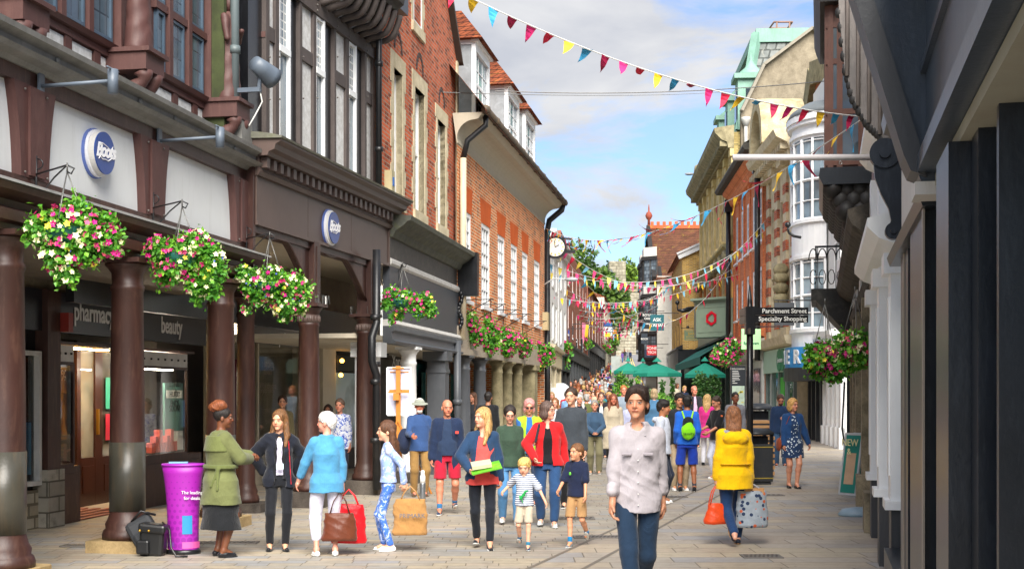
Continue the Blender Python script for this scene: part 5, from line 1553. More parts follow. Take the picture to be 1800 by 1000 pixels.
def build_FR6():
 """striped stone and brick front with a big arched hood"""
 fc=Fac('striped_house','banded brick and cream stone house with an arched stone hood on top','building',rx(47.5)+.3,47.5,.04,'R')
 R=fc.root;L_=6.7
 zt=fc.zp(1372,238)-.9
 holes=[(2.4,3.6,4.6,6.4),(4.6,5.8,4.6,6.4),(2.4,3.6,7.4,9.2),(4.6,5.8,7.4,9.2),(.95,1.5,4.6,6.4),(.95,1.5,7.4,9.2)]
 m=fc.mb();m.wall(0,L_,0,zt,holes,0,.3);m.quad((0,0,0),(0,-6,0),(0,-6,zt),(0,0,zt));m.build('wall',M_BATH,R)
 for h in holes:window(fc,h[0],h[1],h[2],h[3],-.15,M_CREAM,M_GLASS,nx=2,nz=3,fw=.08)
 for u in(0.0,1.75,3.75,5.95):
  m=fc.mb();m.box(u,u+.7,0,.1,4.0,zt-.6);o_=m.build('pilaster',M_BATH,R)
  m=fc.mb()
  n=8
  for i in range(n):
   z=4.3+(zt-5.2)*i/n;m.box(u-.015,u+.715,-.1,.115,z,z+(zt-5.2)/n*.52)
  m.build('brick_band',M_REDBRICK,o_)
  m=fc.mb();m.box(u-.1,u+.8,0,.35,zt-.6,zt-.35);m.build('capital',M_BATH,o_)
 m=fc.mb();m.run([(0,zt-.4),(.3,zt-.35),(.4,zt-.1),(.8,zt+.1),(.9,zt+.35),(0,zt+.5)],-.3,L_+.2)
 for i in range(18):m.box(i*.45-.1,i*.45+.12,.3,.62,zt-.3,zt-.08)
 m.build('cornice',M_BATH,R)
 m=fc.mb();m.run([(0,3.5),(.4,3.6),(.5,3.9),(0,4.0)],-.1,L_);m.build('string_course',M_BATH,R)
# arched hood
 cu,cz,r0,r1=4.6,zt+.5,1.35,1.75
 m=fc.mb();n=20
 outer=[(cu+r1*math.cos(a),cz+r1*1.15*math.sin(a))for a in np.linspace(0,PI,n)]
 inner=[(cu+r0*math.cos(a),cz+r0*1.15*math.sin(a))for a in np.linspace(PI,0,n)]
 for i in range(n-1):m.prism([outer[i],outer[i+1],inner[n-2-i],inner[n-1-i]],-.9,.85)
 m.build('arched_hood',stone('hood stone','#c9bd9c','#98896a',2),R)
 m=fc.mb();m.prism([(cu+r0*math.cos(a),cz+r0*1.15*math.sin(a))for a in np.linspace(0,PI,n)],-1.5,-.3);m.build('tympanum',M_BATHD,R)
 m=fc.mb()
 for i in range(9):
  a=PI*(i+.5)/9;m.ball((cu+(r0-.15)*math.cos(a),.2,cz+(r0-.15)*1.15*math.sin(a)),.16,.4,.16,5)
 m.build('carved_ribs',M_BATHD,R)
# attic gable
 m=fc.mb();m.prism([(-.2,zt+.5),(L_,zt+.5),(L_,zt+2),(cu+1,zt+3.6),(-.2,zt+3.0)],-2.2,-1.7)
 m.build('attic_gable',M_REDBRICK,R)
 m=fc.mb();m.beam((-.5,-1.6,zt+2.7),(cu+.9,-1.6,zt+3.75),.3,.9);m.beam((cu+.9,-1.6,zt+3.75),(L_+.4,-1.6,zt+2.0),.3,.9);m.build('gable_coping',M_BATHD,R)
 m=fc.mb();m.box(.0,L_,0,.2,2.6,3.5);m.build('shop_fascia',paint('mint sign','#a8c4ae',.5,.04,.05),R)
# carved stone console
 m=fc.mb()
 for z in(5.3,5.7,6.1,6.4):m.ball((1.4,.35,z),.3,.3,.25,6)
 m.build('carved_console',M_BATHD,R)
# optician: green letters disc, windows
 disc=fc.mb();uo,zo=fc.u(1371,.25),fc.zp(1371,604,.25)
 for du in(-.35,.35):
  n=24;disc.prism([(uo+du+.55*math.cos(2*PI*i/n),3.05+.42*math.sin(2*PI*i/n))for i in range(n)],.2,.24+du*.01)
 disc.build('green_emblem',paint('optician green','#1c7a4d',.4,.03,0),R)
 fc.letters('Specsavers',uo,.26,3.05,.28,paint('white letters','#dcdcdc',.4,.02,0))
 m=fc.mb();m.box(.1,L_-.1,-.02,.04,.4,2.6);m.build('shop_window',darkglass('optician glass','#3d5a52',.05),R)
 m=fc.mb();ug=fc.u(1372,.05);m.box(ug-.9,ug+.5,.045,.06,.7,2.4);pz=m.build('poster',paint('lime poster','#3fae2a',.5,.15,.0),R)
# sideways lettering
 v,f=text_mb('Contact Lenses',.42)
 mm=MB(1);mm.add([(ug+.35-z*1.0-.3,fc.o*(.065+.0),1.55+x*.75)for x,y,z in v],f);mm.build('lettering',paint('yellow letters','#e3dd3a',.5,.02,0),R,recalc=False)
 m=fc.mb()
 for u in(0,1.7,3.3,4.9,6.5):m.box(u,u+.18,.0,.12,0,2.6)
 m.build('shopfront',paint('grey green frame','#6f7c78',.5),R)
build_FR6()
def build_FR7():
 """white bow windowed house"""
 fc=Fac('bow_window_house','narrow white house with curved bow windows stacked on three floors','building',10.35,40.6,.08,'R')
 R=fc.root;L_=6.7
 zt=fc.zp(1420,195)
 m=fc.mb();m.box(0,L_,-6,0,0,zt+.3);m.build('wall',M_WSTUC,R)
 cu=4.9;r=1.6;sq=.62
 def arc(rr,a0=PI*.02,a1=PI*.98,n=16):return[(cu+rr*math.cos(a),rr*sq*math.sin(a))for a in np.linspace(a0,a1,n)]
 zs=[(3.9,6.3),(7.6,10.4)]
 m=fc.mb()
 for za,zb in((3.0,3.9),(6.3,7.6),(10.4,11.0)):m.plan(arc(r),za,zb)
 m.build('bow_wall',M_WHITE,R)
 for za,zb in zs:
  m=fc.mb()
  for i in range(8):
   a=PI*(.04+.92*i/7);x,y=cu+r*math.cos(a),r*sq*math.sin(a);e=.07 if i%2 else .05
   m.box(x-e,x+e,y-e,y+.03,za,zb)
  for z in(za+.08,(za+zb)/2,zb-.08,za+(zb-za)*.25,za+(zb-za)*.75):
   pts=[(x,y,z)for x,y in arc(r-.02)];m.tube(pts,.05 if z in(za+.08,(za+zb)/2)else .025,4)
  o_=m.build('bow_window',M_WHITE,R)
  g=fc.mb();pl=arc(r-.07)
  for(x0,y0),(x1,y1)in zip(pl,pl[1:]):g.quad((x0,y0,za),(x1,y1,za),(x1,y1,zb),(x0,y0,zb))
  g.build('pane',darkglass('bow pane','#6b7a82',.05),o_,recalc=False)
 m=fc.mb()
 for z in(3.85,6.35,7.55,10.5):m.plan(arc(r+.12),z,z+.12)
 m.plan(arc(r+.3),11.0,11.2);m.plan(arc(r+.22),10.88,11.0);m.build('cornice',M_WHITE,R)
 m=fc.mb();m.lathe(cu,0,[(r+.32,11.2),(r+.1,11.45),(r*.6,11.75),(.1,11.9)],20,sy=sq);m.build('lead_roof',paint('grey lead','#6d7375',.5,.1,.3),R)
 m=fc.mb();m.box(.1,1.2,0,.12,3.4,6.0);m.build('side_panel',M_WHITE,R)
 window(fc,.3,1.3,7.8,10.2,.1,M_WHITE,M_GLASSL,nx=2,nz=4)
 window(fc,.2,1.4,3.9,6.6,.1,M_WHITE,M_GLASSL,nx=2,nz=4)
# blue shop sign over the door
 m=fc.mb();za,zb=2.55,3.35
 m.plan(arc(r+.35,PI*.1,PI*.95),za+.1,zb);m.build('blue_sign',paint('blue sign','#2384c6',.4,.08,.1),R)
 m=fc.mb();m.plan(arc(r+.45),za-.35,za+.1);m.build('sign_base',paint('black sign base','#232629',.4),R)
# letters wrapped on the curve
 for ch,k in zip('NERO',(.44,.57,.70,.83)):
  a=PI*k;x,y=cu+(r+.36)*math.cos(a),(r+.36)*sq*math.sin(a)
  nx,ny=sq*math.cos(a),math.sin(a)
  letters_at(ch,(x,y,(za+zb)/2+.05),math.atan2(ny,nx)+PI/2,.66,paint('sign letter grey','#c9cdd0',.4),R,bold=.015,depth=.03)
 for i in range(5):
  u=.05+i*.86;m=fc.mb();m.box(u,u+.26,0,.14,.7,3.0);m.box(u-.05,u+.31,0,.2,0,.7);m.box(u-.04,u+.3,0,.18,3.0,3.2);m.build('pilaster',M_WHITE,R)
 m=fc.mb();m.box(0,3.7,0,.08,0,.95);m.run([(0,3.2),(.25,3.25),(.35,3.5),(.5,3.6),(.5,3.75),(0,3.85)],-.1,3.4);m.build('shopfront_moulding',M_WHITE,R)
 for i in range(4):m=fc.mb();m.box(.32+i*.86,.91+i*.86,.0,.03,.95,3.0);m.build('blind_panel',paint('panel grey','#b9bcbb',.5),R)
 m=fc.mb()
 for u in(3.7,4.7,5.7,6.5):m.box(u,u+.18,0,.2,0,2.5)
 m.build('shopfront',paint('charcoal front','#2c2f33',.4),R)
 m=fc.mb();m.box(3.8,L_,.01,.06,.3,2.5);m.build('shop_window',darkglass('cafe glass','#2f4038',.05),R)
build_FR7()
# ================================================================ RIGHT near: set-back white shop, timber oriel house, white shop, black shop
def nx_(Y):return .587+.236*Y
def build_FR8():
 fc=Fac('oriel_house','dark timber house with a carved brown oriel window above a weathered stone shopfront','building',nx_(16.2)+.18,16.2,.236,'R')
 R=fc.root;L_=(28.2-16.2)/fc.dy
 M_OAK=paint('aged oak','#6a4030',.5,.25,.3,'#6f5a4c',streak=1)
 m=fc.mb();m.box(0,L_,-6,-.35,0,12.5);m.build('rear_wall',M_BLKTIM,R)
 m=fc.mb();m.wall(0,L_,0,3.2,[(1.6,3.6,.6,2.9),(4.4,6.8,.0,2.9)],0,.35);m.quad((L_,0,0),(L_,-1,0),(L_,-1,3.2),(L_,0,3.2));m.build('stone_front',stone('mottled stone','#a99c82','#6f6654',3),R)
 for u in(.1,3.75,7.2,9.6,L_-.5):
  m=fc.mb();m.box(u,u+.45,0,.14,.5,3.2);m.box(u-.06,u+.5,0,.22,0,.5);m.build('stone_pier',stone('mottled stone','#a99c82','#6f6654',3),R)
 m=fc.mb();m.box(1.6,3.6,-.3,-.25,.6,2.9);m.box(4.4,6.8,-.33,-.3,0,2.9);m.build('shop_window',darkglass('brown shop glass','#3a352e',.06),R)
 m=fc.mb();m.box(2.5,2.62,-.25,-.15,.6,2.9);m.box(5.5,5.62,-.3,-.2,0,2.9);m.box(4.4,6.8,-.3,-.2,.0,.5);m.build('window_mullion',M_OAK,R)
 m=fc.mb();m.run([(0,3.2),(.12,3.22),(.16,3.34),(.08,3.4),(.08,3.68),(.2,3.72),(.36,3.84),(.42,3.95),(.42,4.03),(0,4.15)],-.0,L_+.1);m.build('stone_cornice',stone('sooty cornice','#5d564c','#33302b',4),R)
 for i in range(5):m=fc.mb();m.box(1.2+i*2.3,1.7+i*2.3,.08,.11,3.42,3.66);m.build('plaque',M_WHITE,R)
 m=fc.mb();u=L_+.1;m.box(u-.08,u+.06,.05,.2,0,3.6);m.build('black_post',M_PIPE,R)
 m=fc.mb();m.tube([(L_-.2,.2,.3),(L_-.15,.3,1.0),(L_,.25,2.0)],.02,6);m.build('cable',M_PIPE,R)
# oriel
 a,b,pr=7.2,11.2,.66
 z0,z1=5.75,8.65
 m=fc.mb();m.box(a,b,-.35,pr-.1,z0,z1)
 m.build('oriel_body',M_OAK,R)
 m=fc.mb()
 m.box(a-.02,a+.12,pr-.12,pr+.02,z0,z1);m.box(b-.12,b,pr-.12,pr+.02,z0,z1)
 for k in range(1,5):x=a+(b-a)*k/5;m.box(x-.06,x+.06,pr-.1,pr+.02,z0,z1)
 for z in(z0+.1,z0+1.0,z0+1.9,z1-.35):m.box(a,b,pr-.1,pr+.01,z-.05,z+.05);m.box(a-.05,a,-.3,pr,z-.05,z+.05)
 for y in(-.3,.05,.42,pr-.08):m.box(a-.06,a,y-.05,y+.05,z0,z1)
 m.build('oriel_frame',M_OAK,R)
 m=fc.mb();m.box(a-.03,a-.01,-.25,pr-.1,z0+.1,z1-.35);m.box(a,b,pr-.09,pr-.07,z0+.1,z1-.35);m.build('pane',darkglass('oriel pane','#4c555a',.05),R)
 m=fc.mb();m.run([(-.3,z1),(pr+.1,z1),(pr+.18,z1+.2),(pr+.22,z1+.35),(pr+.1,z1+.5),(-.3,z1+.5)],a-.3,b+.2);m.build('oriel_cornice',M_BLKTIM,R)
 m=fc.mb();m.box(a-.1,b+.1,-.3,pr+.0,z1+.5,12.5);m.build('upper_jetty',M_BLKTIM,R)
 m=fc.mb();m.box(a-.13,a-.11,-.1,pr-.2,z1+.9,10.6);m.box(a,b,pr,pr+.02,z1+.9,10.6);m.build('mesh_window',darkglass('meshed pane','#2c2a26',.3),R)
 m=fc.mb();m.run([(-.35,z0-.3),(pr+.05,z0-.3),(pr+.12,z0-.15),(pr+.1,z0),(-.35,z0)],a-.15,b+.1);m.build('oriel_sill',M_BLACK,R)
# carved coving in overlapping lobes
 m=fc.mb();rnd=random.Random(2)
 for row in range(6):
  t=row/5;w_=pr*(1-t)**.8-.05;z=z0-.35-1.0*t
  for k in range(9):
   u=a+.1+(b-a-.2)*(k+(row%2)*.5)/9
   m.ball((u,w_-.08,z),.26,.2,.2,5)
  for k in range(4):
   m.ball((a+.05,w_-.1-k*.22,z),.12,.16,.18,5)
 m.build('carved_coving',M_BLKTIM,R)
 m=fc.mb();m.add([(a+.1,-.35,z0-1.5),(b-.1,-.35,z0-1.5),(b-.1,pr-.2,z0-.3),(a+.1,pr-.2,z0-.3),(a+.1,-.35,z0-.3),(b-.1,-.35,z0-.3)],[(0,1,2,3),(0,3,4),(1,5,2)]);m.build('coving_back',M_BLKTIM,R)
 ua,ub,pb=L_-.3,L_+2.0,.85
 m=fc.mb();zb_=4.0
 m.prism([(ua,zb_),(ub,zb_),(ub,zb_-.25),(ua,zb_-.25)],0,pb+.1)
 m.add([(ua,0,zb_-1.2),(ub,0,zb_-1.2),(ub,pb,zb_-.25),(ua,pb,zb_-.25),(ua,0,zb_-.25),(ub,0,zb_-.25)],[(0,1,2,3),(0,3,4),(1,5,2)])
 m.build('balcony',paint('old dark canopy','#33322f',.7,.3,.5,'#6a655c'),R)
 m=fc.mb();m.beam((ua,pb,zb_+.9),(ub,pb,zb_+.9),.04,.04);m.beam((ua+.03,0,zb_+.9),(ua+.03,pb,zb_+.9),.04,.04)
 for i in range(5):
  y=.05+i*.19;m.beam((ua+.03,y,zb_),(ua+.03,y,zb_+.9),.018,.018)
  m.tube([(ua+.03,y+.095+.095*math.cos(a_),zb_+.6+.26*math.sin(a_))for a_ in np.linspace(0,PI,8)],.012,4)
  m.tube([(ua+.03,y+.095+.07*math.cos(a_),zb_+.25+.16*math.sin(a_))for a_ in np.linspace(0,2*PI,10)],.01,4)
 for i in range(7):x=ua+i*.37;m.beam((x,pb,zb_),(x,pb,zb_+.9),.018,.018)
 m.build('iron_railing',M_PIPE,R)
 m=fc.mb();m.box(0,L_,-.35,-.2,4.1,12.5);m.build('upper_wall',stone('old flint','#8f846c','#5f5746',4),R)
 m=fc.mb();m.box(L_*.02,3.6,-.2,.0,4.1,5.6);m.build('timber_frame',M_OAK,R)
build_FR8()
def build_FR9():
 fc=Fac('white_shop','white painted shop with moulded cornices between the black shop and the stone shopfront','building',nx_(11.6)+.24,11.6,.236,'R')
 R=fc.root;L_=(16.1-11.6)/fc.dy
 m=fc.mb();m.box(0,L_,-5,-.15,0,7.6);m.build('rear_wall',M_WSTUC,R)
 za=3.0
 m=fc.mb();m.run([(-.15,za),(.1,za),(.14,za+.06),(.3,za+.12),(.4,za+.22),(.4,za+.3),(.1,za+.38),(.0,za+.4),(-.15,za+.4)],0,L_)
 m.build('lower_cornice',M_WHITE,R)
 m=fc.mb();m.box(0,L_,-.15,.04,za+.4,4.35);m.build('frieze',M_WHITE,R)
 m=fc.mb();m.run([(-.15,4.35),(.06,4.35),(.1,4.42),(.26,4.5),(.34,4.6),(.34,4.68),(-.15,4.75)],0,L_);m.build('upper_cornice',M_WHITE,R)
 m=fc.mb();m.box(0,L_,-.15,0,4.75,7.6);m.build('upper_wall',paint('dark upper wall','#3a3937',.7,.2,.3),R)
 for(u,w_)in((L_-.45,.22),(1.5,.24),(.0,.2)):
  m=fc.mb();m.box(u,u+.4,-.15,w_,.78,za);m.box(u-.04,u+.44,-.15,w_+.05,.7,.78);m.box(u-.04,u+.44,-.15,w_+.06,za-.2,za-.02);m.box(u+.08,u+.32,w_,w_+.015,1.0,za-.4);m.build('pilaster',M_WHITE,R)
  m=fc.mb();m.box(u,u+.4,-.15,w_-.005,0,.7);m.build('plinth',M_CHAR,R)
  m=fc.mb();m.box(u+.03,u+.37,.04,w_,za+.42,4.3);m.build('frieze_pilaster',M_WHITE,R)
 m=fc.mb();m.box(0,L_,-.12,.0,0,.55);m.run([(-.1,.55),(.1,.55),(.14,.6),(.1,.66),(-.1,.68)],.4,L_-.5)
 for u in(.7,2.3,3.0,3.6):m.box(u,u+.07,-.1,.03,.66,za)
 m.build('window_frame',M_WHITE,R)
 m=fc.mb();m.box(0,L_,-.14,-.08,.6,za);m.build('pane',darkglass('white shop pane','#596067',.05),R)
 m=fc.mb()
 for k in range(3):u=2.6+k*.22;m.box(u,u+.1,.05,.1,3.5+.1*(k%2),4.25-.12*(k%2))
 m.build('metal_bars',paint('brushed steel','#9a9ea3',.3,metal=.8),R)
build_FR9()
def build_FR10():
 fc=Fac('black_shop','close black painted shopfront filling the right edge with a heavy overhanging fascia','building',nx_(2.0),2.0,.236,'R')
 R=fc.root;L_=(11.5-2.0)/fc.dy
 U=fc.u
 M_NEAR=paint('near black gloss','#1b2028',.3,.3,.35,'#454b54',streak=1,scale=3,spec=.35,bmp=.1)
 M_BLUEB=paint('blue black fascia','#333c48',.35,.2,.35,'#59636e',streak=1,scale=2)
 m=fc.mb();m.box(0,L_,-4,-.35,0,5.8);m.build('rear_wall',M_NEAR,R)
 zf=2.68
# pilasters and window bars, with light on their edges painted as pale strips
 def bar(a,b,w0,w1,z0=0.0,z1=zf,mat=M_NEAR,name='window_post'):
  m=fc.mb();ua,ub=sorted((U(a),U(b)));m.box(ua,ub,w0,w1,z0,z1);return m.build(name,mat,R)
 bar(1597,1611,-.35,.05);bar(1612,1622,-.35,-.05);bar(1626,1655,-.35,.08);bar(1662,1685,-.35,.04);bar(1690,1716,-.35,.1);bar(1718,1730,-.35,.02)
 bar(1752,1756,-.35,.0)
 GLINT=paint('painted edge highlight','#8f8478',.4,.1,.3)
 bar(1655,1657,.082,.092,mat=GLINT,name='edge_highlight');bar(1604,1605.5,.051,.06,mat=GLINT,name='edge_highlight');bar(1676,1677,.041,.05,mat=GLINT,name='edge_highlight')
 ug0,ug1=0,U(1758)
 m=fc.mb();m.box(ug0,U(1690),-.2,-.15,.4,zf);m.box(U(1662),U(1597),-.3,-.25,.3,zf);m.build('pane',darkglass('near green glass','#3a5052',.03),R)
 m=fc.mb();m.box(0,L_,-.35,.03,0,.38);m.build('stall_riser',M_NEAR,R)
# fascia: near part blue black with cream soffit, far part pale
 uc=U(1662)
 ue=U(1590)
 m=fc.mb();m.box(0,uc,-.3,.1,zf+.06,4.3);m.box(0,uc,.1,.14,zf+.06,zf+.14);m.box(0,uc,.1,.125,3.2,3.24)
 m.run([(.1,3.55),(.2,3.6),(.24,3.7),(.3,3.8),(.1,3.9)],0,uc)
 m.build('fascia_board',M_BLUEB,R)
 m=fc.mb();m.box(0,uc,-.34,.06,zf,zf+.055);m.build('soffit',paint('cream soffit','#8f8b7c',.6,.05,.25,'#7a6045'),R)
 m=fc.mb();m.box(uc+.05,ue,-.3,.02,zf-.06,3.6);m.build('far_fascia',paint('pale grey fascia','#c3bfb9',.5,.06,.3,'#8a827a',streak=1),R)
 m=fc.mb();m.run([(.02,zf-.06),(.1,zf-.06),(.12,zf),(.08,zf+.06),(.02,zf+.06)],uc+.05,ue);m.run([(.02,3.5),(.14,3.55),(.16,3.62),(.02,3.66)],uc+.05,ue);m.build('fascia_moulding',M_NEAR,R)
# leaning timber console at the corner
 m=fc.mb();zc=zf+.02
 prof=[(.0,zc),(.12,zc),(.14,zc+.06),(.16,zc+.1),(.46,3.9),(.62,4.6),(.0,4.6)]
 m.run(prof,uc-.16,uc+.06);m.build('console',M_BLUEB,R)
 m=fc.mb();m.run([(.1,zc+.02),(.17,zc+.05),(.2,zc+.12),(.52,3.9),(.7,4.6),(.62,4.6),(.44,3.9),(.12,zc+.14)],uc-.2,uc+.1);m.build('console_edge',M_CHAR,R)
 m=fc.mb();m.box(uc-.18,uc+.08,.0,.15,zc-.06,zc);m.build('console_foot',paint('pale grey fascia','#c3bfb9',.5),R)
# lead hood with fluted face and ragged hem
 uh=(11.2-2.0)/fc.dy
 n=9;out=[]
 prof=[(.42,6.4),(.43,5.6),(.42,5.0),(.37,4.5),(.30,4.25),(.2,4.05),(.1,3.95),(.04,3.85)]
 m=fc.mb()
 pl=[(-.3,6.4)]+prof+[(-.3,3.85)]
 m.run(pl,uh-.08,uh)
 m.build('lead_hood',paint('fluted lead','#6b6460',.5,.25,.5,'#9a8f88',streak=1,scale=5),R)
 m=fc.mb()
 for k in range(6):
  w0=-.1+k*.09
  zlo=np.interp(w0,[p[0]for p in prof[::-1]],[p[1]for p in prof[::-1]])if w0>.04 else 3.85
  m.tube([(uh-.09,w0,zlo+.02),(uh-.09,w0,6.4)],.018,6)
 m.build('flute',paint('fluted lead pale','#8f8580',.45,.2,.4),R)
 m=fc.mb();rnd=random.Random(4)
 q=[(uh-.05,w_,z)for w_,z in prof]
 for(a_,b_)in zip(q,q[1:]):
  for i in range(4):
   t=i/4;p=[a_[k]+(b_[k]-a_[k])*t for k in range(3)];m.ball(p,.035,.025+rnd.random()*.015,.05,5)
 m.build('ragged_hem',M_BLKTIM,R)
 m=fc.mb();m.box(uh-.0,L_,-.35,.0,3.6,6.4);m.box(0,L_,-.35,-.1,3.9,5.8);m.build('upper_wall',M_NEAR,R)
# scroll bracket carrying the awning pole
 p=fc.world(U(1566,.0),.0,0)
 Yb=11.0;Xw=nx_(Yb)
 m=fc.mb();ub=(Yb-2.0)/fc.dy
 zt=WZ(268,Yb)
 def discs(w_,z,r,d=.1):
  n=28
  m2=fc.mb()
  return[(w_+r*math.cos(2*PI*i/n),z+r*math.sin(2*PI*i/n))for i in range(n)]
 m.run(discs(.05,zt-.02,.125),ub-.1,ub);m.run(discs(.05,zt-.02,.045),ub-.13,ub-.1)
 zl=WZ(408,Yb)
 m.run(discs(-.02,zl,.07),ub-.1,ub);m.run(discs(-.02,zl,.025),ub-.12,ub-.1)
 outer=[(.14,zt-.1),(.13,zt-.22),(.08,zt-.36),(.02,zt-.48),(-.0,zt-.58),(.03,zl)]
 m.run(outer+[(-.12,zl),(-.12,zt)],ub-.08,ub-.01);m.build('scroll_bracket',M_NEAR,R)
# pole (horizontal, reaching out over the street)
 t=thing('awning_pole','long pale grey awning pole reaching out over the street from the black scroll bracket','pole',(Xw-.12,Yb-.03,WZ(278,Yb)))
 m=MB(1);L2=Xw-.12-WX(1287,Yb);m.tube([(0,0,0),(-L2,0,0)],.026,14);m.build('tube',paint('pale pole','#cfc9c9',.35,.03,.1),t)
 m=MB(1);xx=-(Xw-.12-WX(1476,Yb));m.tube([(xx+.012*math.cos(a),0,-.045+.014*math.sin(a))for a in np.linspace(0,2*PI,12)],.004,5);m.build('ring',paint('steel','#9a9a98',.3,metal=.8),t)
build_FR10()
# ================================================================ leaves, flowers, trees
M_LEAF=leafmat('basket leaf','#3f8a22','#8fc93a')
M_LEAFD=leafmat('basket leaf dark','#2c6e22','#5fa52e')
FLW={'magenta':flat('petal magenta','#c21a78',.5),'crimson':flat('petal crimson','#9c1050',.5),'white':flat('petal cream','#f0eebc',.5),'pink':flat('petal pink','#ec5f80',.5),'blue':flat('petal blue','#5563b8',.5),'yellow':flat('petal yellow','#e6d84a',.5)}
def blob_points(rng,blobs,n,shell=(.72,1.04)):
 """random points near the outer skin of a lumpy union of balls"""
 B=np.array(blobs,float)
 w=B[:,3]**2;w/=w.sum()
 k=rng.choice(len(B),size=n*3,p=w)
 d=rng.normal(size=(n*3,3));d/=np.linalg.norm(d,axis=1)[:,None]
 r=rng.uniform(shell[0],shell[1],n*3)
 lump=1+.1*np.sin(d[:,0]*9+k)*np.cos(d[:,2]*8+k*2)
 P=B[k,:3]+d*(B[k,3]*r*lump)[:,None]
 dist=np.linalg.norm(P[:,None,:]-B[None,:,:3],axis=2)/B[None,:,3]
 keep=dist.min(axis=1)>shell[0]-.02
 P=P[keep][:n];d=d[keep][:n]
 return P,d
def leaf_mesh(rng,P,d,size,flatness=.6):
 """each leaf: a folded diamond of two triangles pairs"""
 n=len(P)
 t=rng.normal(size=(n,3))+d*flatness;t[:,2]-=.25
 t/=np.linalg.norm(t,axis=1)[:,None]
 s=np.cross(t,d+rng.normal(size=(n,3))*.5);s/=np.linalg.norm(s,axis=1)[:,None]+1e-9
 nn=np.cross(s,t)
 L=(size*rng.uniform(.6,1.25,n))[:,None]
 a=P;b=P+t*L*.5+s*L*.34+nn*L*.1;c=P+t*L;e=P+t*L*.5-s*L*.34+nn*L*.1
 V=np.stack([a,b,c,e],1).reshape(-1,3)
 I=np.arange(n)*4
 Fc=[(i,i+1,i+2)for i in I]+[(i,i+2,i+3)for i in I]
 return V,Fc
def mesh_obj(name,V,Fs,mats,parent=None,mi=None,smooth=False):
 me=bpy.data.meshes.new(name);me.from_pydata([tuple(map(float,v))for v in V],[],[tuple(map(int,f))for f in Fs])
 for m in(mats if isinstance(mats,(list,tuple))else[mats]):me.materials.append(m)
 if mi is not None:me.polygons.foreach_set('material_index',mi)
 if smooth:me.polygons.foreach_set('use_smooth',[True]*len(Fs))
 o=bpy.data.objects.new(name,me);COL.objects.link(o)
 if parent is not None:o.parent=parent
 return o
def flower_mesh(rng,P,d,size,petals=5):
 n=len(P);V=[];Fs=[]
 for i in range(n):
  z=d[i]*.8+rng.normal(size=3)*.35;z[1]-=.25;z/=np.linalg.norm(z)
  x=np.cross(z,(0.1,0.2,1));x/=np.linalg.norm(x);y=np.cross(z,x)
  s=size*rng.uniform(.75,1.2);b=len(V);c=P[i]+d[i]*size*.35
  V.append(c-z*s*.22)
  m=petals*2
  for k in range(m):
   a=2*PI*k/m+i;r=s*(1.0 if k%2==0 else .62)
   V.append(c+(x*math.cos(a)+y*math.sin(a))*r+z*s*(.12 if k%2 else .02))
  for k in range(m):Fs.append((b,b+1+k,b+1+(k+1)%m))
 return V,Fs
def basket(label,loc,blobs,seed,nleaf,lsize,nflow,fsize,mix,chain=.7,group=None,hang=True,cen=(0,0,0),bowl=.2):
 """hanging basket: origin at the bowl centre; blobs in metres round it"""
 rng=np.random.default_rng(seed)
 t=thing('hanging_basket',label,'flower basket',loc,0,group)
 m=MB(1);m.lathe(0,0,[(bowl*.45,-bowl*.8),(bowl*.85,-bowl*.45),(bowl,0),(bowl*.98,.02),(bowl*.9,.02)],16);m.build('bowl',paint('green liner','#12564a',.6),t)
 if hang:
  m=MB(1)
  for k in range(3):a=k*2*PI/3+.4;m.tube([(bowl*math.cos(a),bowl*math.sin(a),0),(0,0,chain)],.006,5)
  m.tube([(0,0,chain),(0,0,chain+.08)],.008,5);m.build('chain',paint('steel chain','#6d6d6a',.4,metal=.6),t)
 P,d=blob_points(rng,blobs,nleaf);P=P+d*(np.minimum(rng.exponential(.03,len(P)),.09)*(rng.random(len(P))<.4)*lsize/.06)[:,None]
 V,Fs=leaf_mesh(rng,P,d,lsize)
 mi=list((rng.random(len(P))>.55).astype(int));mi=mi+mi
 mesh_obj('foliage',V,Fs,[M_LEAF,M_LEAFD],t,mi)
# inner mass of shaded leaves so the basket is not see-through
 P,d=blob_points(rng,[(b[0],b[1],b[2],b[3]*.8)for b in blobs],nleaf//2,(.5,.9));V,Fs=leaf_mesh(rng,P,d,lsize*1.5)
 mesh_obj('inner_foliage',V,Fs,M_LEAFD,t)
 for col,share in mix.items():
  P,d=blob_points(rng,blobs,max(3,int(nflow*share)),(1.0,1.1))
# colours grow in drifts
  if share<.35:
   c=P[rng.integers(len(P))];k=np.argsort(np.linalg.norm(P-c,axis=1))[:int(len(P)*.75)]
   P2,d2=P[k],d[k]
  else:P2,d2=P,d
  V,Fs=flower_mesh(rng,P2,d2,fsize*(.4 if col=='blue' else .8 if col=='pink' else 1),5)
  mesh_obj(col+'_flowers',V,Fs,FLW[col],t)
 return t
def bracket_iron(fc,px,w0,u_hook,w1,z):
 u=fc.u(px,w0);m=fc.mb()
 m.tube([(u,w0+.01,z-.3),(u,w0+.01,z+.18)],.012,6)
 m.tube([(u,w0,z),(u_hook,w1,z),(u_hook+.02,w1+.06,z-.03),(u_hook,w1+.04,z-.08),(u_hook,w1,z-.06)],.009,6)
 m.tube([(u,w0,z-.26),(u_hook*.6+u*.4,w0*.4+w1*.6,z-.08),(u_hook,w1,z)],.008,6)
 m.tube([(u,w0+.02+.06*math.sin(a),z+.1+.05*math.cos(a))for a in np.linspace(0,5,10)],.007,5)
 return m.build('basket_bracket',M_PIPE,fc.root)
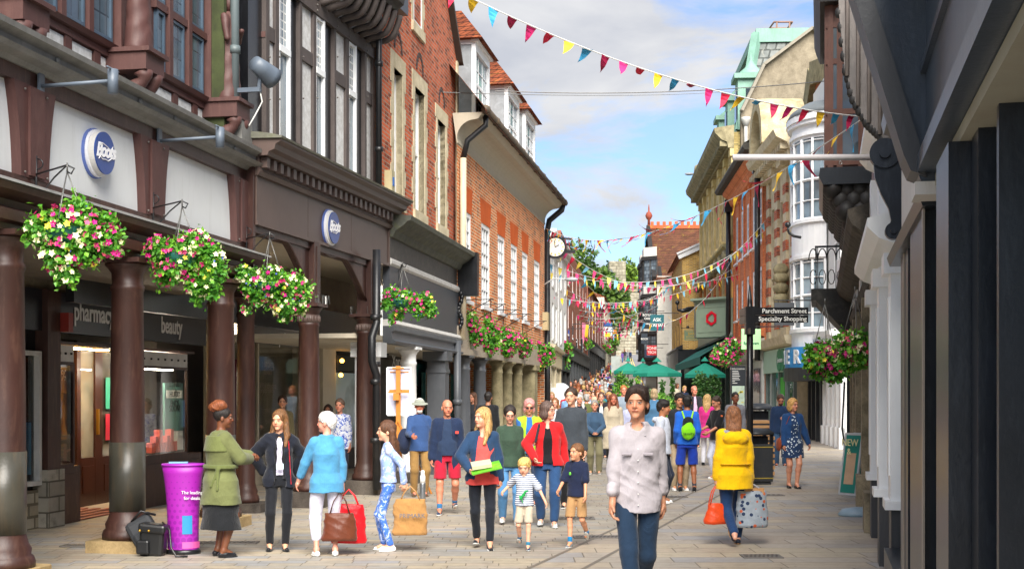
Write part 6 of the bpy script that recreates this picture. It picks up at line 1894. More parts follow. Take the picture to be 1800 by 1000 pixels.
# big near baskets on the left
BIGMIX={'magenta':.3,'crimson':.15,'white':.3,'pink':.14,'yellow':.06,'blue':.05}
def big_basket(fc,px_br,hook_px,hook_py,w0,w1,lab,blobs_px,seed,mix=BIGMIX,n=1900,drop=None,group=None):
 uh=fc.u(hook_px,w1);zh=fc.z(hook_py,uh,w1)
 bracket_iron(fc,px_br,w0,uh,w1,zh+.06)
 x,y,z=fc.world(uh,w1,0)
 s=F/y
 cx,cy=blobs_px[0][0],blobs_px[0][1]
 X0,Z0=x,WZ(cy,y)
 bl=[]
 rnd=random.Random(seed)
 for bx,by,br in blobs_px:
  bl.append((WX(bx,y)-X0,rnd.uniform(-.06,.06),WZ(by,y)-Z0,.88*br/s))
 return basket(lab,(X0,y,Z0),bl,seed,n,.058,int(n*.14),.034,mix,chain=zh-Z0,group=group)
big_basket(L1,62,118,302,.06,.62,'flowering hanging basket at far left, in front of the first white panel',[(122,405,44),(80,405,34),(165,410,40),(195,430,24),(110,445,36),(150,440,30),(120,480,18),(60,405,20),(185,395,22),(135,372,26),(115,492,12)],11,n=2300)
big_basket(L1,268,320,363,.06,.62,'flowering hanging basket between the second and third brown columns',[(322,450,36),(285,445,30),(360,450,32),(375,480,26),(300,480,24),(350,500,24),(375,510,16),(268,435,16),(345,430,26),(285,490,12),(350,525,10)],12,n=2200)
big_basket(L1,432,474,418,.06,.6,'flowering hanging basket with blue lobelia on top, under the dark brown fascia',[(480,500,34),(440,495,26),(515,505,28),(520,530,24),(455,520,20),(500,535,24),(430,485,18),(535,510,14),(500,555,12),(435,545,8)],13,{'magenta':.22,'crimson':.1,'white':.36,'pink':.12,'yellow':.05,'blue':.3},n=2000)
big_basket(L3,700,708,468,.0,.5,'flowering hanging basket in front of the grey shop sign board',[(715,528,20),(690,520,16),(745,530,18),(755,545,13),(680,535,11),(735,548,12),(700,552,10),(690,560,7)],14,{'magenta':.4,'crimson':.1,'white':.05,'pink':.12,'yellow':.1,'blue':.35},n=1500)
def px_basket(lab,Y,blobs_px,seed,n,ls,fs,mix,group=None,chain=.6,nf=None,hang=True):
 cx,cy=blobs_px[0][:2];s=F/Y;X0,Z0=WX(cx,Y),WZ(cy,Y);rnd=random.Random(seed)
 bl=[(WX(a,Y)-X0,rnd.uniform(-.1,.1),WZ(b,Y)-Z0,r/s)for a,b,r in blobs_px]
 return basket(lab,(X0,Y,Z0),bl,seed,n,ls,nf or int(n*.12),fs,mix,chain,group,hang)
ROWMIX={'magenta':.5,'crimson':.3,'pink':.14,'white':.1,'yellow':.03}
px_basket('flowering basket nearest the black shopfront on the orange brick house',31.5,[(815,568,22),(803,560,13),(828,572,15),(838,590,15),(815,585,10)],21,1360,.085,.05,ROWMIX)
px_basket('drooping flowering basket, second along the orange brick house',33.5,[(848,580,26),(838,600,20),(858,600,20),(850,618,13),(838,620,10),(865,585,15)],22,1700,.085,.05,ROWMIX)
px_basket('flowering basket in the middle of the row on the orange brick house',36,[(880,595,20),(868,605,18),(893,598,18),(890,612,15),(875,618,11)],23,1360,.09,.055,ROWMIX)
px_basket('fourth flowering basket along the orange brick house, with pale blooms',39,[(908,602,18),(898,612,16),(920,608,15),(912,620,11)],24,1190,.09,.055,dict(ROWMIX,white=.3))
px_basket('flowering basket with blue lobelia at the corner downpipe below the clock',43,[(942,620,19),(928,616,15),(958,625,16),(945,638,11),(965,618,9),(935,632,10)],25,1530,.095,.055,dict(ROWMIX,blue=.2))
px_basket('paired flower basket, left hand one on the bracket beside the white pilasters',19,[(1450,625,22),(1430,632,16),(1472,640,20),(1440,650,14),(1465,655,13),(1480,628,16),(1425,615,8)],31,1800,.07,.042,BIGMIX,chain=.75)
px_basket('paired flower basket, right hand one closest to the white shop',16.5,[(1503,612,22),(1485,600,15),(1520,605,14),(1518,630,13),(1495,635,14)],32,1600,.068,.042,BIGMIX,chain=.7)
px_basket('long crimson flower basket hanging beside the green bank sign',47,[(1285,612,16),(1268,622,15),(1300,612,12),(1258,630,10),(1292,628,12),(1275,635,9)],33,1100,.09,.06,{'magenta':.5,'crimson':.5,'white':.25,'pink':.2,'blue':.1})
FARM={'magenta':.4,'crimson':.5,'pink':.1}
for k,(a,b,Y,r,lab)in enumerate(((988,612,60,9,'small crimson flower basket beyond the orange brick house'),(984,630,58,7,'small low flower basket beside the white shop doorway'),(1020,598,88,7,'far flower basket on the grey shopfront of the tall terrace'),(1028,603,92,6,'far flower basket next to the yellow doorway'),(1060,610,122,5,'far flower basket on the cream terrace, left one'),(1067,612,126,5,'far flower basket on the cream terrace, right one'),(1076,595,136,5,'tiny far flower basket nearest the stone gate'))):
 px_basket(lab,Y,[(a,b,r),(a+r*.7,b+r*.4,r*.8),(a-r*.5,b+r*.6,r*.6)],50+k,260,.22,.13,FARM,nf=70)
def tree(label,X,Y,ztop,rxy,height,seed,n=5000,leaf=.5,c=('#3f5f22','#6f8c34'),name='tree',trunk=True):
 rng=np.random.default_rng(seed);z0=GZ(Y)
 t=thing(name,label,'tree',(X,Y,z0))
 top=ztop-z0
 bl=[]
 cz=top-height/2
 for i in range(26):
  d=rng.normal(size=3);d/=np.linalg.norm(d);r=rng.uniform(.35,.8)
  bl.append((d[0]*rxy*r,d[1]*rxy*r,cz+d[2]*height*.5*r,rng.uniform(.22,.38)*rxy))
 bl.append((0,0,cz,rxy*.5))
 m=MB(1)
 if trunk:
  m.tube([(0,0,0),(.1,0,top*.3),(-.1,0,cz)],[.5,.38,.2],9)
  for b in bl[:12]:m.tube([(0,0,cz-height*.3),(b[0]*.5,b[1]*.5,(cz-height*.2+b[2])/2),b[:3]],[.2,.12,.04],6)
  m.build('trunk',stone('bark','#5a4a3a','#3a3028',4),t)
 P,d=blob_points(rng,bl,n,(.55,1.08));V,Fs=leaf_mesh(rng,P,d,leaf)
 mi=list((rng.random(len(P))>.5).astype(int));mi=mi+mi
 mesh_obj('crown',V,Fs,[leafmat('crown '+c[0],*c),leafmat('crown dark '+c[0],'#26401a',c[0])],t,mi)
 return t
tree('large dark green tree rising behind the left brick terraces',WX(1025,175),175,WZ(412,175),7.4,17,3,9000,.7)
tree('broad green tree partly behind the tall brick terrace',WX(1058,200),200,WZ(462,200),5.6,15,4,6000,.7)
tree('bright green tree beyond the gate beside the white house',WX(1118,290),290,WZ(432,290),6.5,16,5,5000,.8,('#5f7a28','#8fae3c'))
tree('yellow green tree in front of the white house top',WX(1136,270),270,WZ(455,270),3.0,18,6,3500,.7,('#5f8a28','#93bb3c'))
tree('low dark bush tree against the gate wall',WX(1078,226),226,WZ(572,226),1.6,5,7,1500,.35,trunk=True)
tree('distant tree behind the gate tower on the left',WX(1070,300),300,WZ(452,300),6,14,8,3000,.9)
# ================================================================ bunting
BCOL={'red':'#e0244a','yellow':'#f0c22a','blue':'#3a9fd0','magenta':'#d0246f','crimson':'#a81648','pink':'#e84a84','paleblue':'#7fc0dc','paleyellow':'#f2d95a'}
BM={k:paint('bunting '+k,v,.7,.05,.05,bmp=.05)for k,v in BCOL.items()}
_fl={}
def flag_obj(col,var,h):
 key=(col,var,round(h,3))
 if key not in _fl:
  w=h*.62;n=5
  bend,tw=((.0,0),(.35,.5),(-.45,-.6),(.9,.9),(.15,-.3))[var]
  V=[];Fs=[]
  for i in range(n+1):
   t=i/n;hw=w/2*(1-t)+.002
   z=-h*t*(1-.25*abs(bend)*t);y=h*bend*t*t*.8;x=h*tw*t*t*.5
   for sgn in(-1,1):
    V.append((x+sgn*hw,y+.012*math.sin(t*6+sgn),z))
  for i in range(n):Fs.append((2*i,2*i+1,2*i+3,2*i+2))
  me=bpy.data.meshes.new(col+'_flag');me.from_pydata(V,[],Fs);me.materials.append(BM[col]);_fl[key]=me
 o=bpy.data.objects.new('flag',_fl[key]);COL.objects.link(o)
 return o
def bunting(label,A,B,sag,n,h=.3,cols=('red','yellow','blue','magenta','crimson'),seed=1,wind=True):
 """A, B as (px, py, depth)"""
 rnd=random.Random(seed)
 a=Vector((WX(A[0],A[2]),A[2],WZ(A[1],A[2])));b=Vector((WX(B[0],B[2]),B[2],WZ(B[1],B[2])))
 t=thing('bunting',label,'bunting',a,0,'strings of bunting across the street')
 d=b-a
 P=lambda k:d*k+Vector((0,0,-sag*4*k*(1-k)))
 m=MB(1);m.tube([P(k/30)for k in range(31)],.008,4);m.build('cord',paint('white cord','#d8d8d4',.6),t)
 rz=math.atan2(d.y,d.x)
 for i in range(n):
  k=(i+.5)/n;f=flag_obj(cols[i%len(cols)],rnd.choice((0,1,2,3,4,2)if wind else(0,0,4)),h)
  f.parent=t;f.location=P(k);f.rotation_euler=(rnd.uniform(-.15,.15)if not wind else rnd.choice((-.1,.2,.5,.9,1.25))*(.4+.6*math.sin(PI*k)),-math.atan2(P(min(1,k+.01)).z-P(max(0,k-.01)).z,(P(min(1,k+.01))-P(max(0,k-.01))).length)*.9,rz+rnd.uniform(-.25,.25))
C4=('red','yellow','paleblue','magenta')
bunting('topmost string of bunting crossing the open sky, nearest the camera',(745,-45,14.5),(1510,205,17),.28,25,.215,('magenta','red','yellow','blue','crimson'),1)
bunting('long string of bunting from the carved oriel down to the round clock',(1512,212,17.5),(960,402,44),.9,46,.36,('blue','yellow','red','crimson'),2)
bunting('string of bunting from the clock up to the black downpipe of the striped house',(962,415,44.5),(1345,388,53),2.2,34,.34,('paleyellow','paleblue','pink','red'),3)
bunting('string of bunting strung below the clock towards the red brick house',(962,462,45),(1345,405,54),1.3,30,.3,('paleblue','paleyellow','pink','pink'),4,False)
bunting('string of bunting level with the gabled house windows',(962,478,46),(1300,482,62),.5,28,.3,('paleyellow','paleblue','pink','red'),5,False)
bunting('string of bunting dipping in front of the yellow brick house',(966,520,52),(1300,465,64),.9,28,.3,('pink','yellow','paleblue','red'),6,False)
bunting('string of bunting between the bank and the clock corner',(962,408,46),(1300,430,66),3.6,30,.36,('blue','yellow','red','magenta'),7)
for k,(a,b)in enumerate((((968,518,70),(1165,515,84)),((972,538,76),(1160,535,92)),((978,545,84),(1156,548,98)),((984,552,92),(1150,540,104)),((990,560,100),(1148,558,112)),((1000,572,112),(1146,566,120)),((1010,575,124),(1140,578,130)),((975,530,80),(1158,520,88)),((968,500,66),(1170,508,80)),((975,548,88),(1154,556,100)),((995,562,108),(1146,552,116)),((966,490,58),(1182,500,76)),((985,566,100),(1148,572,110)))):
 bunting(('far string of bunting at the white shop windows','far string of bunting second behind the gabled house','far string of bunting crossing the tall brick terrace','far string of bunting rising to the white house','far string of bunting in front of the gate wall','far string of bunting over the road at the hanging signs','farthest string of bunting before the gate arch','far string of bunting just above the tangle of strings','string of bunting sagging past the teal restaurant sign','far string of bunting low across the tall terrace','far string of bunting ending at the top of the black bays','string of bunting just below the level one','lowest far string of bunting above the crowd')[k],a,b,.6+.3*(k%3),22,.36,('red','paleblue','yellow','pink','magenta'),20+k,True)
# thin wires
for k,(A,B,lab)in enumerate((((700,160,27),(1300,160,60),'thin overhead wire crossing the sky below the top bunting'),((870,160,30),(1500,138,26),'second thin overhead wire running to the oriel house'))):
 a=Vector((WX(A[0],A[2]),A[2],WZ(A[1],A[2])));b=Vector((WX(B[0],B[2]),B[2],WZ(B[1],B[2])))
 m=MB(1);m.tube([(b-a)*(i/12)+Vector((0,0,-.15*4*(i/12)*(1-i/12)))for i in range(13)],.01,4);o=m.build('overhead_wire',paint('wire grey','#8a8a88',.5),loc=a);tag(o,lab,'wire')
# ================================================================ street furniture
def fingerpost():
 Y=24.0;X=WX(1318,Y)
 t=thing('fingerpost','tall black fingerpost with two arms pointing to street names','signpost',(X,Y,0))
 m=MB(1);zt=WZ(540,Y);m.tube([(0,0,0),(0,0,zt)],.062,16);m.tube([(0,0,0),(0,0,.5)],.085,16);m.build('pole',M_BLACK,t)
 m=MB(1);zp=WZ(500,Y);m.lathe(0,0,[(.062,zt),(.05,zt+.02),(.045,zt+.1),(.008,zp)],12);m.build('spike',M_BLACK,t)
 m=MB(1);m.box(-.085,.085,-.085,.085,zt-.5,zt+.01);m.build('collar',M_BLACK,t)
 for k,(py0,py1,txt)in enumerate(((540.5,553.5,'Parchment Street'),(554.5,567,'Speciality Shopping'))):
  za,zb=WZ(py1,Y),WZ(py0,Y);m=MB(1);L=WX(1420,Y)-X
  m.box(.085,L,-.035,.035,za,zb);a=m.build('arm',M_BLACK,t)
  letters_at(txt,(L-.03,-.04,(za+zb)/2+.0),0,.115,paint('sign cream letters','#e6e6e0',.5,.02,0),a,align='RIGHT',bold=.0015)
  m=MB(1);m.box(-.5,-.085,-.45+.3,.0,za,zb)if False else m.obox(Vector((-.06,.3,(za+zb)/2)),.06,.6,zb-za);m.build('arm',M_BLACK,t)
 m=MB(1);z=zt-.45;m.obox(Vector((-.04,-.25,z)),.05,.34,.1);m.build('arm',M_BLACK,t)
fingerpost()
def info_board():
 Y=33;t=thing('map_board','dark grey street information board with a map panel','information board',(WX(1297,Y),Y,0))
 w=26/(F/Y);m=MB(1);zt=WZ(643,Y);m.box(-w/2,w/2,-.06,.06,0,zt);m.build('panel',paint('slate board','#34383d',.4,.05,.1),t)
 m=MB(1);za,zb=WZ(735,Y),WZ(678,Y);m.box(-w*.42,w*.42,-.07,-.06,za,zb);mp_=m.build('map',paint('map paper','#b9cdb9',.5,.25,.3,'#e3d9a0',scale=8),t)
 m=MB(1);rnd=random.Random(3)
 for i in range(9):
  x,z=rnd.uniform(-w*.36,w*.3),rnd.uniform(za+.1,zb-.1);m.box(x,x+rnd.uniform(.02,.1),-.073,-.07,z,z+rnd.uniform(.01,.05))
 m.build('map_blocks',paint('map yellow','#d9c94a',.5),mp_)
 m=MB(1);rnd=random.Random(5)
 for i in range(8):
  z=WZ(652+i*3,Y);m.box(-w*.4,-w*.4+rnd.uniform(.06,.2),-.064,-.06,z-.008,z+.008)
 m.build('text_lines',paint('sign cream letters','#e6e6e0',.5,.02,0),t)
 letters_at('i Information',(-.02,-.066,WZ(648,Y)),0,.07,paint('sign cream letters','#e6e6e0',.5,.02,0),t)
info_board()
def bin_(label,px,Y,pyt,w=.55):
 t=thing('litter_bin',label,'litter bin',(WX(px,Y),Y,0),.1)
 h=WZ(pyt,Y);G=paint('bin grey','#2f3236',.45,.1,.2)
 m=MB(1);m.box(-w/2,w/2,-w/2,w/2,.06,h*.72);m.box(-w/2+.03,w/2-.03,-w/2+.03,w/2-.03,0,.06);m.build('body',G,t,bevel=.015)
 m=MB(1)
 for a in(-1,1):
  for b in(-1,1):m.box(a*w*.45-.03,a*w*.45+.03,b*w*.45-.03,b*w*.45+.03,h*.72,h*.88)
 m.box(-w*.35,w*.35,-w*.35,w*.35,h*.72,h*.86)
 m.build('aperture',M_BLACK,t)
 m=MB(1);m.lathe(0,0,[(w*.76,h*.88),(w*.74,h*.93),(w*.5,h*.99),(w*.1,h)],4);m.v=[(x*.7071-y*.7071,x*.7071+y*.7071,z)for x,y,z in m.v];m.build('lid',G,t)
 for z in(.12,h*.66):
  m=MB(1);m.box(-w/2-.006,w/2+.006,-w/2-.006,w/2+.006,z,z+.02);m.build('gold_band',paint('bin gold','#a08c3a',.4),t)
bin_('dark grey litter bin with gold bands right of the yellow coat',1329,25.3,752,.52)
bin_('second litter bin standing farther back beside the fingerpost',1333,34.5,708,.6)
def planter_bench(label,px,Y,pyt,w=.7):
 t=thing('slatted_crate',label,'planter',(WX(px,Y),Y,0));h=WZ(pyt,Y)
 m=MB(1);m.box(-w/2,w/2,-w/2,w/2,.02,h-.05);m.build('core',M_CHAR,t)
 n=max(3,int(h/.12))
 for i in range(n):m=MB(1);z=.05+(h-.05)*i/n;m.box(-w/2-.02,w/2+.02,-w/2-.02,w/2+.02,z,z+.07);m.build('slat',paint('light oak slat','#b88a5a',.6,.15,.2),t)
planter_bench('light wooden slatted bench end behind the litter bin',1342,27.5,762,.36)
planter_bench('light wooden slatted planter farther along by the shops',1347,37,735,.45)
planter_bench('wooden slatted seat next to the second bin',1331,33.3,735,.6)
def aboard():
 Y=22.5;t=thing('pavement_sign','teal and cream pavement A board leaning open outside the stone shopfront','A board',(WX(1509,Y),Y,0),-1.05)
 h=WZ(760,Y);w=.42
 for sgn in(-1,1):
  m=MB(1);M=Matrix.Translation((0,sgn*.17,h/2))@Matrix.Rotation(sgn*.16,4,'X')
  m.obox(None,w,.03,h,mat=M);p_=m.build('frame',paint('silver frame','#b9bcbf',.35),t)
  m=MB(1);m.obox(None,w-.08,.034,h-.08,mat=M);m.build('poster',paint('poster teal green','#1d7f74',.5,.05,.05),p_)
  m=MB(1);m.obox(None,w-.2,.038,h*.5,mat=M@Matrix.Translation((0,0,-.08)));m.build('poster_panel',paint('poster peach','#c9a88a',.5,.15,.1),p_)
 letters_at('NEW',(-.0,-.2,h*.84),0,.17,paint('sign yellow cream','#e6dfa8',.5,.02,0),t);letters_at('&',(0,-.22,h*.7),0,.15,paint('sign yellow cream','#e6dfa8',.5,.02,0),t)
aboard()
o=MB(1).lathe(0,0,[(.3,0),(.32,.03),(.26,.1),(.08,.13)],20,sy=.6).build('weighted_block',paint('pale blue base','#8fa6b5',.4),loc=(WX(1512,18.6),18.6,0));tag(o,'pale blue weighted sign foot on the paving by the white shop','sign base')
def parasol(label,px,Y,pye,pyt,rpx):
 z0=GZ(Y);t=thing('parasol',label,'parasol',(WX(px,Y),Y,z0),.3,'green cafe parasols')
 ze,zt=WZ(pye,Y)-z0,WZ(pyt,Y)-z0;r=rpx/(F/Y);n=8
 G=paint('parasol green','#0d7d68',.75,.06,.08)
 V=[(0,0,zt)]+[(r*math.cos(2*PI*i/n),r*math.sin(2*PI*i/n),ze)for i in range(n)]
 V+=[(r*.55*math.cos(2*PI*i/n),r*.55*math.sin(2*PI*i/n),ze+(zt-ze)*.5)for i in range(n)]
 V+=[(r*math.cos(2*PI*i/n),r*math.sin(2*PI*i/n),ze-.16)for i in range(n)]
 Fs=[]
 for i in range(n):
  j=(i+1)%n;Fs+=[(0,1+n+i,1+n+j),(1+n+i,1+i,1+j,1+n+j),(1+i,1+2*n+i,1+2*n+j,1+j)]
 mesh_obj('canopy',V,Fs,G,t)
 V2=[(0,0,zt+.28)]+[(r*.2*math.cos(2*PI*i/n),r*.2*math.sin(2*PI*i/n),zt-.02+.08)for i in range(n)]
 mesh_obj('vent_cap',V2,[(0,1+i,1+(i+1)%n)for i in range(n)],G,t)
 m=MB(1);m.tube([(0,0,0),(0,0,zt+.2)],.03,8);m.build('pole',paint('varnished pole','#7a3f1e',.5),t)
 m=MB(1)
 for i in range(n):a=2*PI*i/n;m.beam((0,0,zt-.1),(r*.98*math.cos(a),r*.98*math.sin(a),ze-.02),.02,.02)
 m.build('ribs',paint('varnished pole','#7a3f1e',.5),t)
 m=MB(1);m.lathe(0,0,[(.3,0),(.3,.06),(.05,.1)],16);m.build('base',M_IRON,t)
parasol('green cafe parasol farthest left, half hidden behind the large one',1104,66,652,637,27)
parasol('wide green cafe parasol in the centre of the group',1155,62,656,638,46)
parasol('green cafe parasol on the right below the bank sign',1239,60,658,637,38)
parasol('small green cafe parasol farthest back between the two left ones',1130,74,650,637,22)
def hedge(label,px,Y,pyt,wpx,seed,n=900,cone=False,c=('#4f8a2a','#86b83c'),leaf=.12,planter=True):
 z0=GZ(Y);t=thing('potted_shrub',label,'shrub',(WX(px,Y),Y,z0));h=WZ(pyt,Y)-z0;w=wpx/(F/Y)
 rng=np.random.default_rng(seed);ph=.5 if planter else 0
 if planter:m=MB(1);pw=max(.22,w*.4);m.add([(a*pw*k,b*pw*k,z)for k,z in((.85,0),(1,ph))for a,b in((-1,-1),(1,-1),(1,1),(-1,1))],[(0,1,2,3),(4,5,6,7),(0,1,5,4),(1,2,6,5),(2,3,7,6),(3,0,4,7)]);m.build('planter',M_CHAR,t)
 m=MB(1);m.tube([(0,0,ph-.1),(.02,0,h*.8)],[.04,.02],6);m.build('stem',stone('bark','#5a4a3a','#3a3028',4),t)
 bl=[]
 for i in range(12):
  k=i/11;z=ph+(h-ph)*(.1+.85*k);r=w/2*((1-k)*.9+.15 if cone else .6+.4*math.sin(PI*k))*.7
  for j in range(1 if cone else 3):bl.append((rng.uniform(-1,1)*w*.2*(1-(k if cone else 0)),rng.uniform(-1,1)*w*.15,z,max(r,.05)))
 P,d=blob_points(rng,bl,n,(.6,1.1));V,Fs=leaf_mesh(rng,P,d,leaf);mi=list((rng.random(len(P))>.5).astype(int))
 mesh_obj('foliage',V,Fs,[leafmat('shrub '+c[0],*c),leafmat('shrub d'+c[0],'#2a5220',c[0])],t,mi+mi)
hedge('tall bushy bright green shrub at the left end of the cafe terrace',1092,56,656,24,1,1400)
hedge('broad loose green shrub beneath the tall bushy one',1085,50,682,28,2,1200,planter=False)
hedge('slim conical shrub in front of the wide parasol',1121,55,660,12,3,700,True)
hedge('slim conical shrub second from the left, darker',1110,58,665,12,4,600,True,('#34632a','#5f9238'))
hedge('slim conical shrub beside the man in the dark suit',1164,52,668,12,5,700,True,('#34632a','#5f9238'))
hedge('slim conical shrub under the right hand parasol edge',1182,54,664,12,6,700,True,('#34632a','#5f9238'))
hedge('low spreading leafy shrub behind the boys',1160,47,698,46,7,1700,planter=False,c=('#5c9a2c','#9cc84a'))
hedge('grey green lavender shrub in the terrace planting',1146,50,688,26,8,900,planter=False,c=('#6f8a5a','#9aa878'))
hedge('round dark shrub behind the pole of the right parasol',1232,57,655,26,9,1200,c=('#2f5a26','#557f34'))
hedge('round dark shrub closest to the map board',1256,58,658,24,10,1100,c=('#2f5a26','#557f34'))
# hanging signs
def hsign(label,px0,px1,py0,py1,Y,col,texts,tcol='#e8e8e2',bracket=True,side=1):
 X0,X1,Z1,Z0=WX(px0,Y),WX(px1,Y),WZ(py0,Y),WZ(py1,Y);cx,cz=(X0+X1)/2,(Z0+Z1)/2;w,h=X1-X0,Z1-Z0
 t=thing('hanging_sign',label,'sign',(cx,Y,cz))
 m=MB(1);m.box(-w/2,w/2,-.04,.04,-h/2,h/2);m.build('board',paint('signboard '+col,col,.45,.05,.08),t)
 if bracket:m=MB(1);m.beam((-w/2,0,h/2+.08),(side*(w/2+.8),0,h/2+.08),.04,.04);m.beam((-w*.3,0,h/2),(-w*.3,0,h/2+.08),.02,.02);m.beam((w*.3,0,h/2),(w*.3,0,h/2+.08),.02,.02);m.build('bracket',M_PIPE,t)
 for txt,zf,sz in texts:letters_at(txt,(0,-.045,h*zf),0,h*sz,paint('signtext '+tcol,tcol,.5,.02,0),t,bold=.004)
 return t
hsign('teal hanging restaurant sign with white capital letters',1143,1167,553,581,70,'#0f5c66',(('ASK',.17,.3),('ITALIAN',-.17,.27)))
hsign('red hanging phone shop sign with white letters',1137,1154,607,624,88,'#d41f2c',(('FONE',.2,.42),('TECH',-.22,.36)))
hsign('dark hanging pub sign with pale lettering',1131,1146,549,578,84,'#22252b',(('ROYAL',.33,.2),('OAK',.12,.2),('Traditional',-.2,.1)))
hsign('dark slate hanging shoe shop sign',1127,1138,586,604,100,'#333d48',(('ecco',0,.36),))
hsign('small dark blue hanging sign below the red phone sign',1133,1147,613,628,98,'#26324a',(('cafe',-.2,.2),))
hsign('pale green hanging opticians sign with a dark green oval',1303,1337,578,614,46,'#a9d8a0',(('Specsavers',-.2,.17),),'#1c6a48',side=1)
hsign('plain charcoal hanging sign behind the fingerpost arms',1361,1396,532,572,44,'#33373c',())
hsign('dark hanging board on the left side beside the white shop',991,1008,572,588,74,'#26282b',())
hsign('blue and white vertical hanging sign on the left side',988,1001,580,598,70,'#1f3f80',())
hsign('white hanging sign over a yellow one up the left side',1061,1076,575,590,112,'#dfe3ea',(('SALE',.0,.3),),'#1f3f80')
hsign('blue hanging sign above the white one up the left side',1061,1076,567,574,113,'#1f4f90',())
hsign('yellow hanging sign up the left side',1063,1073,585,592,111,'#e8c22a',())
hsign('orange hanging sign up the left side',1077,1084,580,586,120,'#e07a2a',())
# pink and yellow banners up the left side
for px,col,lab,Y in((1018,'#e07a9a','pink',86),(1024,'#e8b82a','yellow',90)):
 t=thing('banner','%s vertical banner flying from the brick terrace'%lab,'banner',(WX(px,Y),Y,WZ(606,Y)))
 m=MB(1);m.add([(-.15,0,0),(.3,.1,.1),(.45,0,1.4),(.0,0,1.5),(-.15,.03,0),(.3,.13,.1),(.45,.03,1.4),(0,.03,1.5)],[(0,1,2,3),(4,5,6,7),(0,4,5,1),(1,5,6,2),(2,6,7,3),(3,7,4,0)]);m.build('cloth',paint('banner '+lab,col,.7,.05,.05),t)
 m=MB(1);m.tube([(-.1,.05,1.55),(.7,.05,1.3)],.02,5);m.build('pole',M_PIPE,t)
def traffic_light(label,px,Y,lit,py):
 z0=GZ(Y);t=thing('traffic_light',label,'traffic light',(WX(px,Y),Y,z0));z=WZ(py,Y)-z0
 m=MB(1);m.tube([(0,.1,0),(0,.1,z+.4)],.055,10);m.build('pole',M_DGREY,t)
 m=MB(1);m.box(-.16,.16,-.1,.08,z-.45,z+.45);hd=m.build('head',M_BLACK,t)
 m=MB(1);m.box(-.24,.24,.08,.1,z-.55,z+.55);m.build('backing_board',M_BLACK,t)
 m=MB(1);m.box(-.25,.25,.1,.11,z-.56,z+.56);m.build('white_edge',M_WHITE,t)
 for k,dz in enumerate((.28,0,-.28)):
  m=MB(1);m.lathe(0,0,[(.1,-.1),(.1,-.14),(.02,-.15)],14);m.v=[(x,zz,y+z+dz)for x,y,zz in m.v]
  m.build('lamp',glow('red light','#ff3018',6)if(k==0 and lit)else M_GLASS,hd)
  m=MB(1);m.tube([(.11*math.cos(a),-.2,z+dz+.11*math.sin(a))for a in np.linspace(0,PI,8)],.012,4);m.build('hood',M_BLACK,hd)
traffic_light('traffic light showing red on the left side of the far street',1008,78,True,612)
traffic_light('traffic light turned away beside the one showing red',1018,84,False,610)
# parked van beyond the orange brick house
def van():
 Y=52;t=thing('parked_van','white van parked by the stone pier beyond the walkway','van',(WX(963,Y),Y,GZ(Y)),.05)
 m=MB(1);sec=[(-.95,.35),(.95,.35),(.98,.9),(.92,1.25),(.78,1.85),(.6,1.98),(-.6,1.98),(-.78,1.85),(-.92,1.25),(-.98,.9)]
 n=len(sec);V=[]
 for y,sx,sz,dz in((-2.3,.86,.42,.2),(-2.2,.97,.55,.1),(-1.35,1,.62,.05),(-.7,1,1,0),(2.3,1,1,0),(2.4,.95,.96,0)):
  V+=[(x*sx*(1 if z<1.3 or sz==1 else .95),y,.35+(z-.35)*sz+dz*.3)for x,z in sec]
 Fs=[tuple(range(n)),tuple(range(5*n,6*n))[::-1]]
 for k in range(5):Fs+=[(k*n+i,k*n+(i+1)%n,(k+1)*n+(i+1)%n,(k+1)*n+i)for i in range(n)]
 m.add(V,Fs,0,False);b=m.build('body',paint('van white','#d5d9dd',.25,.02,.05),t,bevel=.05)
 m=MB(1);m.add([(-.72,-1.36,1.33),(.72,-1.36,1.33),(.6,-.76,1.86),(-.6,-.76,1.86)],[(0,1,2,3)]);m.build('windscreen',darkglass('van glass','#2c3338',.04),t,recalc=False)
 for s in(-1,1):
  for y in(-1.5,1.5):
   m=MB(1);m.lathe(0,0,[(.33,-.1),(.34,0),(.33,.1)],20);m.v=[(z+s*.85,x+y,yy+.34)for x,yy,z in m.v];w_=m.build('wheel',M_BLACK,t)
  m=MB(1);m.box(s*.55,s*.85,-2.31,-2.2,.62,.78);m.build('headlight',paint('headlight','#d8dde0',.1),t)
  m=MB(1);m.obox(Vector((s*1.08,-1.0,1.25)),.16,.08,.22);m.build('wing_mirror',M_BLACK,t)
 m=MB(1);m.box(-.3,.3,-2.33,-2.3,.45,.57);m.build('number_plate',paint('plate','#d8d8c8',.4),t)
van()
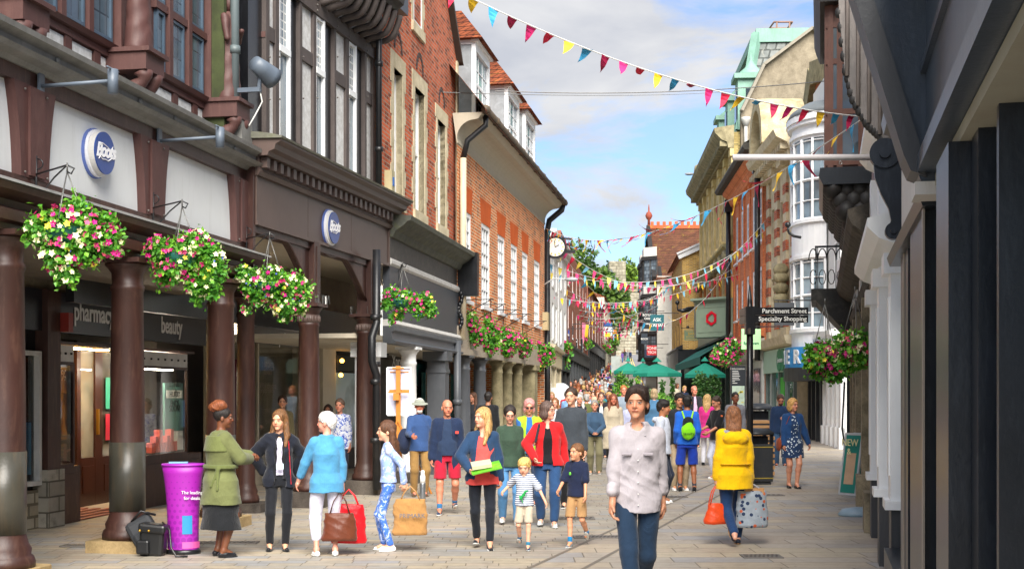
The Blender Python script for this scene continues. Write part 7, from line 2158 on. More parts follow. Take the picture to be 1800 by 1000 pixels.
# purple promotional plinth with bags leaning on it
def plinth():
 Y=F*EYE/(972-HY);X=WX(322,Y);s=F/Y
 t=thing('promotion_plinth','tall purple flared promotional plinth beside the woman in the olive coat','plinth',(X,Y,0))
 w0,w1,zt=27/s,37/s,WZ(818,Y)
 def ring(z,k):return[(k*w*math.cos(a),k*.7*w*math.sin(a),z)for w in(w0+(w1-w0)*max(0,(z/zt))**3,)for a in np.linspace(0,2*PI,33)[:-1]]
 n=32;zs=np.linspace(.05,zt,12);V=[];Fs=[]
 for z in zs:V+=ring(z,1)
 for j in range(len(zs)-1):Fs+=[(j*n+i,j*n+(i+1)%n,(j+1)*n+(i+1)%n,(j+1)*n+i)for i in range(n)]
 Fs.append(tuple((len(zs)-1)*n+i for i in range(n)))
 m=MB(1);m.add(V,Fs,0,True)
# purple with rows of darker dots growing towards the foot
 mt,N,L,P=newmat('plinth purple');tc=N.new('ShaderNodeTexCoord').outputs['Object'];sp=N.new('ShaderNodeSeparateXYZ');L.new(tc,sp.inputs[0])
 u=math_n(N,L,'MULTIPLY',sp.outputs[0],16.0);v=math_n(N,L,'MULTIPLY',sp.outputs[2],16.0)
 row=math_n(N,L,'FLOOR',v);u2=math_n(N,L,'ADD',u,math_n(N,L,'MULTIPLY',math_n(N,L,'MODULO',row,2.0),.5))
 fx=math_n(N,L,'SUBTRACT',math_n(N,L,'FRACT',u2),.5);fz=math_n(N,L,'SUBTRACT',math_n(N,L,'FRACT',v),.5)
 d=math_n(N,L,'SQRT',math_n(N,L,'ADD',math_n(N,L,'POWER',fx,2.0),math_n(N,L,'POWER',fz,2.0)))
 rr=math_n(N,L,'SUBTRACT',.5,math_n(N,L,'MULTIPLY',sp.outputs[2],.48));g=math_n(N,L,'LESS_THAN',d,rr)
 L.new(mixc(N,L,math_n(N,L,'MULTIPLY',g,.7),C('#9a1f9e'),C('#7c1585')),P.inputs['Base Color']);P.inputs['Roughness'].default_value=.45
 b=m.build('column',mt,t,recalc=True)
 def lab(x,z,w,h,col,name):
# patches follow the curved front
  m=MB(1);k=6;V=[];
  for zz in(z-h/2,z+h/2):
   for i in range(k+1):
    xx=x-w/2+w*i/k;a=w0+(w1-w0)*(zz/zt)**3;V.append((xx,-.7*a*math.sqrt(max(0,1-(xx/a)**2))-.004,zz))
  m.add(V,[(i,i+1,k+2+i,k+1+i)for i in range(k)]);return m.build(name,paint('patch '+col,col,.5,.05,.02),t,recalc=False)
 lab(.07,.32,.1,.2,'#2a86b5','blue_roundel');lab(.1,.1,.16,.07,'#d85aa0','pink_label');lab(-.12,.11,.1,.05,'#7a3a9a','small_label')
 letters_at('The leading',(.13,-.14,.67),0,.05,paint('white letters','#dcdcdc',.4,.02,0),t);letters_at('for deals',(.13,-.14,.61),0,.05,paint('white letters','#dcdcdc',.4,.02,0),t)
 m=MB(1);m.lathe(0,0,[(w0*1.12,0),(w0*1.14,.03),(w0*1.05,.05)],32,sy=.75);m.build('base',M_BLACK,t)
 m=MB(1);m.lathe(0,0,[(w1*1.03,zt),(w1*1.03,zt+.02),(w1*.98,zt+.025)],32,sy=.72);m.build('top',paint('plinth top purple','#a32bb0',.4),t)
 o=MB(1).obox(Vector((0,0,0)),.2,.14,.012,rz=.2).build('leaflets',paint('leaflet blue white','#7fb0d0',.5,.2,.1),loc=(X-.05,Y,zt+.035));tag(o,'blue and white leaflets lying on top of the purple plinth','leaflets')
plinth()
def bags():
 Y=F*EYE/(975-HY);LE=paint('black leather','#1b1c1e',.35,.2,.1);s=F/Y
 t=thing('black_bag','large black padded bag slumped against the brown column base','bag',(WX(252,Y),Y+.1,0),.2)
 m=MB(1);M=Matrix.Translation((0,0,.2))@Matrix.Rotation(-.55,4,'Y')@Matrix.Rotation(-.25,4,'X');m.obox(None,.3,.16,.42,mat=M);m.build('body',paint('black nylon','#24272c',.7,.15,.1),t,bevel=.05)
 m=MB(1);m.obox(None,.24,.2,.22,mat=M@Matrix.Translation((0,-.0,-.05)));m.build('pocket',paint('black nylon','#24272c',.7),t,bevel=.03)
 m=MB(1);m.tube([(-.15,0,.35),(-.05,-.05,.47),(.1,0,.42)],.015,6);m.build('handle',LE,t)
 t=thing('leather_bag','black leather bag with gold buckles standing against the purple plinth','bag',(WX(272,Y)+.0,Y-.05,0),-.1)
 m=MB(1);m.obox(Vector((0,0,.17)),.27,.18,.34,rx=.08,ry=.1);m.build('body',LE,t,bevel=.04)
 m=MB(1);m.obox(Vector((.02,-.03,.3)),.3,.2,.1,ry=.1);m.build('flap',LE,t,bevel=.03)
 m=MB(1);m.obox(Vector((-.08,-.1,.1)),.14,.05,.15);m.build('pocket',LE,t,bevel=.02)
 for x in(-.1,.0):m=MB(1);m.ball((x,-.135,.28),.014,n=6);m.build('buckle',paint('gold','#c79a3a',.3,metal=.8),t)
 m=MB(1);m.tube([(.1,0,.36),(.2,-.06,.28),(.24,-.12,.1),(.3,-.14,.015),(.42,-.12,.012)],.012,6);m.build('strap',LE,t)
bags()
def easel():
 Y=22.6;t=thing('artist_easel','light wooden artist easel standing before the white column','easel',(WX(700,Y),Y,0))
 WD=paint('easel beech','#c27a2c',.45,.12,.1);z=lambda py:WZ(py,Y)
 s=F/Y
 m=MB(1);m.beam((0,.05,z(788)),(0,-.0,z(643)),.08,.05);m.build('mast',WD,t)
 m=MB(1);m.beam((.0,.0,z(740)),(.56,.2,0),.04,.03);m.beam((-.02,0,z(740)),(-.3,.05,0.0),.04,.03);m.beam((0,.05,z(760)),(.05,.7,0),.04,.03);m.build('legs',WD,t)
 m=MB(1);m.beam((-.17,-.02,z(689)),(.19,-.02,z(689)),.04,.03);m.beam((-.1,-.02,z(647)),(.1,-.02,z(647)),.04,.03);m.obox(Vector((-.03,-.05,z(697))),.1,.08,.12);m.build('crossbar',WD,t)
 t2=thing('canvas','white backed picture canvas clamped on the easel','canvas',(WX(701,Y),Y+.09,(z(728)+z(647))/2));w,h=42/s,(z(647)-z(730))
 m=MB(1);m.box(-w/2,w/2,.0,.02,-h/2,h/2);m.build('cloth',paint('canvas lilac','#c9cbe0',.7,.04,.05),t2)
 m=MB(1)
 for a in(-1,1):m.box(a*w/2-.015,a*w/2+.015,-.03,.03,-h/2,h/2);m.box(-w/2,w/2,-.028,.028,a*h/2-.015,a*h/2+.015)
 m.build('stretcher',paint('frame white','#dfe1e4',.5),t2)
 m=MB(1);m.box(-w*.42,w*.42,-.012,.0,-.02,.03);m.box(-w*.4,w*.4,-.012,0,h*.4,h*.42);m.build('brace',WD,t2)
easel()
def flask():
 Y=F*EYE/(882-HY);t=thing('steel_flask','steel drinks flask with a white top standing on the paving by the easel','flask',(WX(743,Y),Y,0));h=WZ(826,Y)
 m=MB(1);m.lathe(0,0,[(.045,0),(.047,.01),(.047,h*.58),(.044,h*.6)],20);m.build('body',paint('brushed steel','#9a9ea3',.3,metal=.8),t)
 m=MB(1);m.lathe(0,0,[(.044,h*.6),(.044,h*.8),(.03,h*.88),(.03,h*.98),(.01,h)],20);m.build('top',M_WHITE,t)
flask()
def aboard2():
 Y=20.5;t=thing('chalk_board','black pavement board with white chalk lettering behind the woman in the puffer coat','A board',(WX(537,Y),Y,0),.35)
 h=WZ(780,Y);m=MB(1);m.obox(Vector((0,0,h/2)),.5,.03,h,rx=-.12);m.build('board',M_BLACK,t)
 letters_at('KEYS',(.0,-.09,h*.75),0,.17,paint('white letters','#dcdcdc',.4,.02,0),t);letters_at('CUT',(.0,-.06,h*.5),0,.15,paint('white letters','#dcdcdc',.4,.02,0),t)
aboard2()
def bicycle():
 Y=21.2;X=WX(556,Y);t=thing('bicycle','bicycle with a pinkish frame parked behind the woman in the blue shirt','bicycle',(X,Y,0),1.15)
 for x in(-.5,.55):
  m=MB(1);m.tube([(x+.33*math.cos(a),0,.34+.33*math.sin(a))for a in np.linspace(0,2*PI,33)],.018,6,cap=False);w_=m.build('wheel',M_BLACK,t)
  m=MB(1)
  for k in range(12):a=k*PI/6;m.beam((x,0,.34),(x+.32*math.cos(a),0,.34+.32*math.sin(a)),.004,.004)
  m.build('spokes',paint('steel','#9a9a98',.3,metal=.8),w_)
  m=MB(1);m.tube([(x+.37*math.cos(a),0,.34+.37*math.sin(a))for a in np.linspace(.3,PI,14)],.014,5);m.build('mudguard',paint('bike pink','#c98a7a',.4),t)
 fr=paint('bike pink','#c98a7a',.4)
 m=MB(1);m.tube([(-.5,0,.34),(-.1,0,.32),(.35,0,.75)],.018,6);m.tube([(-.5,0,.34),(-.2,0,.85)],.014,6);m.tube([(-.1,0,.32),(-.22,0,.92)],.018,6);m.tube([(.55,0,.34),(.38,0,1.0)],.016,6);m.tube([(-.18,0,.78),(.38,0,.82)],.018,6);m.build('frame',fr,t)
 m=MB(1);m.obox(Vector((-.24,0,.95)),.25,.14,.06);m.build('saddle',M_BLACK,t);m=MB(1);m.tube([(.3,-.28,1.02),(.38,0,1.02),(.3,.28,1.02)],.014,6);m.build('handlebar',M_BLACK,t)
bicycle()
# wall mounted odds and ends
def lamp_(label,px,py,Y,s=1,flip=1):
 t=thing('wall_lamp',label,'lamp',(WX(px,Y),Y,WZ(py,Y)));m=MB(1);m.tube([(0,0,0),(.35*s*flip,0,.22*s),(.8*s*flip,0,.2*s)],.03*s,6);m.build('arm',paint('lamp grey','#b5b9bb',.4),t)
 m=MB(1);m.ball((1.0*s*flip,-.05,.18*s),.26*s,.12*s,.08*s,8);m.build('head',paint('lamp head grey','#8f9498',.4),t)
lamp_('grey street lamp arm on the black downpipe under the clock',957,500,44,.9)
lamp_('grey street lamp arm reaching from the stone bank cornice',1243,312,80,1.1,-1)
t=thing('wall_lamp','black bracket lamp on the striped house beside the bow windows','lamp',(WX(1408,44),44,WZ(415,44)))
m=MB(1);m.tube([(0,0,-.05),(-.25,0,.0),(-.42,0,.12)],.05,6);m.tube([(-.42,0,.12),(-.44,0,.3)],.04,6);m.build('bracket',M_PIPE,t)
m=MB(1);m.ball((-.44,0,.38),.1);m.build('lamp_head',M_PIPE,t)
# menu board and traffic sign backs by the parasols
t=thing('menu_board','white menu board standing under the wide parasol','board',(WX(1122,60),60,GZ(60)));m=MB(1);m.box(-.3,.3,-.03,.03,.4,1.5);m.build('board',paint('menu white','#dfe3ea',.5,.03,.02),t)
m=MB(1);m.box(-.28,-.24,-.03,.03,0,.4);m.box(.24,.28,-.03,.03,0,.4);m.build('legs',M_PIPE,t);letters_at('MENU',(0,-.035,1.3),0,.16,paint('menu red','#b02a3a',.5),t)
t=thing('traffic_sign','grey back of a square traffic sign on a post beyond the parasols','traffic sign',(WX(1082,90),90,GZ(90)));m=MB(1);m.tube([(0,0,0),(0,0,3.1)],.05,8);m.build('post',M_DGREY,t)
m=MB(1);m.box(-.3,.3,-.06,-.03,1.9,3.0);m.build('plate',paint('pale grey plate','#a8b0ac',.5),t)
# ================================================================ people: smooth bodies from distance fields
V3=lambda*a:np.array(a,float)
def rotm(yaw=0,pitch=0,roll=0):
 return np.array(Matrix.Rotation(math.radians(yaw),3,'Z')@Matrix.Rotation(math.radians(pitch),3,'X')@Matrix.Rotation(math.radians(roll),3,'Y'))
class Sdf:
 def __init__(s):s.ops=[]
 def rc(s,a,b,ra,rb=None,k=.02,sub=False):
  s.ops.append(('rc',np.array(a,float),np.array(b,float),ra,ra if rb is None else rb,k,sub));return s
 def el(s,c,r,k=.02,R=None,sub=False):
  s.ops.append(('el',np.array(c,float),np.array(r,float),R,None,k,sub));return s
 def loft(s,pr,k=.02,sub=False,ax=(0,0)):
  """pr rows: z, cx, cy, halfwidth, halfdepth"""
  s.ops.append(('lf',np.array(pr,float),None,None,None,k,sub));return s
 def bx(s,lo,hi,sub=True):s.ops.append(('bx',np.array(lo,float),np.array(hi,float),None,None,.004,sub));return s
 def cut(s,p,n):n=np.array(n,float);s.ops.append(('ct',np.array(p,float),n/np.linalg.norm(n),None,None,0,False));return s
 def fold(s,amp,seed=0,f=1.0):s.ops.append(('fd',amp,seed,f,None,0,False));return s
 def bb(s,o):
  if o[0]=='rc':r=max(o[3],o[4]);return np.minimum(o[1],o[2])-r,np.maximum(o[1],o[2])+r
  if o[0]=='el':r=o[2]if o[3]is None else np.full(3,max(o[2]));return o[1]-r,o[1]+r
  if o[0]=='lf':q=o[1];return np.array([(q[:,1]-q[:,3]).min(),(q[:,2]-q[:,4]).min(),q[:,0].min()]),np.array([(q[:,1]+q[:,3]).max(),(q[:,2]+q[:,4]).max(),q[:,0].max()])
  return o[1],o[2]
 def mesh(s,h):
  bs=[s.bb(o)for o in s.ops if not o[6]and o[0]in('rc','el','lf','bx')]
  lo=np.min([b[0]for b in bs],0)-3*h-.012;hi=np.max([b[1]for b in bs],0)+3*h+.012
  n=np.ceil((hi-lo)/h).astype(int)+1
  Fv=np.full(n,.5,np.float32)
  ax=[(lo[i]+h*np.arange(n[i])).astype(np.float32)for i in range(3)]
  for o in s.ops:
   t=o[0]
   if t in('ct','fd'):sl=[slice(0,m)for m in n]
   else:
    a,b=s.bb(o);pad=o[5]+2.5*h+.01
    i0=np.clip(np.floor((a-pad-lo)/h).astype(int),0,n);i1=np.clip(np.ceil((b+pad-lo)/h).astype(int)+1,0,n)
    if(i1<=i0).any():continue
    sl=[slice(i0[j],i1[j])for j in range(3)]
   X=ax[0][sl[0]][:,None,None];Y=ax[1][sl[1]][None,:,None];Z=ax[2][sl[2]][None,None,:]
   G=Fv[sl[0],sl[1],sl[2]]
   if t=='ct':
    Fv[...]=np.maximum(Fv,(X-o[1][0])*o[2][0]+(Y-o[1][1])*o[2][1]+(Z-o[1][2])*o[2][2]);continue
   if t=='fd':
    q,f=o[2],o[3]
    Fv+=o[1]*(.7*np.abs(np.sin(8*f*Z+2.5*np.sin(6*f*X+q)+3*Y+q))+.5*np.abs(np.sin(13*f*X+7*f*Z+4*np.sin(5*f*Z+q)+3*q))+.4*np.sin(9*f*(X+Y)-17*f*Z+q)-.7);continue
   if t=='rc':
    a,b=o[1],o[2];ba=b-a;L2=max(float(ba@ba),1e-9)
    T=np.clip(((X-a[0])*ba[0]+(Y-a[1])*ba[1]+(Z-a[2])*ba[2])/L2,0,1)
    D=np.sqrt((X-a[0]-T*ba[0])**2+(Y-a[1]-T*ba[1])**2+(Z-a[2]-T*ba[2])**2)-(o[3]+(o[4]-o[3])*T)
   elif t=='el':
    c,r,R=o[1],o[2],o[3];x,y,z=X-c[0],Y-c[1],Z-c[2]
    if R is not None:x,y,z=R[0,0]*x+R[1,0]*y+R[2,0]*z,R[0,1]*x+R[1,1]*y+R[2,1]*z,R[0,2]*x+R[1,2]*y+R[2,2]*z
    k0=np.sqrt((x/r[0])**2+(y/r[1])**2+(z/r[2])**2);k1=np.sqrt((x/r[0]**2)**2+(y/r[1]**2)**2+(z/r[2]**2)**2)+1e-6
    D=k0*(k0-1)/k1
   elif t=='lf':
    q=o[1];zz=ax[2][sl[2]];cx,cy,A,B=(np.interp(zz,q[:,0],q[:,j])[None,None,:]for j in(1,2,3,4))
    D=(np.sqrt(((X-cx)/A)**2+((Y-cy)/B)**2)-1)*np.minimum(A,B);D=np.maximum(D,np.maximum(Z-q[-1,0],q[0,0]-Z))
   else:D=np.maximum(np.maximum(np.abs(X-(o[1][0]+o[2][0])/2)-(o[2][0]-o[1][0])/2,np.abs(Y-(o[1][1]+o[2][1])/2)-(o[2][1]-o[1][1])/2),np.abs(Z-(o[1][2]+o[2][2])/2)-(o[2][2]-o[1][2])/2)
   if o[6]:R_=np.maximum(G,-D)
   else:
    k=o[5];hh=np.maximum(k-np.abs(G-D),0)/k;R_=np.minimum(G,D)-hh*hh*k*.25
   Fv[sl[0],sl[1],sl[2]]=R_
  return nets(Fv,lo,h)
def nets(Fv,lo,h):
 S=Fv<0;n=S.shape
 c=np.zeros([m-1 for m in n],np.int8)
 for i in(0,1):
  for j in(0,1):
   for k in(0,1):c+=S[i:n[0]-1+i,j:n[1]-1+j,k:n[2]-1+k]
 act=np.argwhere((c>0)&(c<8));idx=np.full(c.shape,-1,np.int64);idx[tuple(act.T)]=np.arange(len(act))
 P=np.zeros((len(act),3));W=np.zeros(len(act))
 for ax in range(3):
  o1,o2=[a for a in range(3)if a!=ax]
  for u in(0,1):
   for v in(0,1):
    a=act.copy();a[:,o1]+=u;a[:,o2]+=v;b=a.copy();b[:,ax]+=1
    fa,fb=Fv[tuple(a.T)],Fv[tuple(b.T)];m=(fa<0)!=(fb<0);t=fa[m]/(fa[m]-fb[m]);q=a[m].astype(float);q[:,ax]+=t;P[m]+=q;W[m]+=1
 P=lo+h*P/np.maximum(W,1)[:,None]
 Q=[]
 for ax in range(3):
  o1,o2=(ax+1)%3,(ax+2)%3
  A=[slice(0,m)for m in n];B=list(A);A[ax]=slice(0,n[ax]-1);B[ax]=slice(1,n[ax])
  e=np.argwhere(S[tuple(A)]!=S[tuple(B)]);e=e[(e[:,o1]>0)&(e[:,o2]>0)&(e[:,o1]<n[o1]-1)&(e[:,o2]<n[o2]-1)]
  ins=S[tuple(e.T)];r=[]
  for du,dv in((0,0),(-1,0),(-1,-1),(0,-1)):k=e.copy();k[:,o1]+=du;k[:,o2]+=dv;r.append(idx[tuple(k.T)])
  q=np.stack(r,1);q[~ins]=q[~ins][:,::-1];Q.append(q)
 return P,np.concatenate(Q)
def np_obj(name,P,Q,mat,parent,color=None,hc=None):
 me=bpy.data.meshes.new(name);me.vertices.add(len(P));me.vertices.foreach_set('co',P.astype(np.float32).ravel())
 me.loops.add(Q.size);me.loops.foreach_set('vertex_index',Q.astype(np.int32).ravel());me.polygons.add(len(Q))
 me.polygons.foreach_set('loop_start',np.arange(0,Q.size,4,dtype=np.int32));me.update(calc_edges=True);me.polygons.foreach_set('use_smooth',np.ones(len(Q),bool));me.materials.append(mat)
 if hc is not None:me.attributes.new('hc','FLOAT_VECTOR','POINT').data.foreach_set('vector',hc.astype(np.float32).ravel())
 o=bpy.data.objects.new(name,me);COL.objects.link(o);o.parent=parent
 if color:o.color=(*C(color),1)
 return o
def skin_mat():
 m,N,L,P=newmat('skin');oc=N.new('ShaderNodeObjectInfo').outputs['Color']
 at=N.new('ShaderNodeAttribute');at.attribute_name='hc';sp=N.new('ShaderNodeSeparateXYZ');L.new(at.outputs['Vector'],sp.inputs[0]);x,y,z=sp.outputs
 ax=math_n(N,L,'ABSOLUTE',x);front=math_n(N,L,'LESS_THAN',y,-.05)
 def ell(px,pz,a,b,xx=None,soft=.25):
  d=math_n(N,L,'ADD',math_n(N,L,'POWER',math_n(N,L,'ABSOLUTE',math_n(N,L,'DIVIDE',math_n(N,L,'SUBTRACT',ax if xx is None else xx,px),a)),2.0),math_n(N,L,'POWER',math_n(N,L,'ABSOLUTE',math_n(N,L,'DIVIDE',math_n(N,L,'SUBTRACT',z,pz),b)),2.0))
  mr=N.new('ShaderNodeMapRange');mr.inputs[1].default_value=1+soft;mr.inputs[2].default_value=1-soft;L.new(d,mr.inputs[0]);return math_n(N,L,'MULTIPLY',mr.outputs[0],front)
 tc=N.new('ShaderNodeTexCoord').outputs['Object'];n=noise_n(N,L,tc,14,4);r=ramp(N,.3,.7,(1.0,.96,.94),(1.22,1.2,1.2));L.new(n.outputs['Fac'],r.inputs['Fac'])
 out=mixc(N,L,1.0,oc,r.outputs['Color'],'MULTIPLY')
 red=mixc(N,L,1.0,oc,(1.12,.72,.66),'MULTIPLY');dark=mixc(N,L,1.0,oc,(.42,.34,.3),'MULTIPLY')
 out=mixc(N,L,math_n(N,L,'MULTIPLY',ell(.038,-.03,.03,.025,soft=.9),.45),out,red)
 out=mixc(N,L,math_n(N,L,'MULTIPLY',ell(.0,-.02,.02,.02,soft=.8),.3),out,red)
 out=mixc(N,L,math_n(N,L,'MULTIPLY',ell(.032,.012,.024,.016,soft=.6),.22),out,dark)
 out=mixc(N,L,ell(.032,.0105,.014,.0045),out,(.36,.32,.29));out=mixc(N,L,ell(.032,.011,.006,.0062),out,(.05,.032,.02))
 out=mixc(N,L,math_n(N,L,'MULTIPLY',ell(.032,.0175,.019,.0028),.85),out,(.02,.012,.01))
 out=mixc(N,L,math_n(N,L,'MULTIPLY',ell(.034,.032,.021,.0045,soft=.4),.75),out,dark)
 lips=mixc(N,L,1.0,oc,(.8,.42,.4),'MULTIPLY');out=mixc(N,L,math_n(N,L,'MULTIPLY',ell(.0,-.051,.0235,.0085),.85),out,lips);out=mixc(N,L,math_n(N,L,'MULTIPLY',ell(.0,-.0505,.021,.0016),.8),out,(.07,.02,.015))
 L.new(out,P.inputs['Base Color']);P.inputs['Roughness'].default_value=.5;P.inputs['Subsurface Weight'].default_value=.12;P.inputs['Subsurface Scale'].default_value=.02;P.inputs['Subsurface Radius'].default_value=(1,.35,.2)
 bump(N,L,P,noise_n(N,L,tc,120,3).outputs['Fac'],.1,.004);return m
M_SKIN=skin_mat()
def cloth_mat(name='cloth',pat=None,rough=.85,weave=.3,args=()):
 key=('cloth',name)
 if key in MATS:return MATS[key]
 m,N,L,P=newmat(name);oc=N.new('ShaderNodeObjectInfo').outputs['Color'];tc=N.new('ShaderNodeTexCoord').outputs['Object']
 n=noise_n(N,L,tc,7,6,.65,.5);r=ramp(N,.32,.68,(.86,)*3,(1.1,)*3);L.new(n.outputs['Fac'],r.inputs['Fac'])
 out=oc;sp=N.new('ShaderNodeSeparateXYZ');L.new(tc,sp.inputs[0])
 if pat=='stripe':
  f=math_n(N,L,'LESS_THAN',math_n(N,L,'FRACT',math_n(N,L,'MULTIPLY',sp.outputs[2],args[0])),.45);out=mixc(N,L,f,oc,C(args[1]))
 elif pat=='spots':
  v=N.new('ShaderNodeTexVoronoi');v.inputs['Scale'].default_value=args[0];L.new(tc,v.inputs['Vector']);out=mixc(N,L,math_n(N,L,'LESS_THAN',v.outputs['Distance'],args[2]),oc,C(args[1]))
  if len(args)>3:out=mixc(N,L,math_n(N,L,'MULTIPLY',math_n(N,L,'LESS_THAN',v.outputs['Distance'],args[2]),math_n(N,L,'GREATER_THAN',v.outputs['Color'],.45)),out,C(args[3]))
 elif pat=='dye':
  q=noise_n(N,L,tc,args[0],6,.7,1.2);rr=ramp(N,.5,.56,(0,0,0),(1,1,1));L.new(q.outputs['Fac'],rr.inputs['Fac']);out=mixc(N,L,rr.outputs['Color'],oc,C(args[1]))
 out=mixc(N,L,1.0,out,r.outputs['Color'],'MULTIPLY');L.new(out,P.inputs['Base Color']);P.inputs['Roughness'].default_value=rough;P.inputs['Specular IOR Level'].default_value=.25;P.inputs['Sheen Weight'].default_value=.15
 mw=N.new('ShaderNodeMapping');mw.inputs['Scale'].default_value=(1.4,1.4,.75);mw.inputs['Rotation'].default_value=(.5,.3,0);L.new(tc,mw.inputs[0]);a=noise_n(N,L,mw.outputs[0],9,4,.55,2.2);b=noise_n(N,L,tc,200,2);h=math_n(N,L,'ADD',math_n(N,L,'MULTIPLY',a.outputs['Fac'],1.0),math_n(N,L,'MULTIPLY',b.outputs['Fac'],.12));bump(N,L,P,h,weave,.03)
 MATS[key]=m;return m
M_CLOTH=cloth_mat();M_SHINY=cloth_mat('smooth leather',rough=.35,weave=.15)
def hair_mat():
 m,N,L,P=newmat('hair');oc=N.new('ShaderNodeObjectInfo').outputs['Color'];tc=N.new('ShaderNodeTexCoord').outputs['Object'];mp=N.new('ShaderNodeMapping');mp.inputs['Scale'].default_value=(60,60,8);L.new(tc,mp.inputs[0])
 n=noise_n(N,L,mp.outputs[0],1.6,4,.6,.5);r=ramp(N,.34,.66,(.38,)*3,(1.6,)*3);L.new(n.outputs['Fac'],r.inputs['Fac']);L.new(mixc(N,L,1.0,oc,r.outputs['Color'],'MULTIPLY'),P.inputs['Base Color']);P.inputs['Roughness'].default_value=.5;bump(N,L,P,n.outputs['Fac'],.6,.02);return m
M_HAIR=hair_mat()
def ik(a,b,l1,l2,hint):
 d=b-a;L=np.linalg.norm(d);L2=min(max(L,.05),(l1+l2)*.998);u=d/max(L,1e-6);b2=a+u*L2
 x=(l1*l1-l2*l2+L2*L2)/(2*L2);hh=math.sqrt(max(l1*l1-x*x,0));hint=np.array(hint,float);w=hint-u*(hint@u);w/=np.linalg.norm(w)+1e-9
 return a+u*x+w*hh,b2
HAIRS={'short':[],'bald':[],'crop':[],'curly':[('el',(0,.01,.07),(.09,.1,.07)),('el',(0,.07,.02),(.08,.06,.08))],'long':[('rc',(.06,.03,.04),(.1,-.0,-.17),.04,.035),('rc',(-.06,.03,.04),(-.1,-.0,-.17),.04,.035),('rc',(.09,0,-.15),(.1,-.06,-.3),.035,.02),('rc',(-.09,0,-.15),(-.1,-.06,-.3),.035,.02),('el',(0,.07,-.1),(.09,.05,.17))],'back':[('el',(0,.075,-.1),(.085,.05,.18)),('rc',(0,.09,-.15),(0,.13,-.36),.07,.03),('rc',(.06,.06,.0),(.05,.1,-.33),.04,.02),('rc',(-.06,.06,.0),(-.05,.1,-.33),.04,.02)],'bob':[('el',(.055,.025,-.045),(.042,.07,.075)),('el',(-.055,.025,-.045),(.042,.07,.075)),('el',(0,.07,-.04),(.075,.05,.08))],'pony':[('el',(0,.1,.02),(.03,.04,.035)),('rc',(0,.12,.0),(0,.12,-.14),.028,.015)],'puff':[('el',(0,.06,.13),(.1,.09,.072)),('el',(.05,.09,.14),(.05,.05,.05)),('el',(-.04,.03,.16),(.05,.05,.045)),('el',(0,.12,.11),(.06,.05,.05))],'swept':[('rc',(-.03,-.05,.105),(.055,-.062,.088),.024,.017),('rc',(.06,-.05,.085),(.078,-.03,.03),.014,.008),('rc',(-.06,-.04,.085),(-.078,-.025,.03),.014,.008),('el',(.05,.075,-.02),(.03,.035,.06)),('el',(-.05,.075,-.02),(.03,.035,.06)),('el',(.01,.0,.112),(.066,.085,.03)),('rc',(.05,-.08,.1),(.07,-.07,.05),.014,.006)]}
TORSO={'m':[(.80,.15,.105),(.9,.16,.11),(1.0,.146,.1),(1.15,.153,.106),(1.28,.16,.11),(1.37,.142,.095),(1.425,.1,.08),(1.46,.066,.064),(1.5,.055,.055)],'f':[(.80,.158,.115),(.9,.166,.118),(1.02,.125,.095),(1.15,.13,.104),(1.25,.138,.12),(1.36,.12,.09),(1.41,.085,.074),(1.45,.057,.058),(1.49,.048,.05)]}
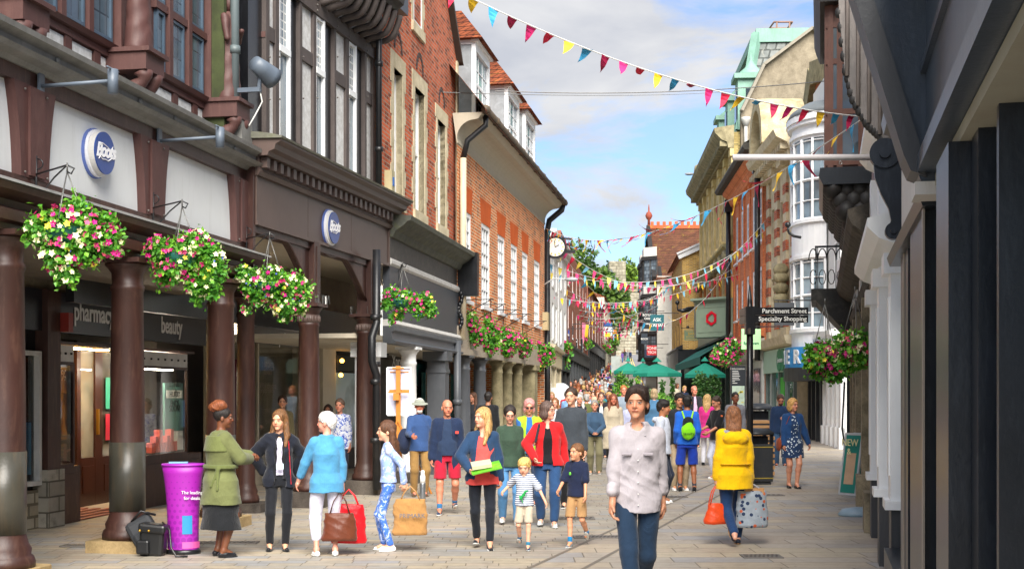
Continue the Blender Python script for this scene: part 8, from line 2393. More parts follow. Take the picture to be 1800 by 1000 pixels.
def person(label,px,pf,ph,yaw,skin='#c98f6f',hair=('short','#3a2417'),sex='m',w=1.0,tops=(),bottom=None,skirt=None,shoes='#1b1c1e',sole='#d8d8d4',socks=None,lh=(.27,-.04,.8),rh=(-.27,-.04,.8),lf=(.1,0,0),rf=(-.1,0,0),head=(0,0),hs=1.04,h=.0105,lean=0.0,le=(.2,.9,-.3),re=(-.2,.9,-.3),Hm=None,group=None,hat=None,glasses=None,curl=.5,extra=None,Yd=None,fat=0.0,toe=(0,0),hand_s=1.0,parent_only=False):
 """px, pf, ph: feet centre x, feet y and head-top y in the photograph; yaw 0 faces the camera, 90 faces right"""
 Y=Yd or F*EYE/(pf-HY);z0=GZ(Y);H=(Hm or(WZ(ph,Y)-z0));X=WX(px,Y);sc=H/1.75;h=h/sc if sc<.9 else h
 t=thing('person',label,'person',(X,Y,z0),math.radians(yaw),group);t.scale=(sc,sc,sc)
 T=TORSO[sex];ln=lambda z:lean*max(0,z-.9)*-1
 def prof(g=0.0,zlo=.8,zhi=1.5,flare=0.0,belly=0.0,flz=1.0):
  zs=sorted(set([zlo,zhi]+[q[0]for q in T if zlo<q[0]<zhi]+([flz]if zlo<flz<zhi else[])));r=[]
  for z in zs:
   a=np.interp(z,[q[0]for q in T],[q[1]for q in T])*w;b=np.interp(z,[q[0]for q in T],[q[2]for q in T])*w
   e=flare*max(0,flz-z);bl=(fat+belly)*math.exp(-((z-1.05)/.14)**2)
   if z<.8:a=T[0][1]*w;b=T[0][2]*w
   r.append((z,0,ln(z)-bl*.5,a+g+e,b+g+e+bl*.5))
  return r
 shw=(.149 if sex=='m' else .134)*(.45+.55*w);SL,SR=V3(shw,ln(1.4),1.392),V3(-shw,ln(1.4),1.392)
 l1,l2=(.285,.25)
 lh,rh=V3(*lh),V3(*rh);lh[0]*=.76 if lh[2]<.9 and abs(lh[0])<.34 else .95;rh[0]*=.76 if rh[2]<.9 and abs(rh[0])<.34 else .95;EL,lh=ik(SL,lh,l1,l2,le);ER,rh=ik(SR,rh,l1,l2,re)
 hipL,hipR=V3(.09*w,0,.88),V3(-.09*w,0,.88)
 AL,AR=V3(lf[0],lf[1],lf[2]+.085),V3(rf[0],rf[1],rf[2]+.085);KL,AL=ik(hipL,AL,.42,.41,(.08,-1,0));KR,AR=ik(hipR,AR,.42,.41,(-.08,-1,0))
 R=rotm(head[0],head[1],head[2]if len(head)>2 else 0);hc=V3(0,ln(1.6)-.03,1.63-(.235*(hs-1))*.5+.0);hp=lambda*p:hc+R@(V3(*p)*hs)
 if not parent_only:
  b=Sdf();b.loft(prof(-.012,.88,1.49),.03)
  for S,E,Wr,sg in((SL,EL,lh,1),(SR,ER,rh,-1)):
   b.rc(S,E,.047*w,.036*w,.03);b.rc(E,Wr,.036*w,.024,.015)
   d=Wr-E;d/=np.linalg.norm(d);fw=V3(0,-1,0)-d*(V3(0,-1,0)@d)
   if np.linalg.norm(fw)<.2:fw=V3(0,0,1)-d*d[2]
   fw/=np.linalg.norm(fw);nrm=np.cross(d,fw)*sg
   if nrm[0]*sg>0:nrm=-nrm
   q=hand_s;pc=Wr+d*.045*q;b.rc(Wr,pc+d*.02,.024*q,.026*q,.012);b.rc(pc-fw*.02,pc+fw*.018,.02*q,.02*q,.012)
   for i,(o,L)in enumerate(((.03,.036),(.01,.04),(-.01,.037),(-.03,.03))):
    f0=Wr+d*.085*q+fw*o*q;c=curl*(1+.15*i);a1=d*math.cos(c)+nrm*math.sin(c);f1=f0+a1*L*q;a2=d*math.cos(c*2.1)+nrm*math.sin(c*2.1);f2=f1+a2*L*.95*q
    b.rc(pc+fw*o*.7*q,f0,.012,.0105*q,.006);b.rc(f0,f1,.0102*q,.0092*q,.004);b.rc(f1,f2,.0092*q,.0075*q,.003)
   t0=Wr+d*.03*q+fw*.028*q;t1=t0+(fw*.7+d*.6+nrm*.25)*.038*q;b.rc(t0,t1,.0135*q,.011*q,.008);b.rc(t1,t1+(d*.9+nrm*.35+fw*.1)*.03*q,.011*q,.0085*q,.004)
  lw=w*(.78 if bottom and(list(bottom)+[1.0])[1]>.55 else 1)
  for hip,K,A in((hipL,KL,AL),(hipR,KR,AR)):
   b.rc(hip,K,.074*lw,.052*lw,.03);cm=K+(A-K)*.3+V3(0,.015*lw,0);b.rc(K,cm,.05*lw,.053*lw,.02);b.rc(cm,A,.05*lw,.034*(lw/w),.02)
   b.rc(A,A+V3(0,-.09,-.04),.034,.026,.02);b.rc(A,A+V3(0,.03,-.045),.034,.028,.015)
  b.rc((0,ln(1.4),1.42),hp(0,.02,-.07),.052 if sex=='m' else .043,.05*min(hs,1.1)if sex=='m' else .043*min(hs,1.1),.03)
  E=lambda c,r,k=.015,sub=False:b.el(hp(*c),V3(*r)*hs,k,R,sub)
  E((0,.012,.038),(.075,.095,.088));E((0,-.022,-.03),(.058,.072,.08),.03);E((0,-.066,-.088),(.026,.024,.02),.02);E((.036,-.06,-.03),(.024,.022,.03),.02);E((-.036,-.06,-.03),(.024,.022,.03),.02);E((0,-.08,.036),(.05,.018,.012),.015)
  E((.032,-.104,.01),(.017,.014,.011),.01,True);E((-.032,-.104,.01),(.017,.014,.011),.01,True);E((.031,-.079,.01),(.0135,)*3,.004);E((-.031,-.079,.01),(.0135,)*3,.004)
  b.rc(hp(0,-.09,.014),hp(0,-.108,-.018),.009*hs,.0115*hs,.008);b.rc(hp(.011,-.095,-.023),hp(-.011,-.095,-.023),.009*hs,.009*hs,.006);b.rc(hp(.014,-.088,-.049),hp(-.014,-.088,-.049),.01*hs,.01*hs,.008)
  E((.077,.012,-.008),(.011,.02,.031),.008);E((-.077,.012,-.008),(.011,.02,.031),.008)
  P,Q=b.mesh(h);q=((P-hc)@R)/hs;q[P[:,2]<hc[2]-.16]=(0,1,-1);np_obj('body',P,Q,M_SKIN,t,skin,q)
# hair
 st,hcol=hair[0],hair[1];g=Sdf();e=.009 if st in('crop','bald')else .015
 if st=='puff':pass
 elif st=='bald':g.el(hp(0,.05,-.0),V3(.083,.07,.05)*hs,.01,R)
 else:g.el(hp(0,.018,.045),V3(.076+e,.094+e,.087+e)*hs,.01,R)
 g.el(hp(0,-.1,-.038),V3(.066 if st in('long','bob','back')else .084,.078,.13)*hs,.01,R,True)
 if st!='bald':g.el(hp(0,-.12,-.12),V3(.08,.12,.1)*hs,.01,R,True)
 sh_=st in('short','crop','swept','curly');g.cut(hp(0,0,(.0 if st=='curly' else .014)if sh_ else-.09),R@V3(0,-.45 if sh_ else-.35,-1));g.el(hp(0,.078,-.02),V3(.064,.034,.06)*hs,.02,R)if sh_ else None
 for q in HAIRS[st]:
  if q[0]=='el':g.el(hp(*q[1]),V3(*q[2])*hs,.02,R)
  else:g.rc(hp(*q[1]),hp(*q[2]),q[3]*hs,q[4]*hs,.03)
 g.fold({'curly':.006,'puff':.011}.get(st,.004),px%7,3.0 if st in('curly','puff')else 2.0);P,Q=g.mesh(h*.9);np_obj('hair',P,Q,M_HAIR,t,hcol)
 if hair[-1]=='beard' or(len(hair)>2 and hair[2]=='beard'):g=Sdf();g.el(hp(0,-.058,-.075),V3(.052,.046,.042)*hs,.01,R);g.el(hp(0,-.1,-.048),V3(.022,.02,.01)*hs,.01,R,True);P,Q=g.mesh(h*.8);np_obj('beard',P,Q,M_HAIR,t,hcol)
# trousers, shorts, skirts
 if bottom:
  col,ln_,r_,mt=(list(bottom)+[1.0,1.0,M_CLOTH][len(bottom)-1:])[:4];g=Sdf();g.loft(prof(.003,.81,1.03),.03)
  for hip,K,A in((hipL,KL,AL),(hipR,KR,AR)):
   if ln_<=.55:E_=hip+(K-hip)*(ln_/.5);g.rc(hip,E_,.086*w,.076*w*r_,.03);g.ops.append(('ct',E_-V3(0,0,.0),V3(0,0,-1),None,None,0,False))if hip[0]<0 else None
   else:
    g.rc(hip,K,.086*w,.066*w*r_,.03);E_=K+(A-K)*((ln_-.5)/.5)*.97;g.rc(K,E_,.066*w*r_,(.056 if ln_<.95 else .052)*r_*(w*.5+.5),.02)
  g.fold(.005,px%5,1.3);P,Q=g.mesh(h);np_obj('shorts' if ln_<=.55 else 'trousers',P,Q,mt,t,col)
 if skirt:
  col,zl,fl,mt,zh=(list(skirt)+[None]*5)[:5];g=Sdf();zh=zh or 1.02;g.loft(prof(.014,zl,zh,fl,0,.95),.01);g.fold(.009,2,1.2);P,Q=g.mesh(h);np_obj('skirt',P,Q,mt or M_CLOTH,t,col)
# upper garments from the inside out
 for i,tp in enumerate(tops):
  d=dict(col='#888888',hem=.88,slv=1.0,g=.016,fl=0.05,op=0.0,mat=M_CLOTH,name='shirt',fold=.006,collar=0,neck=.0,nv=0,belly=0,sr=1.0,ff=1.0);d.update(tp);G=.006+d['g']*.6;d['fl']*=.9
  g=Sdf();g.loft(prof(G,d['hem'],1.465 if d['neck']==0 else 1.465-d['neck'],d['fl'],d['belly'],1.1),.03)
  for S,E,Wr in((SL,EL,lh),(SR,ER,rh)):
   a,k=d['slv'],d['sr'];g.rc(S+(0,0,.0),(S[0]*.3,ln(1.43),1.447-d['neck']*.3),.04*w+G*.5,.026+G*.6,.03)
   g.rc(S,S+(0,0,-.04),.043*w+G*.7,.043*w+G*.7,.03)
   if a>0:
    e1=S+(E-S)*min(1,a*2);g.rc(S,e1,(.043*w+G*.9)*k,(.039*w+G*(1.5 if a<=.5 else .95))*k,.02)
    if a>.5:e2=E+(Wr-E)*min(.97,(a-.5)*2);g.rc(E,e2,(.039*w+G*.95)*k,(.029*w+G*.8)*k,.012)
  if d['collar']:g.loft([(1.42,0,ln(1.45)-.0,.1,.09),(1.455,0,ln(1.45)-.005,.085,.08),(1.485,0,ln(1.5)-.01,.075,.072)],.02)
  g.rc((0,ln(1.45)-.01,1.47),hp(0,.0,-.07),.052,.05,.005,True)
  if d['op']:o_=d['op'];g.ops.append(('lf',np.array([(.3,0,-.45,o_*1.1,.42),(1.1,0,-.45,o_,.42),(1.42,0,-.45,o_*.65,.42),(1.6,0,-.45,o_*.6,.42)]),None,None,None,.01,True))
  if d['nv']:g.el((0,ln(1.45)-.09,1.46),(.06,.07,d['nv']),.01,None,True)
  g.fold(d['fold'],(px+i)%6,d['ff']);P,Q=g.mesh(h);np_obj(d['name'],P,Q,d['mat'],t,d['col'])
  if d['name']=='puffer_coat' or 'hood' in d:
   g=Sdf();
   for k in range(9):a=PI*k/8;g.rc((.12*math.cos(a),ln(1.4)+.03+.1*math.sin(a),1.44-.03*math.sin(a)),(.12*math.cos(a+.3),ln(1.4)+.03+.1*math.sin(a+.3),1.43),.04,.04)
   g.fold(.008,1,4.0);P,Q=g.mesh(h);np_obj('hood',P,Q,M_CLOTH,t,d.get('hood','#b0a08a'))
# shoes
 for A,K,fz,sg,tp in((AL,KL,lf,1,toe[0]),(AR,KR,rf,-1,toe[1])):
  if parent_only:continue
  Rf=rotm(sg*8,tp);o=A;f_=lambda*p:o+Rf@V3(*p)
  if shoes:
   g=Sdf();low=isinstance(shoes,tuple);c=shoes[0]if low else shoes
   g.rc(f_(0,.035,-.05),f_(0,-.03,-.048),.036,.037,.02);g.rc(f_(0,-.03,-.052),f_(0,-.125,-.06),.037,.027,.02)
   if not low:g.rc(f_(0,.02,-.03),f_(0,.01,-.005),.036,.034,.02)
   else:g.el(f_(0,-.015,-.02),(.03,.055,.03),.01,Rf,True)
   g.cut(f_(0,0,-.078),Rf@V3(0,0,-1));P,Q=g.mesh(h*.75);s_=np_obj('shoe',P,Q,M_SHINY if low else M_CLOTH,t,c)
   if sole:g=Sdf();g.el(f_(0,-.05,-.072),(.043,.118,.016),.01,Rf);g.cut(f_(0,0,-.086),Rf@V3(0,0,-1));P,Q=g.mesh(h*.75);np_obj('sole',P,Q,M_CLOTH,s_,sole)
  if socks:g=Sdf();dd=(K-A)/np.linalg.norm(K-A);g.rc(A,A+dd*socks[1],.038,.042,.01);P,Q=g.mesh(h*.9);np_obj('sock',P,Q,M_CLOTH,t,socks[0])
 if glasses:
  m=MB(1)
  for sg in(-1,1):
   pts=[tuple(hp(sg*.033+.022*math.cos(a),-.103,.008+.015*math.sin(a)))for a in np.linspace(0,2*PI,13)];m.tube(pts,.002*hs,4)
   if glasses=='sun':m.add(pts[:-1],[tuple(range(12))])
   m.tube([tuple(hp(sg*.055,-.1,.01)),tuple(hp(sg*.08,.0,.005))],.002,4)
  m.tube([tuple(hp(-.012,-.108,.01)),tuple(hp(.012,-.108,.01))],.002,4);m.build('glasses',flat('glasses black','#15151a',.3),t)
 if hat:g=Sdf();g.el(hp(0,.015,.07),V3(.09,.108,.07)*hs,.01,R);g.el(hp(0,.015,.045),V3(.15,.165,.02)*hs,.02,R);g.cut(hp(0,0,.03),R@V3(0,0,-1));P,Q=g.mesh(h);np_obj('hat',P,Q,M_CLOTH,t,hat)
 if parent_only:pass
 t['_j']=0;del t['_j']
 W_=lambda p:t.location+Matrix.Rotation(math.radians(yaw),3,'Z')@(Vector(tuple(p))*sc)
 return dict(t=t,lh=W_(lh),rh=W_(rh),sc=sc,Y=Y,hc=hc,R=R,W=W_,SL=SL,SR=SR,lh0=lh,rh0=rh)
def part(t,name,col,fn,mat=None,h=.009):
 g=Sdf();fn(g);P,Q=g.mesh(h);return np_obj(name,P,Q,mat or M_CLOTH,t,col)
NAVY,DEN,BLK,WHT='#1d2c4a','#3d5f8a','#16171b','#e3e3e6'
WALKL=dict(lf=(.08,-.3,.02),rf=(-.08,.3,.08),toe=(12,-35));WALKR=dict(rf=(-.08,-.3,.02),lf=(.08,.3,.08),toe=(-35,12))
HI=.0072
# the man in the pale linen shirt, nearest the camera
p=person('young man with swept dark hair in a loose pale linen shirt, nearest the camera',1120,1081,681,-4,'#c78f70',('swept','#2e1d14'),w=1.02,h=.0062,head=(-12,0),Hm=1.775,tops=[dict(col='#bcb4b8',hem=.80,slv=.82,g=.018,fl=.05,name='shirt',fold=.009,collar=1,sr=1.05,nv=.04,ff=1.7)],bottom=('#22374f',1.0,1.05),shoes='#6f4a34',lh=(.27,.1,.8),rh=(-.26,-.14,.8),rf=(-.03,-.3,.02),lf=(.04,.32,.1),toe=(-30,12))
t=p['t']
part(t,'collar','#c3bbbf',lambda g:(g.rc((.015,-.085,1.4),(.06,-.03,1.455),.009,.012),g.rc((-.015,-.085,1.4),(-.06,-.03,1.455),.009,.012),g.rc((.015,-.09,1.4),(.06,-.095,1.385),.007,.007,.03),g.rc((-.015,-.09,1.4),(-.06,-.095,1.385),.007,.007,.03),g.rc((.06,-.03,1.455),(0,.05,1.47),.012),g.rc((-.06,-.03,1.455),(0,.05,1.47),.012)),h=.006)
m=MB(1)
for z in np.arange(.86,1.38,.085):m.ball((.004,-.136-(.012 if z<1 else 0)+max(0,z-1.25)*.35,z),.006,n=5)
m.build('buttons',flat('button','#f0eee8',.3),t)
part(t,'pocket_flap','#aba3a8',lambda g:(g.bx((.045,-.146,1.235),(.12,-.12,1.258),False),),h=.006);part(t,'pocket_flap','#aba3a8',lambda g:(g.bx((-.12,-.146,1.235),(-.045,-.12,1.258),False),),h=.006)
for s,w_ in((1,p['lh0']),(-1,p['rh0'])):part(t,'rolled_cuff','#c3bbbf',lambda g:(g.rc(w_+(-.0*s,.01,.12),w_+(-.0,.005,.09),.044,.046),g.fold(.003,1,2)),h=.006)
# olive trench coat
p=person('woman with a ginger afro puff in an olive trench coat and long black skirt',388,978,716,122,'#6b4029',('puff','#7d4322'),'f',1.22,h=HI,head=(-18,5),lh=(.02,-.36,1.18),rh=(-.02,-.34,1.14),le=(.9,.1,-.8),re=(-.9,.1,-.8),curl=.9,tops=[dict(col='#666b42',hem=.62,g=.05,fl=.12,name='trench_coat',fold=.01,collar=1,ff=.8)],skirt=('#15171b',.33,.12),shoes=('#15161a',),sole='#15161a')
part(p['t'],'belt','#5f673a',lambda g:(g.loft([(1.04,0,0,.245,.2),(1.085,0,0,.24,.195)]),g.rc((-.2,.1,1.05),(-.22,.12,.8),.018),g.rc((-.2,.1,1.05),(-.16,.17,.84),.018)))
part(p['t'],'scalp_hair','#1a120e',lambda g:(g.el(p['hc']+p['R']@V3(0,.018,.045),(.087,.106,.097),.01,p['R']),g.el(p['hc']+p['R']@V3(0,-.105,-.045),(.1,.085,.115),.01,p['R'],True),g.cut(p['hc']+p['R']@V3(0,0,-.06),p['R']@V3(0,-.35,-1))),M_HAIR)
part(p['t'],'storm_flap','#646b3d',lambda g:(g.loft([(1.24,0,.03,.225,.165),(1.42,0,.03,.2,.13)]),g.cut((0,.0,0),(0,-1,0))))
# puffer coat
p=person('smiling woman with long blonde-tipped hair in a black puffer coat with a fur hood',491,967,722,12,'#d09a7c',('long','#6f4a28'),'f',1.0,h=HI,head=(-28,4),lh=(.17,.16,.98),rh=(-.2,.16,.98),le=(1,.3,-.4),re=(-1,.3,-.4),tops=[dict(col='#c9c4d8',hem=.95,slv=0,g=.014,name='blouse',nv=.05),dict(col='#17181d',hem=.9,slv=0,g=.024,op=.06,name='waistcoat'),dict(col='#161a26',hem=.8,g=.05,op=.11,fl=.03,name='puffer_coat',fold=.012,ff=1.6,sr=1.1,hood='#9a8a72')],bottom=('#14161c',.97,.95),shoes=('#121216',),sole='#121216',lf=(.07,-.05,0),rf=(-.12,0,0))
m=MB(1);m.box(-.045,.045,-.2,-.19,1.03,1.1);m.build('name_badge',flat('badge','#bcd0d8',.3),p['t']);m=MB(1);m.tube([(-.05,-.13,1.4),(-.0,-.175,1.13),(.05,-.13,1.4)],.004,4);m.build('lanyard',flat('lanyard','#2a2a30',.5),p['t'])
part(p['t'],'red_zip','#b01c2c',lambda g:(g.rc((.11,-.12,1.38),(.14,-.15,.84),.007),))
# older woman in blue
p=person('white haired woman in a light blue shirt and white cropped trousers, from behind',574,976,726,196,'#c98d78',('curly','#dcd8d4'),'f',1.12,h=HI,head=(58,0),lh=(.36,-.2,.86),rh=(-.27,-.02,.82),le=(.9,.6,0),re=(-.8,.6,-.2),curl=.35,tops=[dict(col='#4a8cb4',hem=.78,slv=.85,g=.03,fl=.05,name='shirt',fold=.008,collar=1,ff=1.2)],bottom=('#d8d6e6',.82,1.05),shoes=('#e6e3df',),sole='#d8d8d4',lf=(.13,.05,0),rf=(-.1,.05,0))
OL=p
# girl in tie-dye
p=person('girl with long brown hair in blue and white tie dye, facing left',683,968,741,-84,'#d0a083',('back','#5a3a26'),'f',.82,h=HI,hs=1.13,head=(4,0),lh=(.1,.2,.93),rh=(-.08,.22,.93),le=(.5,1,0),re=(-.5,1,0),tops=[dict(col='#8fa9de',hem=.93,g=.024,name='top',mat=cloth_mat('pale dye','dye',args=(9,'#d0d8f0')))],bottom=('#3f6cc0',.98,1.05,cloth_mat('blue dye','dye',args=(11,'#b8c8ea'))),shoes='#e6dfe2',socks=('#15161a',.05),lf=(.07,.03,0),rf=(-.08,-.05,0))
GIRL=p
# artist
p=person('bearded man in a grey sun hat and blue shirt standing behind the easel',737,872,702,14,'#b8745c',('short','#c9c5be','beard'),'m',1.05,h=.0095,hat='#8f9488',head=(-6,8),rh=(-.2,-.36,1.1),lh=(.3,-.22,1.1),tops=[dict(col='#2f4a78',hem=.82,g=.03,slv=.95,name='shirt',collar=1)],bottom=('#8a6a3c',1.0,1.15),shoes='#5a3a26',sole='#5a4a3a')
part(p['t'],'backpack','#1d2740',lambda g:(g.el((-.27,.0,1.0),(.13,.1,.24)),g.el((-.27,-.07,.95),(.09,.06,.12)),g.fold(.006)),h=.012)
# old man red shorts
p=person('grey haired old man in an open navy jacket and crimson shorts',786,903,703,4,'#b97a60',('bald','#b9b4ac'),'m',1.1,h=.0085,head=(10,6),lean=.06,lh=(.3,-.02,.82),rh=(-.32,-.05,.8),tops=[dict(col='#24344f',hem=.9,g=.02,slv=.3,name='jumper',fold=.005,belly=.03),dict(col='#182744',hem=.68,g=.05,op=.12,fl=.03,name='jacket',sr=1.1)],bottom=('#a3142e',.42,1.2),shoes='#1d2f4c',socks=('#2f6a9a',.07),rf=(-.12,-.2,0),lf=(.12,.16,.06),toe=(-20,0))
m=MB(1);m.box(.12,.17,-.2,-.19,1.24,1.28);m.build('red_logo',flat('logo red','#d83a2a',.5),p['t'])
# coral top woman
p=person('blonde woman in a coral top, open navy jacket and black leggings carrying books',848,962,718,2,'#d19c80',('long','#b8905a'),'f',1.04,h=HI,head=(-48,0),rh=(-.17,-.24,1.0),lh=(.3,-.0,.83),le=(.8,.5,0),re=(-1,.3,-.3),curl=.8,fat=.05,tops=[dict(col='#e0504c',hem=.8,g=.03,slv=0,fl=.09,name='top',nv=.07,fold=.007,ff=1.4),dict(col='#1f3a5a',hem=.84,g=.045,op=.13,name='jacket')],bottom=('#171b24',.95,.92),shoes='#1c1c20',sole='#d8d8d4',lf=(.09,-.22,.0),rf=(-.07,.1,.02),toe=(10,-10))
CW=p
bk=thing('books','pair of bright childrens books held by the woman in the coral top','books',p['rh']+Vector((.16,-.05,.02)),.1)
m=MB(1);m.obox(Vector((.02,0,0)),.34,.24,.012,ry=-.22,rx=.3);m.build('picture_book',paint('book green','#5fae2a',.4,.3,.3,'#e0c83a',scale=9),bk);m=MB(1);m.obox(Vector((-.03,-.0,.035)),.22,.16,.04,ry=-.15,rx=.3);m.build('paperback',paint('book cream','#c9bfa0',.6),bk)
# small blond boy
p=person('small blond boy in a striped dinosaur t-shirt and beige shorts holding a hand',922,965,806,-4,'#dba88c',('curly','#d9b46a'),'m',.9,h=.0075,hs=1.42,head=(-8,14),rh=(-.42,-.05,1.13),lh=(.44,-.14,.92),le=(.5,.3,.4),re=(-.5,.2,-.5),tops=[dict(col='#dfe3ea',hem=.84,slv=.42,g=.035,name='t_shirt',fl=.08,mat=cloth_mat('striped jersey','stripe',args=(26,'#3a4a72')))],bottom=('#b8ab98',.44,1.25),shoes='#1f3a5a',socks=('#2f7a9a',.06),lf=(.08,-.18,0),rf=(-.1,.15,.1),toe=(0,-30))
rx_=random.Random(1)
part(p['t'],'dinosaur_print','#1f9a4a',lambda g:(g.rc((-.06,-.19,1.0),(.03,-.195,1.13),.03,.018),g.rc((.03,-.195,1.13),(.08,-.19,1.15),.016,.01),g.rc((-.06,-.19,1.0),(-.1,-.185,1.06),.014,.006),g.rc((-.04,-.19,.98),(-.02,-.19,.91),.012,.008),g.rc((.01,-.19,1.06),(.05,-.2,1.04),.008)),h=.008)
# boy in navy tee
p=person('running boy with brown hair in a navy t-shirt and khaki shorts',1014,960,781,-20,'#cf9674',('short','#7a5232'),'m',.9,h=.0075,hs=1.22,head=(-28,-4),rh=(-.25,-.28,.98),lh=(.27,-.18,.86),tops=[dict(col='#1b2440',hem=.86,slv=.45,g=.035,name='t_shirt')],bottom=('#ab8458',.46,1.3),shoes='#7f8488',socks=('#1f7fb8',.08),rf=(-.06,-.2,0),lf=(.12,.22,.12),toe=(-35,0))
m=MB(1);m.ball((-.07,-.17,1.26),.022,.006,.03,6);m.build('badge',flat('badge green','#5fb83a',.4),p['t'])
# green sweatshirt
person('young woman in a dark green sweatshirt and blue jeans looking down',896,922,714,4,'#cf9c84',('pony','#241a16'),'f',1.0,h=.0085,head=(0,18),glasses='y',rh=(-.22,-.1,.85),lh=(.22,-.12,.85),tops=[dict(col='#34483a',hem=.86,g=.035,name='sweatshirt')],bottom=('#4f82b0',.98,1.15),shoes='#e3e3e3',lf=(.1,-.12,0),rf=(-.1,.12,.03))
person('woman with pink hair and sunglasses in a yellow hi-vis vest',930,888,702,2,'#c98a72',('bob','#c98a86'),'f',1.15,h=.0095,head=(0,14),glasses='sun',rh=(-.1,-.3,1.1),lh=(.12,-.28,1.05),tops=[dict(col='#2f66a8',hem=.86,g=.02,name='t_shirt',slv=.5),dict(col='#9fd42a',hem=.82,slv=.0,g=.04,op=.1,name='hi_vis_vest')],bottom=('#2b3a52',))
# red jacket
p=person('woman with a short bob and glasses in a bright red jacket, black top and jeans',963,925,707,-2,'#cf9c84',('bob','#5a463e'),'f',1.12,h=HI,head=(58,0),glasses='y',rh=(-.2,-.2,.98),lh=(.26,.1,.9),re=(-1,.2,-.3),tops=[dict(col='#121318',hem=.9,slv=0,g=.02,name='top',nv=.08),dict(col='#d01a20',hem=.86,g=.045,op=.1,name='jacket',collar=0)],bottom=('#26466f',.96,1.12),shoes='#e6e6e6',lf=(.09,-.15,0),rf=(-.1,.08,.02));part(p['t'],'backpack_strap','#2a2c33',lambda g:(g.rc((-.12,-.13,1.44),(-.17,-.13,1.2),.018),))
person('tall young man with brown hair in a charcoal half-zip jumper',1004,893,683,-6,'#cf9c80',('short','#3a271c'),'m',1.05,h=.0085,head=(-14,0),rh=(-.2,-.26,1.05),lh=(.27,-.06,.84),tops=[dict(col='#3b4148',hem=.86,g=.035,name='jumper',collar=1)],bottom=('#16171b',))
p=person('grey haired woman in a denim jacket and baggy olive trousers, hands together',1045,833,704,0,'#c98f74',('short','#8f8c88'),'f',1.05,h=.0105,rh=(-.05,-.24,1.0),lh=(.05,-.24,1.0),re=(-1,.2,-.3),le=(1,.2,-.3),tops=[dict(col='#37506a',hem=.9,g=.035,name='denim_jacket',collar=1)],bottom=('#6f6a50',1.0,1.35),shoes='#8f8578',lf=(.1,-.1,0))
person('woman with long auburn hair in a belted cream trench coat',1078,826,693,2,'#b9745c',('long','#7a4228'),'f',1.12,h=.0105,tops=[dict(col='#b8ac96',hem=.5,g=.04,fl=.14,name='trench_coat',collar=1,fold=.01)],bottom=('#16171b',),shoes='#6f4a34')
# teenagers
person('teenage boy in a pale lilac hoodie facing right among the group',1164,884,704,70,'#a8704e',('curly','#1a1210'),'m',1.0,h=.0095,head=(10,8),tops=[dict(col='#c3c9d8',hem=.84,g=.045,name='hoodie',hood='#c3c9d8')],bottom=('#22283a',),shoes='#e3e3e3')
person('dark haired teenage boy facing the camera behind the blue tracksuit',1194,862,692,8,'#bb8462',('curly','#1d1512'),'m',1.0,h=.0105,head=(-4,6),tops=[dict(col='#22252a',hem=.84,g=.03,name='jacket')],bottom=('#a89478',1,1.1),shoes='#e3e3e3')
p=person('boy in a blue tracksuit top and shorts wearing a lime green backpack, from behind',1208,864,695,178,'#8f5a3c',('crop','#16110f'),'m',1.02,h=.0085,lh=(.2,-.1,.9),rh=(-.2,-.1,.9),tops=[dict(col='#1f62c8',hem=.86,g=.035,name='tracksuit_top',collar=1)],bottom=('#1b3fae',.48,1.2),shoes='#15161a',socks=('#2f3540',.1),lf=(.13,0,0),rf=(-.13,0,0))
part(p['t'],'drawstring_backpack','#7fd41a',lambda g:(g.el((0,.19,1.1),(.13,.08,.15)),g.el((0,.17,1.2),(.09,.05,.12)),g.fold(.006,1,1.6)));part(p['t'],'backpack_top','#1d2024',lambda g:(g.el((0,.165,1.27),(.1,.045,.1)),g.el((.06,.17,1.16),(.05,.05,.12))))
for s in(-1,1):part(p['t'],'strap','#9be02a',lambda g:(g.rc((s*.06,.13,1.32),(s*.1,.09,1.46),.016),))
letters_at('TRINITY',(0,.275,1.06),PI,.055,flat('print dark','#1d3a10',.6),p['t'])
person('young man in a black t-shirt with a bright print looking down to the left',1261,842,697,-62,'#b97f62',('crop','#3a2a20'),'m',1.0,h=.0105,head=(0,22),rh=(-.1,-.35,1.05),lh=(.1,-.3,1.0),tops=[dict(col='#17181c',hem=.84,slv=.45,g=.035,name='t_shirt',mat=cloth_mat('black print','spots',args=(5,'#3f62c0',.16,'#d86a3a')))],bottom=('#c9ccdc',),shoes='#e3e3e3')
person('blonde woman in a bright pink coat seen from behind beside the black t-shirt',1243,818,694,160,'#cf9c84',('back','#c9a46a'),'f',1.0,h=.012,tops=[dict(col='#d8308a',hem=.7,g=.04,name='coat')],bottom=('#d8d8e0',))
person('bald bearded man in a dark suit and pale pink shirt',1220,790,679,8,'#c4826a',('crop','#b97a62','beard'),'m',1.1,h=.012,tops=[dict(col='#c9a8c0',hem=.9,g=.018,name='shirt',slv=.3),dict(col='#1d1f26',hem=.78,g=.04,op=.08,name='suit_jacket')],bottom=('#1d1f26',))
person('man in a grey blazer and dark purple shirt with short black hair',1291,822,690,4,'#7a4a33',('crop','#14100e'),'m',1.1,h=.011,lean=.1,tops=[dict(col='#3a2436',hem=.9,g=.018,name='shirt',slv=.3),dict(col='#7a7a80',hem=.8,g=.045,op=.06,name='blazer')],bottom=('#2a2c33',))
